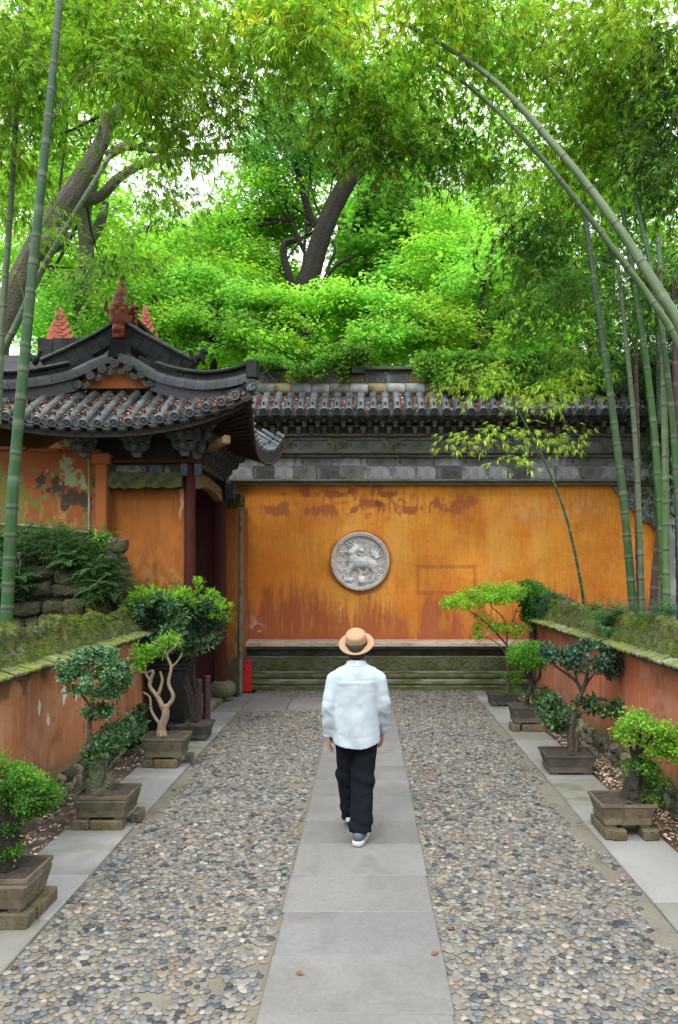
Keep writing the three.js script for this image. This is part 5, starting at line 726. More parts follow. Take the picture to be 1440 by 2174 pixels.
// ---------------------------------------------------------------- things by the gate
{
  const bin = thing('wheelie_bin', 'black wheeled rubbish bin behind the pale-trunked potted tree', 'rubbish bin', [PX(362, 10.36), 0, -10.36]);
  const body = () => { const t = []; const a = [-0.25, -0.27, 0.25, 0.27], b = [-0.29, -0.32, 0.29, 0.32]; const c = (q, y) => [[q[0], y, q[1]], [q[2], y, q[1]], [q[2], y, q[3]], [q[0], y, q[3]]], lo = c(a, 0.06), hi = c(b, 0.96); for (let i = 0; i < 4; i++) { const j = (i + 1) % 4; t.push(...lo[i], ...lo[j], ...hi[j], ...lo[i], ...hi[j], ...hi[i]); } t.push(...lo[0], ...lo[1], ...lo[2], ...lo[0], ...lo[2], ...lo[3]); return uvBox(fromTris(t)); };
  const bg = join(body(), chBox(0.64, 0.05, 0.68, 0.012, 0, 0.95, 0)); part(bin, 'bin_body', bg, M.black); const lid = part(bin, 'lid', join(chBox(0.66, 0.05, 0.7, 0.02, 0, 1.0, 0), chBox(0.5, 0.03, 0.5, 0.012, 0, 1.035, 0)), M.black); part(bin, 'handle', limb([V(-0.24, 1.0, -0.36), V(-0.22, 1.06, -0.42), V(0.22, 1.06, -0.42), V(0.24, 1.0, -0.36)], [0.017], 8), M.black);
  for (const s of [-1, 1]) part(bin, 'wheel', uvBox(join(new THREE.CylinderGeometry(0.1, 0.1, 0.05, 18).rotateZ(Math.PI / 2), new THREE.TorusGeometry(0.085, 0.022, 6, 18).rotateY(Math.PI / 2))), M.black).position.set(s * 0.27, 0.1, -0.3);
  bin.rotation.y = 0.05; bin.scale.set(0.9, 1, 0.9);
  [[421, 11.0, 0.66, 'nearer of the two brown posts by the dark planter'], [439, 11.25, 0.68, 'farther brown post next to the gate, beside its twin']].forEach(([px, d, h, lab]) => { const b = thing('bollard', lab, 'post', [PX(px, d), 0, -d]); part(b, 'post', limb([V(0, 0, 0), V(0, h * 0.5, 0), V(0, h, 0)], [0.056], 16, { div: 1 }), M.postBrown); part(b, 'cap', uvBox(new THREE.CylinderGeometry(0.05, 0.06, 0.02, 16).translate(0, h + 0.008, 0)), M.postBrown); part(b, 'collar', uvBox(new THREE.CylinderGeometry(0.06, 0.06, 0.03, 16).translate(0, h - 0.06, 0)), M.postBrown); });
  const rb = thing('red_box', 'upright red metal box standing at the foot of the screen wall', 'box', [PX(522, 14.02), 0.01, -14.02]);
  part(rb, 'box_body', chBox(0.215, 0.52, 0.16, 0.01, 0, 0.28, 0), M.red); part(rb, 'lid', chBox(0.235, 0.035, 0.18, 0.008, 0, 0.558, 0), M.red); part(rb, 'slot', chBox(0.07, 0.022, 0.01, 0.002, -0.03, 0.43, 0.081), M.slot); part(rb, 'base', chBox(0.225, 0.03, 0.17, 0.006, 0, 0.012, 0), M.red);
}
// ---------------------------------------------------------------- potted trees
function potGeo(w, l, h, lip = 0.018, taper = 0.84, bulge = 0) { // rectangular pot with rim, centred, base at 0
  const prof = [[taper, 0.0], [taper + bulge, h * 0.3], [mix(taper, 0.96, 0.75) + bulge, h * 0.72], [0.95, h - 0.035], [0.95, h - 0.028], [1, h - 0.026], [1, h], [0.94, h], [0.93, h - 0.03], [0.9, h - 0.06]];
  const ring = ([k, y]) => { const a = w / 2 * k, b = l / 2 * k, c = 0.012; return [[a - c, b], [a, b - c], [a, -b + c], [a - c, -b], [-a + c, -b], [-a, -b + c], [-a, b - c], [-a + c, b]].map(([x, z]) => [x, y, z]); };
  const t = [], rs = prof.map(ring); for (let i = 0; i < rs.length - 1; i++) for (let j = 0; j < 8; j++) { const k = (j + 1) % 8; t.push(...rs[i][j], ...rs[i][k], ...rs[i + 1][k], ...rs[i][j], ...rs[i + 1][k], ...rs[i + 1][j]); }
  for (let j = 1; j < 7; j++) t.push(...rs[0][0], ...rs[0][j + 1], ...rs[0][j]);
  const g = fromTris(t); return uvBox(g);
}
const roundT = [0, 1, 2].map((s) => sprayRound(700 + s, 16, 0.05, 0.028, 0.019)), lanceT = [0, 1].map((s) => sprayRound(710 + s, 14, 0.04, 0.075, 0.024, 0.7)), darkT = [0, 1].map((s) => sprayRound(720 + s, 9, 0.05, 0.05, 0.03, 0.4)), mapleT = [0, 1].map((s) => sprayBroad(730 + s, 20, 0.085, 0.034, 0.022, 0.35)), fineT = [0, 1].map((s) => sprayRound(740 + s, 22, 0.05, 0.022, 0.013, 0.6));
function bonsai({ label, x0, x1, dz, dl, h, mat: pm, lift = 0, trunks, bark, leaves = [], bulge = 0, inX = 0, group = 'potted trees lining the path' }) {
  const w = x1 - x0, o = thing('potted_tree', label, 'potted tree', [(x0 + x1) / 2, lift + 0.018, -(dz + dl / 2)], null);
  const feet = 0.025; const pt = part(o, 'pot', tf(potGeo(w, dl, h, 0.018, 0.84, bulge), 0, feet, 0), pm);
  for (const a of [-1, 1]) for (const b of [-1, 1]) part(pt, 'foot', chBox(0.09, feet + 0.012, 0.07, 0.008, a * (w * 0.42 - 0.06), feet / 2 + 0.002, b * (dl * 0.42 - 0.045)), pm);
  const sg = new THREE.PlaneGeometry(w * 0.9, dl * 0.9, 12, 8).rotateX(-Math.PI / 2), sp = sg.attributes.position; for (let i = 0; i < sp.count; i++) sp.setY(i, feet + h - 0.04 + 0.03 * fbm(sp.getX(i) * 9 + 5, sp.getZ(i) * 9, 3, 3) + 0.025 * (1 - Math.abs(sp.getX(i)) / (w / 2))); sg.computeVertexNormals(); part(o, 'soil', uvBox(sg), M.darkSoil);
  trunks.forEach(([pts, rad, m, name], i) => { const P3 = pts.map(([px, py, dd]) => P(px, py, dz + dl / 2 + (dd || 0)).sub(o.position)); const rr_ = rad; part(o, name || (i ? 'branch' : 'trunk'), limb(P3, rr_, 9, { div: 5, wob: i ? 0.25 : 0.4, seed: i + dz }), m || bark); });
  const r = rng(Math.round(dz * 1000 + x0 * 77));
  for (const L of leaves) { const pts = blobPts(r, L.blobs.map(([px, py, dd, rx, ry, rz, n]) => [px, py, dz + dl / 2 + dd, rx * 1.14, ry * 1.16, rz * 1.1, Math.round(n * 0.38)]), { gap: (L.gap || 0.3) + (L.shell ? 0.03 : 0.165), freq: L.freq || 6, shell: L.shell ?? 0.2, layer: L.layer || 0 }); crown(o, 'foliage', L.geos, L.m || LM.soft, pts, r, { s: L.s || [0.8, 1.25], c: L.c, tilt: L.tilt ?? 0.9, cv: L.cv ?? 0.42, hue: 0.18 }); }
  return o;
}
function bricks(list, d0, sideLabel) { list.forEach(([xa, xb, da, db, h, what], i) => { const o = thing('support_brick', what, 'brick', [(xa + xb) / 2, 0.018, -(da + db) / 2]); part(o, 'block', chBox(xb - xa, h, db - da, 0.008, 0, h / 2, 0, 0.004), M.brick[i % 2]); }); }
// left row, from the front
bricks([[-2.62, -2.14, 4.75, 4.88, 0.095, 'front long brick under the nearest left pot with the bushy shrub'], [-2.24, -2.13, 4.9, 5.2, 0.09, 'side brick under the right end of the nearest left pot']]);
bonsai({ label: 'nearest left pot at the picture edge, bushy bright green shrub on a thick dark trunk', x0: -2.62, x1: -2.14, dz: 4.74, dl: 0.42, h: 0.2, lift: 0.095, mat: M.potTan, bark: M.barkDark, bulge: 0.05,
  trunks: [[[[0, 1880], [5, 1800], [18, 1720], [10, 1650]], [0.12, 0.1, 0.085, 0.06]], [[[12, 1740], [55, 1690]], [0.035, 0.015]], [[[8, 1720], [-30, 1660]], [0.04, 0.02]]],
  leaves: [{ geos: fineT, blobs: [[20, 1690, 0, 62, 62, 0.2, 900], [62, 1700, 0.1, 50, 42, 0.15, 500], [-20, 1740, 0, 50, 70, 0.2, 500], [15, 1790, -0.05, 30, 30, 0.1, 130], [90, 1690, 0.1, 25, 22, 0.1, 120]], c: [0.1, 0.27, 0.035], gap: 0.4, freq: 9 }, { geos: fineT, blobs: [[55, 1655, 0, 30, 30, 0.12, 150], [5, 1630, 0, 30, 22, 0.12, 120], [110, 1690, 0.1, 14, 16, 0.06, 50]], c: [0.2, 0.45, 0.05], gap: 0.35, freq: 9 }] });
bricks([[-2.57, -2.42, 6.55, 6.75, 0.085, 'short brick under the left front corner of the olive pot'], [-2.41, -2.13, 6.55, 6.68, 0.085, 'long brick under the front of the olive pot'], [-2.12, -2.04, 6.75, 6.95, 0.085, 'back brick under the right end of the olive pot']]);
bonsai({ label: 'olive green pot on bricks, small round-leaved tree with a rotten stump, second on the left', x0: -2.56, x1: -2.07, dz: 6.53, dl: 0.42, h: 0.19, lift: 0.085, mat: M.potOlive, bark: M.bark, bulge: 0.04,
  trunks: [[[[210, 1695], [204, 1670], [206, 1640], [200, 1615]], [0.115, 0.09, 0.07, 0.04]], [[[222, 1690], [232, 1660], [228, 1640]], [0.05, 0.045, 0.02]], [[[208, 1640], [196, 1590], [190, 1540], [197, 1500], [190, 1460]], [0.03, 0.022, 0.018, 0.013]], [[[192, 1500], [170, 1470], [135, 1440]], [0.012, 0.006]], [[[210, 1500], [240, 1465], [255, 1430]], [0.012, 0.006]], [[[215, 1650], [240, 1620], [270, 1590]], [0.018, 0.009]], [[[195, 1560], [225, 1545], [238, 1530]], [0.01, 0.005]]],
  leaves: [{ geos: roundT, m: LM.glossy, blobs: [[205, 1428, 0, 64, 42, 0.24, 900], [245, 1445, 0.05, 26, 34, 0.14, 220], [150, 1415, 0, 24, 24, 0.12, 120], [215, 1395, 0, 40, 14, 0.15, 150]], c: [0.075, 0.17, 0.065], gap: 0.36, freq: 9 }, { geos: roundT, m: LM.glossy, blobs: [[208, 1512, 0, 26, 15, 0.12, 110], [236, 1565, 0.1, 42, 20, 0.15, 200], [215, 1600, 0.05, 34, 26, 0.15, 150], [262, 1545, 0.25, 24, 22, 0.15, 120]], c: [0.05, 0.12, 0.04], gap: 0.36, freq: 9 }] });
bricks([[-2.57, -2.44, 8.6, 8.8, 0.1, 'short brick under the left corner of the pot with the pale twisted trunk'], [-2.43, -2.16, 8.58, 8.72, 0.1, 'long front brick under the pot with the pale twisted trunk'], [-2.13, -2.05, 8.82, 8.96, 0.1, 'round-edged back brick right of the pot with the pale twisted trunk']]);
bonsai({ label: 'green-grey pot on bricks holding a bare pale twisted trunk, third on the left', x0: -2.58, x1: -2.07, dz: 8.55, dl: 0.42, h: 0.22, lift: 0.1, mat: M.potOlive, bark: M.barkPale,
  trunks: [[[[346, 1575], [343, 1545], [352, 1515], [350, 1495]], [0.085, 0.051, 0.0408, 0.034]], [[[350, 1510], [335, 1480], [318, 1455], [325, 1425], [308, 1430]], [0.034, 0.0255, 0.0204, 0.0136]], [[[352, 1505], [368, 1480], [358, 1450], [364, 1415], [355, 1390], [375, 1370], [385, 1345]], [0.0306, 0.02295, 0.01955, 0.0153, 0.0102]], [[[322, 1450], [308, 1425], [315, 1395], [330, 1380]], [0.0187, 0.01445, 0.0085]], [[[345, 1545], [322, 1510], [318, 1480], [305, 1470]], [0.02125, 0.0153, 0.00935]], [[[357, 1400], [345, 1375], [322, 1362]], [0.0153, 0.0085]], [[[362, 1420], [380, 1400], [388, 1385]], [0.01275, 0.0068]], [[[335, 1480], [345, 1445], [340, 1425]], [0.0221, 0.01445, 0.0102]]],
  leaves: [{ geos: lanceT, m: LM.soft, blobs: [[315, 1385, 0, 28, 17, 0.15, 90], [365, 1365, 0, 24, 14, 0.12, 60], [300, 1405, 0, 14, 14, 0.1, 40]], c: [0.16, 0.36, 0.035], s: [0.6, 1], gap: 0.3 }] });
bonsai({ label: 'dark low pot behind the pale trunk, shrub with thin stems and wide leafy crown', x0: -2.62, x1: -2.07, dz: 9.9, dl: 0.42, h: 0.19, mat: M.potDark, bark: M.barkDark,
  trunks: [[[[405, 1545], [412, 1500], [400, 1450], [380, 1390], [372, 1340]], [0.04, 0.021, 0.017, 0.013]], [[[412, 1540], [402, 1480], [390, 1420], [395, 1360], [410, 1310]], [0.022, 0.015, 0.012, 0.009]], [[[410, 1535], [398, 1470], [385, 1440], [378, 1400]], [0.025, 0.018, 0.012]], [[[415, 1535], [418, 1480], [412, 1420], [425, 1370], [430, 1320]], [0.021, 0.015, 0.011, 0.008]], [[[380, 1395], [345, 1350], [310, 1310]], [0.016, 0.008]], [[[425, 1380], [455, 1340], [475, 1310]], [0.014, 0.007]]],
  leaves: [{ geos: lanceT, m: LM.glossy, blobs: [[365, 1320, 0, 88, 52, 0.42, 1150], [300, 1310, 0.1, 42, 40, 0.3, 300], [430, 1325, 0, 48, 40, 0.3, 340], [330, 1365, 0.1, 55, 22, 0.3, 220], [400, 1375, 0, 30, 18, 0.2, 100]], c: [0.05, 0.125, 0.045], gap: 0.33, freq: 4 }, { geos: lanceT, blobs: [[345, 1268, 0, 66, 17, 0.35, 120], [410, 1272, 0, 54, 19, 0.3, 95], [470, 1305, 0, 22, 20, 0.2, 50], [290, 1285, 0, 24, 16, 0.2, 45], [300, 1245, 0, 8, 8, 0.1, 10], [418, 1240, 0, 10, 10, 0.1, 14]], c: [0.24, 0.48, 0.04], gap: 0.3 }] });
// right row
bricks([[2.0, 2.12, 6.32, 6.75, 0.09, 'long brick under the left end of the nearest right pot'], [2.06, 2.18, 6.3, 6.5, 0.088, 'small brick at the front left corner of the nearest right pot'], [2.32, 2.45, 6.3, 6.5, 0.085, 'brick under the front right corner of the nearest right pot']]);
bonsai({ label: 'tan pot on separate bricks, nearest on the right, light green maple with gnarled dark base', x0: 1.97, x1: 2.45, dz: 6.32, dl: 0.42, h: 0.18, lift: 0.09, mat: M.potTan, bark: M.barkDark,
  trunks: [[[[1352, 1700], [1345, 1665], [1358, 1635], [1352, 1600]], [0.1, 0.075, 0.05, 0.03]], [[[1325, 1700], [1335, 1670], [1350, 1660]], [0.05, 0.04, 0.02]], [[[1355, 1630], [1340, 1590], [1330, 1560]], [0.02, 0.011]], [[[1354, 1610], [1375, 1570], [1400, 1550]], [0.022, 0.012]], [[[1350, 1600], [1360, 1560], [1365, 1535]], [0.02, 0.01]]],
  leaves: [{ geos: mapleT, blobs: [[1375, 1562, 0, 52, 14, 0.24, 170], [1425, 1588, 0, 42, 16, 0.24, 150], [1335, 1582, 0, 22, 9, 0.15, 50], [1430, 1620, 0, 34, 10, 0.2, 80], [1375, 1600, 0.05, 32, 12, 0.2, 60], [1355, 1545, 0, 24, 6, 0.2, 30]], c: [0.26, 0.5, 0.05], gap: 0.36, freq: 6, layer: 0.07 }, { geos: mapleT, blobs: [[1348, 1625, 0, 30, 18, 0.15, 90], [1385, 1655, 0.1, 26, 10, 0.12, 40], [1370, 1700, -0.05, 26, 8, 0.1, 30]], c: [0.1, 0.24, 0.03], gap: 0.36, freq: 7 }] });
bonsai({ label: 'plain brown pot without bricks, tall dark-leaved tree in two tiers, second on the right', x0: 1.97, x1: 2.54, dz: 8.26, dl: 0.44, h: 0.2, mat: M.potBrown, bark: M.twig,
  trunks: [[[[1215, 1600], [1212, 1560], [1216, 1530], [1222, 1495], [1238, 1465]], [0.042, 0.033, 0.029, 0.023]], [[[1222, 1600], [1226, 1575], [1216, 1545]], [0.03, 0.022]], [[[1236, 1468], [1222, 1445], [1195, 1425], [1175, 1412]], [0.024, 0.017, 0.009]], [[[1238, 1466], [1246, 1435], [1252, 1405], [1265, 1390]], [0.026, 0.018, 0.01]], [[[1240, 1460], [1262, 1430], [1285, 1415]], [0.016, 0.009]], [[[1216, 1530], [1190, 1515], [1165, 1510]], [0.014, 0.007]], [[[1220, 1515], [1260, 1508], [1305, 1500]], [0.016, 0.007]], [[[1228, 1450], [1215, 1415], [1205, 1395]], [0.012, 0.006]]],
  leaves: [{ geos: darkT, m: LM.glossy, blobs: [[1240, 1395, 0, 62, 28, 0.3, 330], [1190, 1385, 0, 36, 20, 0.22, 130], [1285, 1405, 0, 30, 28, 0.2, 130], [1310, 1420, 0, 12, 12, 0.1, 30]], c: [0.035, 0.085, 0.045], gap: 0.36, freq: 7 }, { geos: darkT, m: LM.glossy, blobs: [[1172, 1505, 0, 28, 30, 0.2, 190], [1285, 1500, 0, 44, 17, 0.2, 190], [1195, 1540, 0.05, 22, 14, 0.15, 60], [1230, 1495, 0.1, 20, 10, 0.15, 40]], c: [0.055, 0.115, 0.04], gap: 0.34, freq: 7 }] });
bricks([[2.02, 2.14, 10.5, 10.72, 0.1, 'short brick at the left end of the third pot on the right'], [2.17, 2.5, 10.5, 10.66, 0.1, 'long brick under the third pot on the right']]);
bonsai({ label: 'brown pot on bricks, clipped round bright green ball on a crooked dark stem', x0: 2.02, x1: 2.52, dz: 10.46, dl: 0.42, h: 0.22, lift: 0.1, mat: M.potBrown, bark: M.barkDark,
  trunks: [[[[1122, 1510], [1118, 1490], [1126, 1465], [1130, 1445], [1124, 1425]], [0.045, 0.04, 0.036, 0.03]], [[[1128, 1455], [1145, 1440], [1148, 1415]], [0.024, 0.014]], [[[1124, 1440], [1112, 1420], [1108, 1405]], [0.02, 0.012]]],
  leaves: [{ geos: roundT, blobs: [[1125, 1392, 0, 40, 26, 0.26, 800], [1100, 1398, 0, 17, 14, 0.14, 110], [1150, 1390, 0, 18, 16, 0.14, 120]], c: [0.13, 0.34, 0.035], gap: 0.28, freq: 9, shell: 0.75 }, { geos: roundT, m: LM.glossy, blobs: [[1155, 1480, 0.2, 22, 18, 0.15, 120]], c: [0.05, 0.12, 0.03] }] });
bonsai({ label: 'low dark green pot farthest on the right, bright spreading maple on a thin stem', x0: 2.01, x1: 2.52, dz: 12.38, dl: 0.42, h: 0.19, mat: M.potDark, bark: M.twig,
  trunks: [[[[1078, 1475], [1079, 1430], [1075, 1385], [1077, 1350]], [0.028, 0.022, 0.019, 0.014]], [[[1077, 1370], [1045, 1335], [1010, 1305], [985, 1290]], [0.018, 0.012, 0.006]], [[[1077, 1350], [1070, 1315], [1040, 1285]], [0.014, 0.007]], [[[1077, 1350], [1090, 1315], [1098, 1290]], [0.012, 0.006]], [[[1076, 1390], [1055, 1365], [1025, 1350]], [0.012, 0.006]], [[[1077, 1380], [1095, 1360]], [0.01, 0.005]]],
  leaves: [{ geos: mapleT, blobs: [[1040, 1276, 0, 56, 11, 0.5, 300], [985, 1288, 0, 36, 9, 0.4, 190], [1080, 1270, 0, 34, 11, 0.4, 200], [955, 1297, 0, 16, 4, 0.2, 30], [1060, 1258, 0, 36, 6, 0.3, 90]], c: [0.32, 0.58, 0.05], gap: 0.3, freq: 4, layer: 0.09, s: [1, 1.5] }, { geos: mapleT, blobs: [[1040, 1345, 0, 28, 12, 0.25, 110], [1088, 1350, 0, 30, 14, 0.25, 120], [1025, 1360, 0, 14, 8, 0.15, 40], [1015, 1320, 0, 20, 6, 0.2, 30]], c: [0.3, 0.54, 0.05], gap: 0.3, freq: 4, layer: 0.09 }, { geos: fineT, blobs: [[1086, 1440, 0, 19, 13, 0.15, 200], [1082, 1470, -0.05, 22, 7, 0.12, 70]], c: [0.17, 0.4, 0.04] }] });
// ---------------------------------------------------------------- small plants, vines, moss, litter
const grassT = (s, n = 26, l = 0.4) => { const r = rng(s), L = []; for (let i = 0; i < n; i++) { const a = r() * 6.28, d = V(Math.cos(a), rr(r, 0.3, 1.6), Math.sin(a)).normalize(); let p = V(rr(r, -0.03, 0.03), 0, rr(r, -0.03, 0.03)), q = d.clone(), ll = l * rr(r, 0.6, 1.1); for (let k = 0; k < 3; k++) { L.push({ p: p.clone(), dir: q.clone(), nrm: V(0, 1, 0.01), l: ll / 2.6, w: 0.014 * (1 - k * 0.25), k: rr(r, 0.7, 1.2), wide: 0.5 }); p.addScaledVector(q, ll / 3); q.y -= 0.45; q.normalize(); } } return leafGeo(L); };
const fernT = [0, 1].map((s) => { const r = rng(760 + s), L = []; for (let f = 0; f < 7; f++) { const a = f * 0.9 + rr(r, -0.3, 0.3); let p = V(0, 0, 0), q = V(Math.cos(a), rr(r, 0.6, 1.1), Math.sin(a)).normalize(); const side = q.clone().cross(V(0, 1, 0)).normalize(); for (let k = 0; k < 9; k++) { p = p.clone().addScaledVector(q, 0.035); q.y -= 0.11; q.normalize(); for (const sg of [-1, 1]) L.push({ p, dir: side.clone().multiplyScalar(sg).addScaledVector(q, 0.5).normalize(), nrm: V(0, 1, 0), l: 0.085 * (1 - k / 11), w: 0.02, k: rr(r, 0.7, 1.2), wide: 0.35 }); } } return leafGeo(L); });
function plant(name, label, cat, at, lists) { const o = thing(name, label, cat, at.toArray()); for (const [geos, m, blobs, c, opt = {}] of lists) { const r = rng(Math.round(Math.abs(at.x * 991 + at.y * 377 + at.z * 131) + blobs.length * 7)); crown(o, opt.name || 'foliage', geos, m, blobPts(r, blobs, opt), r, { c, tilt: opt.tilt ?? 0.6, s: opt.s || [0.8, 1.3], cv: 0.35 }); } return o; }
plant('grass_tuft', 'dark strap-leaved grass tuft hanging over the rubble bank', 'plant', P(100, 1170, 10.1), [[[grassT(770), grassT(771)], LM.bamboo, [[100, 1175, 10.1, 40, 14, 0.25, 26]], [0.07, 0.15, 0.06], { tilt: 0.4 }]]);
plant('fern_patch', 'ferns and weeds along the top of the dark rubble bank', 'fern', P(60, 1160, 10.2), [[fernT, LM.bamboo, [[70, 1160, 10.2, 110, 22, 0.3, 70], [180, 1195, 10.1, 50, 30, 0.3, 50], [215, 1240, 10.0, 30, 40, 0.25, 40], [20, 1230, 10.0, 40, 60, 0.2, 30]], [0.075, 0.18, 0.045], { gap: 0.42, freq: 2.5 }], [roundT, LM.soft, [[190, 1180, 10.1, 42, 22, 0.2, 130], [205, 1250, 10, 34, 36, 0.2, 150], [60, 1150, 10.2, 120, 14, 0.25, 170], [130, 1170, 10.1, 50, 16, 0.2, 90]], [0.13, 0.28, 0.05], { gap: 0.4, freq: 2.5, s: [0.8, 1.6] }]]);
plant('leafy_seedling', 'bright broad-leaved seedling standing up by the stained wall corner', 'plant', P(215, 1150, 10.1), [[[sprayBroad(775, 9, 0.1, 0.11, 0.06, 0.3)], LM.soft, [[218, 1133, 10.1, 12, 8, 0.08, 5], [212, 1150, 10.1, 14, 6, 0.08, 4]], [0.16, 0.42, 0.06], {}]]);
plant('wall_creeper', 'leafy creeper covering the far end of the right garden wall', 'climbing plant', P(1140, 1290, 12.6), [[roundT, LM.soft, [[1135, 1268, 12.6, 34, 28, 0.3, 380], [1125, 1300, 12.7, 18, 26, 0.2, 150], [1120, 1245, 12.7, 22, 10, 0.2, 60]], [0.1, 0.27, 0.035], { gap: 0.33, freq: 5, s: [1, 1.7] }], [fineT, LM.soft, [[1175, 1280, 12.2, 30, 17, 0.25, 240], [1160, 1300, 12.2, 26, 16, 0.2, 120]], [0.07, 0.17, 0.07], { gap: 0.33, freq: 5, s: [1, 1.7] }]]);
plant('wall_fern', 'small dark fern growing on the ridge of the right garden wall', 'fern', P(1310, 1305, 9.0), [[fernT, LM.soft, [[1315, 1310, 9, 18, 12, 0.15, 8], [1300, 1330, 8.9, 12, 14, 0.1, 4], [1420, 1312, 8, 18, 8, 0.1, 5]], [0.05, 0.17, 0.06], {}]]);
plant('corner_shrub', 'dark leafy shrub growing in the soil at the foot of the left garden wall', 'shrub', P(275, 1570, 9.2), [[darkT, LM.glossy, [[272, 1560, 9.2, 32, 34, 0.2, 170], [240, 1575, 8.8, 26, 22, 0.2, 80], [295, 1520, 9.6, 14, 22, 0.15, 60]], [0.04, 0.095, 0.035], { gap: 0.35, freq: 5 }]]);
plant('weed_clump', 'low weeds in the soil strip at the foot of the right wall', 'plant', P(1200, 1540, 10), [[roundT, LM.soft, [[1215, 1520, 10.2, 50, 16, 0.3, 130], [1165, 1490, 11.3, 26, 22, 0.3, 120], [1400, 1690, 7.2, 20, 16, 0.15, 40], [1375, 1640, 7.4, 24, 20, 0.15, 60]], [0.07, 0.16, 0.04], { gap: 0.36, freq: 4 }]]);
{ // dry leaves on the soil strips and a few on the path
  const r = rng(810), one = (() => { const q = rng(1), L = [{ p: V(0, 0, 0), dir: V(1, 0.1, 0).normalize(), nrm: V(0, 1, 0.2), l: 0.05, w: 0.026, k: 1 }]; return leafGeo(L); })();
  const mk = (x0, x1, d0, d1, n) => Array.from({ length: n }, () => ({ p: V(rr(r, x0, x1), 0.03 + rr(r, 0, 0.03), -rr(r, d0, d1)), s: rr(r, 0.6, 1.3), ry: r() * 6.3, rx: rr(r, -0.4, 0.4), rz: rr(r, -0.4, 0.4), c: dryC(r).map((e, i) => e * [0.75, 0.85, 0.9][i]) }));
  scatter(scene, 'fallen_leaves', one, LM.dry, mk(2.5, 2.86, 5, 13.4, 2200), 'brown dry leaves littering the soil strip below the right wall');
  scatter(scene, 'fallen_leaves', one, LM.dry, mk(-3.02, -2.62, 4.6, 11, 500), 'dry leaves scattered on the soil strip below the left wall');
  const fl = [[1010 + 230, 1970], [205 * 1 + 900, 1960]]; scatter(scene, 'fallen_leaves', one, LM.dry, [[915, 2036], [628, 2073], [951, 1975], [500, 1900]].map(([px, py]) => { const d = F * EYE / (py - VY); return { p: V(PX(px, d), 0.025, -d), s: rr(r, 1, 1.5), ry: r() * 6, c: [0.16, 0.08, 0.04] }; }), 'a few single brown leaves lying on the path');
}
{ // vine over the screen wall ridge
  const ivy = [0, 1].map((s) => sprayBroad(820 + s, 18, 0.13, 0.06, 0.05, 0.8));
  const vine = thing('ridge_vine', 'dense green creeper growing along the ridge of the screen wall', 'climbing plant', [2, PY(780, 14.4), -14.4]); const r = rng(822), B = [];
  for (let px = 545; px < 1450; px += 18) { const k = ss(840, 980, px), n2 = n3(px * 0.02, 4); if (k > 0.3 || n2 > 0.42) B.push([px, 774 - 6 * n2, 14.45, 16, 8 + 8 * n2, 0.2, k > 0.3 ? 16 : 13]); if (k > 0.2 && r() < 0.9 * k + 0.1) B.push([px, 787, 14.3, 16, 18 * k + 5, 0.14, 26 * k], [px, 762, 14.5, 16, 12, 0.3, 15]); if (px > 930) B.push([px, 798 + 26 * n3(px * 0.03, 9), 14.2, 15, 16, 0.1, 12]); if (px > 600 && px < 740) B.push([px, 785 + 10 * n2, 14.3, 14, 22 * n2 + 6, 0.1, 9]); }
  B.push([765, 748, 14.4, 26, 14, 0.2, 60], [735, 760, 14.4, 24, 14, 0.2, 50]);
  crown(vine, 'foliage', ivy, LM.soft, blobPts(r, B, { gap: 0.42, freq: 2.6 }), r, { c: [0.13, 0.32, 0.03], tilt: 1.1, cv: 0.5 });
  for (const [pts, rad] of [[[[545, 800], [600, 772], [680, 792], [740, 776]], 0.012], [[[600, 790], [625, 806], [650, 790]], 0.008], [[[1000, 790], [1080, 778], [1200, 788], [1400, 775]], 0.014], [[[560, 775], [575, 800], [590, 808]], 0.007]]) part(vine, 'stem', limb(pts.map(([x, y]) => P(x, y, 14.32).sub(vine.position)), [rad, rad * 0.7], 6), M.twig);
  const rg = thing('ridge_ornament', 'broken round terracotta ornament overgrown by creeper on the wall ridge', 'ornament', P(760, 765, 14.35).toArray()); part(rg, 'ring', uvBox(new THREE.TorusGeometry(0.15, 0.035, 8, 22, 5)), M.glaze); part(rg, 'foot', chBox(0.26, 0.14, 0.14, 0.02, 0, -0.2, 0), M.ridge[0]);
  // moss and small weeds on the roof
}
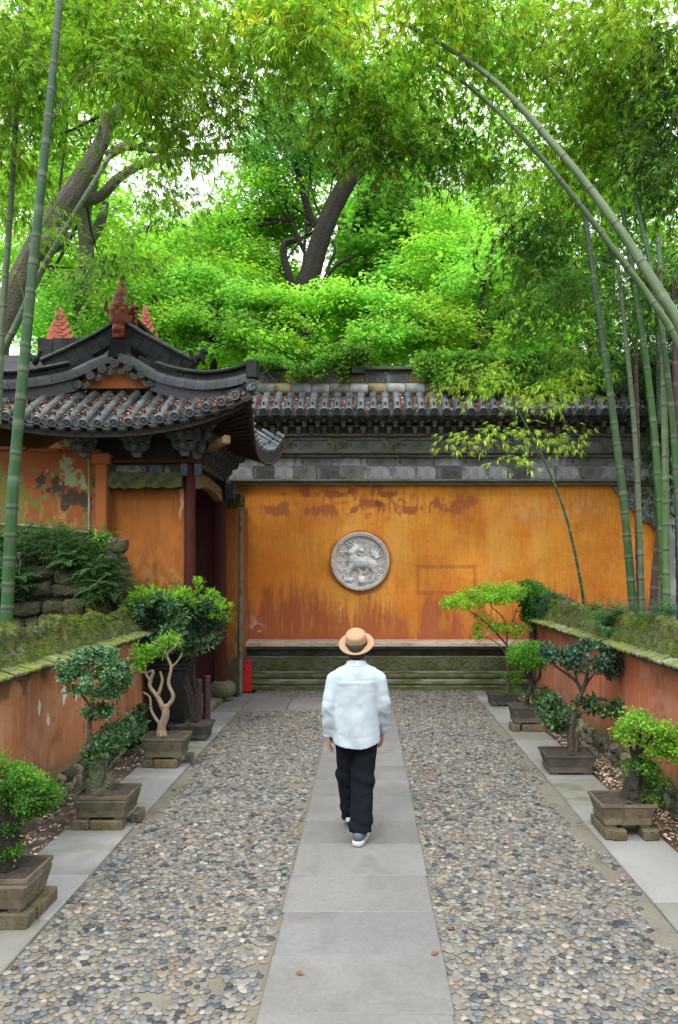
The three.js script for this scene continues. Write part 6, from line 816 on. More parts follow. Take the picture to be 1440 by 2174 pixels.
// ---------------------------------------------------------------- bamboo
const bamT = [0, 1, 2].map((s) => sprayBamboo(900 + s, 26, 0.55, 0.13, 0.018)), bamL = [0, 1].map((s) => sprayBamboo(910 + s, 22, 0.4, 0.1, 0.012));
function bamboo(label, pts, r0, r1, c0, c1, { node = 0.3, crowns = [], name = 'bamboo', seed = 1, twigs = [] } = {}) {
  const W3 = pts.map(([x, y, d]) => P(x, y, d)), base = W3[0].clone(), o = thing(name, label, 'bamboo', base.toArray());
  const L = new THREE.CatmullRomCurve3(W3).getLength(), C = new THREE.CatmullRomCurve3(W3.map((p) => p.clone().sub(base)), false, 'centripetal'), rows = []; const n = Math.ceil(L / 0.025); for (let i = 0; i <= n; i++) rows.push(C.getPointAt(i / n));
  const r = rng(seed + 5), nodes = []; for (let s = 0.15; s < L; s += node * rr(r, 0.85, 1.2) * mix(0.9, 1.3, s / L)) nodes.push(s);
  const near = (s) => { let m = 9; for (const k of nodes) m = Math.abs(s - k) < Math.abs(m) ? s - k : m; return m; };
  const g = limb(rows, (t) => { const q = near(t * L); return mix(r0, r1, t) * (1 + 0.1 * Math.exp(-Math.pow(q / 0.014, 2)) - 0.03 * Math.exp(-Math.pow((q + 0.03) / 0.02, 2))); }, 12, { raw: true, colour: (t, len, th) => { const q = near(t * L), k = mix3(c0, c1, clamp(t * 1.2)), bl = fbm(len * 3 + seed, th, seed, 3); const a = mix3(k, k.map((e) => e * 0.6), ss(0.45, 0.7, bl) * 0.6); return q > -0.012 && q < 0.012 ? mix3(a, [0.03, 0.035, 0.02], 0.75) : q >= 0.012 && q < 0.045 ? mix3(a, [0.26, 0.3, 0.22], 0.3) : q < -0.012 && q > -0.05 ? mix3(a, [0.2, 0.23, 0.18], 0.18) : a; } });
  part(o, 'culm', g, M.culm);
  for (const tw of twigs) part(o, 'branch', limb(tw.map(([x, y, d]) => P(x, y, d).sub(base)), [0.008, 0.003], 5), M.twig);
  const q = rng(seed + 77); for (const [blobs, c, opt = {}] of crowns) crown(o, 'foliage', opt.geos || bamT, LM.bamboo, blobPts(q, blobs.map((b) => [...b.slice(0, 6), Math.round(b[6] * (opt.k ?? 0.55))]), { freq: 0.9, ...opt, gap: (opt.gap ?? 0.4) + 0.05 }), q, { c, tilt: opt.tilt ?? 0.5, s: opt.s || [0.8, 1.2], cv: 0.5, hue: 0.18 });
  return o;
}
const cG = [0.04, 0.1, 0.03], cP = [0.105, 0.15, 0.08], cB = [0.06, 0.11, 0.055];
const yG = [0.34, 0.52, 0.035], mG = [0.25, 0.44, 0.035], dG = [0.11, 0.25, 0.03];
// left pair
bamboo('thick green bamboo stem at the left edge, leaning right in front of the gate roof', [[14, 1325, 7.3], [28, 1040, 7.3], [55, 730, 7.3], [85, 420, 7.35], [108, 200, 7.4], [126, 0, 7.5], [136, -160, 7.7]], 0.058, 0.03, [0.035, 0.1, 0.03], [0.05, 0.1, 0.05], { node: 0.26, seed: 3, crowns: [
  [[[150, 120, 8.5, 150, 110, 1.2, 300], [60, 60, 8.2, 110, 90, 1.0, 200], [260, 230, 9, 120, 80, 1.0, 220], [300, 90, 9.5, 140, 100, 1.2, 260], [60, 280, 9.2, 80, 60, 0.8, 70]], mG, { gap: 0.43 }], [[[330, 200, 9.5, 110, 110, 1, 200], [180, -20, 8.6, 220, 50, 1.2, 260], [420, 110, 9.6, 90, 120, 1, 190]], yG, { gap: 0.42 }]], twigs: [[[100, 270, 7.4], [180, 150, 8], [260, 100, 8.6]], [[78, 500, 7.35], [130, 420, 7.8], [250, 300, 8.8]], [[112, 170, 7.4], [60, 90, 7.9], [20, 40, 8.2]], [[60, 660, 7.35], [30, 560, 7.6]]] });
bamboo('thin pale bamboo stem nearest the left picture edge', [[-4, 900, 9], [4, 700, 9], [20, 480, 9], [34, 260, 9], [42, 60, 9], [46, -60, 9]], 0.042, 0.022, cP, cP, { node: 0.32, seed: 4, crowns: [[[[40, 420, 9.5, 70, 150, 1, 150], [20, 200, 9.5, 60, 160, 1, 170]], mG, { gap: 0.42 }]] });
bamboo('pale bamboo stem leaning right across the big mossy trunk', [[-10, 770, 10], [30, 700, 10], [62, 630, 10], [100, 555, 10.2], [180, 420, 10.6], [235, 330, 11]], 0.045, 0.03, cP, cP, { seed: 5, crowns: [[[[330, 420, 11.5, 60, 60, 0.8, 60], [260, 560, 11, 60, 40, 0.6, 44], [170, 590, 11.5, 60, 40, 0.8, 30], [390, 400, 12, 36, 60, 0.8, 40]], [0.15, 0.28, 0.04], { gap: 0.4 }]] });
bamboo('thin bamboo stem slanting up at the upper left corner', [[-20, 330, 9.6], [30, 230, 9.6], [95, 100, 9.7], [150, -20, 9.8]], 0.028, 0.02, cP, cB, { seed: 6 });
// arching pair
bamboo('thicker upper one of the two pale bamboo stems arching over the wall', [[1560, 1250, 7.6], [1530, 950, 7.7], [1460, 725, 7.8], [1395, 610, 7.9], [1290, 450, 8.1], [1170, 300, 8.4], [1050, 172, 8.7], [960, 108, 8.9], [880, 62, 9.1], [810, 30, 9.3]], 0.074, 0.018, [0.11, 0.165, 0.09], [0.17, 0.23, 0.12], { node: 0.42, seed: 8, crowns: [
  [[[700, 120, 9.4, 150, 110, 1.2, 420], [820, 230, 9.5, 120, 100, 1, 330], [600, 60, 9.6, 130, 90, 1.2, 300], [900, 60, 9.2, 130, 80, 1, 280], [520, 170, 9.9, 80, 100, 1, 170]], [0.3, 0.5, 0.045], { gap: 0.4 }], [[[640, 40, 9.0, 110, 70, 0.8, 120], [830, 30, 9, 120, 60, 0.8, 130]], [0.5, 0.6, 0.05], { gap: 0.44, s: [1, 1.4] }], [[[840, 270, 10, 80, 60, 0.8, 130], [720, 230, 10, 90, 60, 0.8, 120], [930, 300, 10, 60, 60, 0.8, 80], [500, 250, 10.2, 60, 50, 0.8, 60]], dG, { gap: 0.4 }]] });
bamboo('thinner lower one of the two pale bamboo stems arching over the wall', [[1520, 1250, 8.0], [1490, 930, 8.1], [1440, 730, 8.2], [1385, 640, 8.3], [1300, 525, 8.4], [1200, 395, 8.6], [1110, 290, 8.8], [1010, 195, 9.1], [930, 140, 9.3], [870, 105, 9.4]], 0.053, 0.015, [0.085, 0.15, 0.055], [0.14, 0.2, 0.09], { node: 0.4, seed: 9, crowns: [[[[960, 190, 10, 90, 60, 0.7, 130], [1050, 320, 10.2, 80, 70, 0.7, 130], [1010, 80, 9.6, 80, 60, 0.8, 120]], mG, { gap: 0.42 }]] });
// right grove
const grove = (label, pts, w, cA, cBt, o) => bamboo(label, pts, w * 0.76 * pts[0][2] / F / 2, w * 0.46 * pts[0][2] / F / 2, cA, cBt, o);
grove('green bamboo stem, leftmost upright one of the right grove, leaning left', [[1352, 1345, 9.4], [1345, 1290, 9.4], [1328, 1100, 9.4], [1308, 930, 9.5], [1285, 760, 9.6], [1262, 600, 9.7], [1240, 440, 9.9]], 25, cG, cB, { seed: 11, node: 0.28, crowns: [[[[1180, 640, 10.6, 100, 70, 0.8, 260], [1230, 520, 11, 110, 90, 1, 300], [1120, 500, 11, 60, 90, 0.8, 120]], dG, { gap: 0.4 }], [[[1180, 820, 10.4, 70, 24, 0.5, 60], [1230, 760, 10.4, 60, 40, 0.5, 60]], [0.2, 0.36, 0.03], { gap: 0.36, geos: bamL }]] });
grove('slim grey-green bamboo stem beside the dark brown shoot, second of the right grove', [[1364, 1350, 9.3], [1360, 1180, 9.3], [1346, 900, 9.4], [1330, 730, 9.5], [1312, 560, 9.7]], 18, cP, cP, { seed: 12, crowns: [[[[1260, 330, 10.8, 110, 110, 1, 300], [1150, 340, 11.2, 80, 90, 1, 160]], [0.27, 0.46, 0.035], { gap: 0.41 }]] });
grove('bright green bamboo stem bending left near the wall end, right grove', [[1414, 1360, 8.8], [1409, 1200, 8.8], [1390, 930, 8.9], [1372, 770, 9], [1350, 620, 9.1], [1322, 440, 9.3]], 24, [0.05, 0.15, 0.025], cG, { seed: 13, node: 0.3, crowns: [[[[1330, 200, 9.8, 130, 120, 1, 380], [1230, 180, 10.2, 100, 100, 1, 240]], [0.27, 0.46, 0.035], { gap: 0.41 }], [[[1360, 60, 9, 130, 90, 1, 300], [1200, 40, 9.4, 130, 70, 1, 240]], [0.33, 0.5, 0.04], { gap: 0.41 }]] });
grove('upright pale green bamboo stem with white joints at the right wall', [[1416, 1365, 8.5], [1415, 1200, 8.5], [1411, 900, 8.5], [1406, 700, 8.6], [1398, 500, 8.7]], 22, [0.1, 0.18, 0.055], cP, { seed: 14, node: 0.24, crowns: [[[[1400, 400, 9.2, 70, 150, 0.9, 260], [1420, 560, 9.2, 50, 90, 0.8, 130]], dG, { gap: 0.41 }]] });
grove('rightmost green bamboo stem at the picture edge', [[1450, 1360, 8.3], [1444, 1150, 8.3], [1428, 900, 8.4], [1408, 720, 8.5], [1380, 560, 8.7], [1345, 400, 9]], 20, cG, cG, { seed: 15, crowns: [[[[1420, 220, 9, 60, 150, 0.8, 220], [1430, 660, 9.4, 40, 50, 0.6, 60]], [0.06, 0.14, 0.025], { gap: 0.41 }]] });
grove('thin far bamboo stem behind the arching pair', [[1400, 900, 12.5], [1392, 640, 12.5], [1375, 520, 12.6], [1350, 420, 12.7]], 13, cB, cB, { seed: 16, crowns: [[[[1300, 620, 12.8, 110, 70, 1, 200], [1390, 760, 12.8, 70, 40, 0.8, 110], [1290, 720, 12.6, 60, 36, 0.6, 70]], [0.05, 0.12, 0.02], { gap: 0.4 }]] });
bamboo('thin dark green bamboo leaning left across the orange wall, with pale leafy side twigs', [[1242, 1300, 10.6], [1234, 1240, 10.6], [1200, 1090, 10.7], [1152, 970, 10.8], [1100, 870, 11], [1058, 780, 11.2], [1020, 700, 11.5]], 0.024, 0.007, [0.02, 0.05, 0.012], [0.06, 0.1, 0.025], { seed: 17, node: 0.22, name: 'young_bamboo', crowns: [[[[1010, 800, 11.2, 60, 14, 0.4, 46], [1060, 770, 11.2, 60, 14, 0.4, 36], [1165, 825, 10.9, 60, 16, 0.4, 56], [1010, 925, 10.9, 44, 11, 0.3, 40], [1085, 910, 10.9, 38, 12, 0.3, 28], [1170, 925, 10.8, 44, 16, 0.3, 44], [1150, 850, 10.9, 40, 14, 0.3, 30], [1080, 975, 10.8, 34, 6, 0.3, 18], [1210, 800, 10.8, 44, 16, 0.4, 40], [960, 820, 11.2, 34, 7, 0.3, 14], [1040, 820, 11, 40, 14, 0.3, 24]], [0.5, 0.72, 0.09], { gap: 0.22, geos: bamL, tilt: 0.2, k: 0.5 }]], twigs: [[[1150, 970, 10.8], [1090, 925, 10.9], [980, 928, 11]], [[1140, 950, 10.8], [1190, 915, 10.8], [1225, 890, 10.8]], [[1100, 870, 11], [1170, 830, 10.9], [1230, 790, 10.8]], [[1075, 815, 11.1], [1010, 800, 11.2], [950, 822, 11.3]], [[1152, 972, 10.8], [1110, 976, 10.8], [1050, 978, 10.9]]] });
for (const [label, pts, w, tip] of [['dark brown bamboo shoot in its sheaths behind the slim grey-green stem', [[1362, 1330, 9.7], [1355, 1100, 9.7], [1352, 900, 9.7], [1350, 740, 9.7]], 15], ['short dark brown sheathed shoot leaning between the right stems', [[1386, 1330, 9.2], [1390, 1230, 9.2], [1398, 1110, 9.2]], 17], ['tall dark brown sheathed shoot at the right edge rising to a point', [[1446, 1330, 8.9], [1440, 1050, 8.9], [1434, 800, 8.9], [1428, 575, 8.9]], 15]]) {
  const W3 = pts.map(([x, y, d]) => P(x, y, d)), o = thing('bamboo_shoot', label, 'bamboo shoot', W3[0].toArray()); const L = W3[0].distanceTo(W3.at(-1)), ph = 0.24; const C = new THREE.CatmullRomCurve3(W3.map((p) => p.sub(W3[0].clone())), false, 'centripetal'); const b0 = o.position; const rows = []; C.points = pts.map(([x, y, d]) => P(x, y, d).sub(b0)); const n = Math.ceil(L / 0.03); for (let i = 0; i <= n; i++) rows.push(C.getPoint(i / n));
  part(o, 'sheathed_stem', limb(rows, (t) => { const q = (t * L / ph) % 1; return w * 8.9 / F / 2 * (1.1 - 0.75 * t * t) * (1.12 - 0.2 * q); }, 10, { raw: true, colour: (t, len, th) => { const q = (len / ph) % 1, k = 0.6 + 0.8 * fbm(len * 8, th * 2, 4, 3); return q > 0.9 ? [0.12 * k, 0.08 * k, 0.05 * k] : [0.05 * k, 0.024 * k, 0.018 * k]; } }), M.sheath);
}
plant('dark_shrub', 'dark bush behind the grove at the right end of the screen wall', 'shrub', P(1400, 780, 13.2), [[bamT, LM.bamboo, [[1400, 760, 13.2, 70, 50, 0.6, 200], [1425, 930, 13.4, 26, 160, 0.4, 160]], [0.03, 0.07, 0.015], { gap: 0.36 }]]);
// ---------------------------------------------------------------- trees behind the wall
const brT = [0, 1, 2].map((s) => sprayBroad(950 + s, 26, 0.34, 0.092, 0.066, 0.42)), brL = [0, 1].map((s) => sprayBroad(960 + s, 22, 0.5, 0.17, 0.12, 0.4)), hgT = [0, 1].map((s) => sprayHang(970 + s, 34, 1.1));
function tree(name, label, d, trunkSets, crowns, bark = M.barkDark, cat = 'tree', opt0 = {}) {
  const b = trunkSets[0][0][0], base = P(b[0], b[1], b[2] || d), o = thing(name, label, cat, base.toArray());
  trunkSets.forEach(([pts, rad, m], i) => part(o, i ? 'branch' : 'trunk', limb(pts.map(([x, y, dd]) => P(x, y, dd || d).sub(base)), rad, i ? 8 : 14, { div: 6, wob: i ? 0.2 : 0.16, seed: i + d }), m || bark));
  const r = rng(Math.round(d * 100 + b[0])); for (const [geos, blobs, c, opt = {}] of crowns) crown(o, 'crown', geos, LM.soft, blobPts(r, blobs.map((b) => [...b.slice(0, 6), Math.round(b[6] * 0.9)]), { gap: 0.47, freq: 1.0, layer: 0.3, ...opt }), r, { c, tilt: opt.tilt ?? 0.35, s: opt.s || [0.6, 1.4], cv: 0.42, hue: 0.2 }); const tp = trunkSets[0][0], dd = tp[tp.length - 1][2] || d; if (opt0.twigs !== 0) for (const [, blobs] of crowns) for (const [bx, by, bd, rx, ry] of blobs) for (let k = 0; k < 2; k++) { const q = tp[Math.min(tp.length - 1, 1 + Math.floor(r() * (tp.length - 1)))], ex = bx + rr(r, -0.8, 0.8) * rx, ey = by + rr(r, -0.7, 0.5) * ry, mx = mix(q[0], ex, 0.5) + rr(r, -12, 12), my = mix(q[1], ey, 0.5) + rr(r, 2, 22); if (Math.abs(ex - q[0]) > 190) continue; part(o, 'branch', limb([P(q[0], q[1], q[2] || d), P(mx, my, mix(q[2] || d, bd, 0.5)), P(ex, ey, bd)].map((e) => e.sub(base)), [0.022 * d / 10, 0.006 * d / 10], 5, { div: 4, wob: 0.1, seed: k }), bark); } return o;
}
const lime = [0.31, 0.62, 0.055], lime2 = [0.23, 0.53, 0.06], teal = [0.2, 0.46, 0.1];
tree('leaning_tree', 'big mossy trunk leaning right at the upper left, with long bare limbs', 16, [[[[-40, 900, 16], [0, 700, 16], [60, 560, 16], [120, 460, 16], [180, 370, 16], [215, 300, 16], [225, 240, 16]], [0.36, 0.28, 0.25, 0.235, 0.2, 0.13, 0.08], M.bark], [[[175, 430, 16.3], [215, 415, 16.3], [255, 375, 16.2], [330, 338, 16.2], [400, 325, 16.4], [460, 322, 16.5], [512, 318, 16.6]], [0.13, 0.11, 0.09, 0.07, 0.055, 0.04], M.bark], [[[345, 335, 16.2], [352, 310, 16.3], [410, 285, 16.6]], [0.06, 0.05, 0.03], M.bark], [[[230, 330, 16], [270, 310, 16.2], [330, 318, 16.3], [350, 305, 16.4]], [0.1, 0.08, 0.05], M.bark], [[[100, 520, 15.7], [130, 505, 15.4], [136, 500, 15.3]], [0.22, 0.2, 0.14], M.bark], [[[215, 310, 16], [240, 250, 16.2], [262, 200, 16.4]], [0.13, 0.08, 0.05], M.bark]],
  [[brT, [[200, 180, 17, 150, 120, 2, 240], [60, 330, 17, 90, 110, 2, 160], [260, 560, 17.4, 60, 60, 1.2, 60]], [0.28, 0.52, 0.045], { gap: 0.48 }]]);
tree('upright_tree', 'grey upright trunk standing behind the leaning tree at the left', 19, [[[[170, 760], [178, 620], [185, 540], [180, 450], [200, 380]], [0.26, 0.21, 0.19, 0.17, 0.13], M.bark], [[[185, 520], [215, 470], [225, 430]], [0.16, 0.12, 0.1], M.bark]], [[brT, [[100, 700, 19, 130, 70, 1.6, 240], [30, 560, 20, 70, 80, 1.5, 140], [200, 660, 19.5, 90, 50, 1.5, 160], [260, 720, 18, 100, 40, 1.2, 150]], lime2, { gap: 0.4 }], [brL, [[120, 450, 24, 130, 130, 2, 200], [330, 560, 23, 120, 80, 2, 200]], lime, { gap: 0.43 }]]);
tree('dark_trunk_tree', 'tree with a thick dark trunk leaning right in the middle above the wall', 21, [[[[630, 800, 21], [640, 640, 21], [662, 570, 21], [690, 480, 21], [730, 400, 21], [772, 342, 21], [800, 290, 21]], [0.42, 0.32, 0.28, 0.265, 0.245, 0.2, 0.12], M.barkDark], [[[630, 640, 21], [614, 590, 20.8], [603, 545, 20.7], [606, 515, 20.6], [628, 508, 20.6]], [0.17, 0.12, 0.1, 0.09, 0.05], M.barkDark], [[[690, 500, 21.2], [665, 470, 21.2], [650, 430, 21.2], [634, 370, 21.2], [612, 290, 21.2], [580, 160, 21.4]], [0.1, 0.1, 0.085, 0.07, 0.05]], [[[625, 470, 21.4], [560, 465, 21.5], [500, 470, 21.6], [455, 480, 21.7], [430, 450, 21.8]], [0.05, 0.06, 0.05, 0.03]], [[[545, 480, 21.5], [600, 470, 21.4], [630, 462, 21.3]], [0.05, 0.04]], [[[690, 590, 21], [720, 560, 20.8], [750, 545, 20.6]], [0.07, 0.03]], [[[680, 640, 21], [700, 560, 21], [712, 530, 21], [706, 512, 21]], [0.05, 0.035]], [[[735, 395, 21], [700, 350, 21.3], [690, 300, 21.5]], [0.09, 0.05]]],
  [[brT, [[620, 330, 21.6, 110, 60, 1.6, 260], [720, 300, 21.3, 110, 50, 1.6, 240], [545, 350, 21.8, 46, 30, 1.4, 70], [590, 250, 21.8, 60, 50, 1.4, 110], [680, 210, 21.6, 140, 70, 1.8, 240]], teal, { gap: 0.42 }], [brT, [[560, 440, 22, 110, 60, 1.6, 320], [480, 500, 22, 90, 50, 1.6, 220], [610, 470, 22.6, 70, 60, 1, 160], [500, 560, 22, 120, 46, 1.6, 320], [460, 620, 21, 130, 50, 1.6, 360], [560, 600, 22, 80, 60, 1.4, 260]], lime, { gap: 0.41 }]]);
tree('second_trunk_tree', 'darker second trunk just behind and right of the thick leaning trunk', 24, [[[[735, 760], [738, 640], [742, 570], [756, 500], [770, 450], [800, 390], [832, 340]], [0.3, 0.25, 0.22, 0.2, 0.19, 0.17, 0.12]], [[[742, 560], [770, 545], [790, 520]], [0.14, 0.07]]], [[brL, [[830, 450, 24.5, 80, 80, 1.6, 240], [880, 520, 24, 90, 70, 1.6, 280], [800, 570, 23.4, 80, 70, 1.4, 260], [870, 620, 22, 80, 50, 1.4, 220], [760, 600, 25, 60, 60, 1.2, 140]], lime2, { gap: 0.4 }]]);
// maples crowding behind the wall, one by one
const mapleLabels = ['bright green maple behind the gate roof ridge', 'bright maple filling the gap right of the red ridge ornament', 'layered light green maple under the thick dark trunk', 'light green maple above the middle of the wall ridge', 'maple with pale layered leaves right of the second trunk', 'soft green maple behind the young leaning bamboo', 'shaded maple behind the right grove'];
[[330, 690, 18, [[310, 680, 18, 90, 55, 1.4, 380], [400, 720, 17.4, 80, 36, 1.2, 280], [350, 620, 19, 80, 50, 1.4, 260]], lime], [450, 700, 17.5, [[470, 720, 17.3, 90, 40, 1.3, 340], [430, 650, 18, 80, 46, 1.3, 280], [520, 690, 17.8, 70, 50, 1.2, 260]], lime2], [620, 720, 17.5, [[600, 690, 17.6, 90, 40, 1.3, 360], [690, 670, 17.6, 80, 40, 1.2, 320], [640, 730, 17, 110, 34, 1.2, 360], [560, 740, 17, 60, 26, 1, 160]], lime], [790, 720, 17.5, [[770, 680, 17.6, 80, 40, 1.2, 320], [830, 690, 17.8, 80, 46, 1.2, 330], [800, 740, 17, 100, 26, 1.1, 300], [700, 745, 16.8, 60, 20, 0.9, 120]], [0.27, 0.57, 0.06]], [930, 620, 20, [[910, 590, 20, 80, 60, 1.4, 320], [990, 560, 20, 90, 60, 1.4, 300], [950, 480, 21, 90, 50, 1.5, 260], [1000, 640, 19, 80, 50, 1.2, 240]], lime], [1060, 690, 18, [[1050, 680, 18, 90, 50, 1.3, 260], [960, 720, 17.5, 90, 36, 1.2, 260], [1120, 740, 17, 90, 30, 1.1, 240], [900, 690, 18, 60, 46, 1.1, 180]], [0.3, 0.54, 0.045]], [1250, 700, 18, [[1240, 690, 18, 110, 60, 1.3, 260], [1370, 700, 18, 80, 60, 1.3, 220]], [0.18, 0.36, 0.04]]].forEach(([px, py, d, blobs, c], i) =>
  tree('maple_tree', mapleLabels[i], d, [[[[px, 830], [px + 6, py], [px - 4, py - 60]], [0.1, 0.07, 0.04]], [[[px + 2, py + 30], [px - 40, py - 10], [px - 70, py - 40]], [0.05, 0.02]], [[[px + 4, py + 10], [px + 45, py - 25], [px + 70, py - 60]], [0.05, 0.02]]], [[brT, blobs.map((b) => [b[0], b[1], b[2], b[3], b[4] * 1.35, b[5], Math.round(b[6] * 0.85)]), c, { gap: 0.5, freq: 1.5, layer: i % 2 ? 0.4 : 0.25, tilt: 0.45 }]]));
tree('thin_tree', 'slender dark tree with open branches right of centre', 17, [[[[1000, 830], [1010, 720], [1022, 640], [1034, 570], [1050, 510]], [0.09, 0.07, 0.05, 0.03], M.barkDark], [[[1010, 690], [1050, 640], [1085, 610]], [0.035, 0.012]], [[[1026, 620], [1010, 580], [1005, 530]], [0.03, 0.012]], [[[1034, 575], [1060, 545], [1080, 530]], [0.025, 0.01]], [[[1030, 590], [1000, 560], [985, 548]], [0.02, 0.008]]], [[brT, [[1050, 560, 17.2, 70, 60, 1, 60], [1000, 620, 17.2, 60, 40, 0.8, 50]], lime2, { gap: 0.44 }]]);
tree('weeping_tree', 'hazy blue-green weeping tree far behind, right of the dark trunks', 32, [[[[985, 800], [980, 600], [975, 420]], [0.3, 0.25, 0.15], M.bark]], [[hgT, [[960, 380, 32, 110, 70, 2.4, 300], [1010, 450, 32, 90, 60, 2, 190], [900, 420, 33, 60, 60, 2, 120]], [0.3, 0.5, 0.2], { gap: 0.36, layer: 0, tilt: 0.12 }]]);
tree('weeping_tree', 'darker weeping tree hanging above the wall ridge right of centre', 22, [[[[1120, 830], [1130, 640], [1140, 520]], [0.22, 0.18, 0.12]]], [[hgT, [[1060, 690, 22, 80, 50, 1.4, 110], [1140, 600, 22.5, 80, 90, 1.6, 200], [930, 690, 21, 40, 44, 1, 60], [1160, 700, 21, 70, 50, 1.2, 120]], [0.14, 0.3, 0.07], { gap: 0.36, layer: 0, tilt: 0.12 }]]);
// tall crowns further back
[[180, 300, 28, [[40, 30, 27, 140, 90, 3, 150], [270, 20, 27, 140, 70, 3, 140], [230, 410, 26, 70, 50, 2, 90], [100, 150, 28, 170, 130, 3, 200], [260, 110, 28, 140, 100, 3, 130], [40, 420, 27, 90, 100, 2.4, 110]], [0.36, 0.62, 0.06], 'tall pale green tree far behind the leaning trunk'], [450, 560, 30, [[400, 590, 30, 130, 70, 3, 260], [530, 530, 30, 110, 50, 3, 200], [260, 560, 31, 70, 60, 2.6, 110], [350, 480, 31, 60, 40, 2, 60], [300, 300, 31, 70, 60, 2, 70]], [0.45, 0.72, 0.08], 'pale lime tree far behind, below the gap of sky'], [720, 300, 30, [[500, 20, 29, 160, 70, 3, 150], [760, 20, 29, 160, 70, 3, 170], [1000, 20, 29, 160, 70, 3, 150], [680, 170, 30, 150, 110, 3, 180], [830, 250, 30, 150, 120, 3, 220], [740, 430, 29, 120, 90, 3, 220]], [0.28, 0.54, 0.06], 'tall green tree filling the sky behind the thick dark trunk'], [1000, 330, 32, [[980, 200, 32, 160, 130, 3, 260], [900, 360, 31, 110, 90, 2.6, 160], [1120, 400, 31, 140, 130, 3, 280]], [0.36, 0.62, 0.08], 'tall light green tree far behind the arching bamboo'], [1280, 380, 27, [[1250, 20, 26, 220, 70, 3, 200], [1250, 200, 27, 180, 140, 3, 280], [1390, 330, 27, 120, 180, 3, 260], [1250, 480, 26, 150, 110, 2.6, 260], [1420, 560, 25, 70, 90, 2, 130]], [0.24, 0.46, 0.05], 'tall tree behind the bamboo grove at the right'], [900, 640, 27, [[700, 700, 25, 130, 60, 2, 240], [860, 720, 25, 130, 50, 2, 260], [1010, 730, 24, 120, 50, 2, 200], [880, 560, 27, 120, 80, 2.4, 260], [1020, 620, 26, 120, 90, 2.4, 260], [760, 660, 26, 110, 70, 2, 220], [1150, 640, 25, 110, 90, 2, 220]], [0.38, 0.66, 0.06], 'pale green tree behind the middle maples'], [420, 680, 25, [[480, 740, 24, 140, 50, 2, 240], [380, 660, 25, 150, 70, 2.4, 320], [560, 650, 25, 130, 70, 2.2, 280], [200, 620, 26, 140, 90, 2.4, 260], [60, 640, 26, 110, 100, 2.2, 220]], [0.42, 0.7, 0.05], 'broad lime tree spreading behind the gate roof']].forEach(([px, py, d, blobs, c, label]) => tree('background_tree', label, d, [[[[px, 860], [px + 10, py + 100], [px, py]], [0.35, 0.25, 0.12], M.bark], [[[px + 6, py + 80], [px + 60, py + 20]], [0.12, 0.05], M.bark]], [[brL, blobs, c, { gap: 0.46, freq: 0.8, layer: 0.3, s: [0.7, 1.5] }]]));

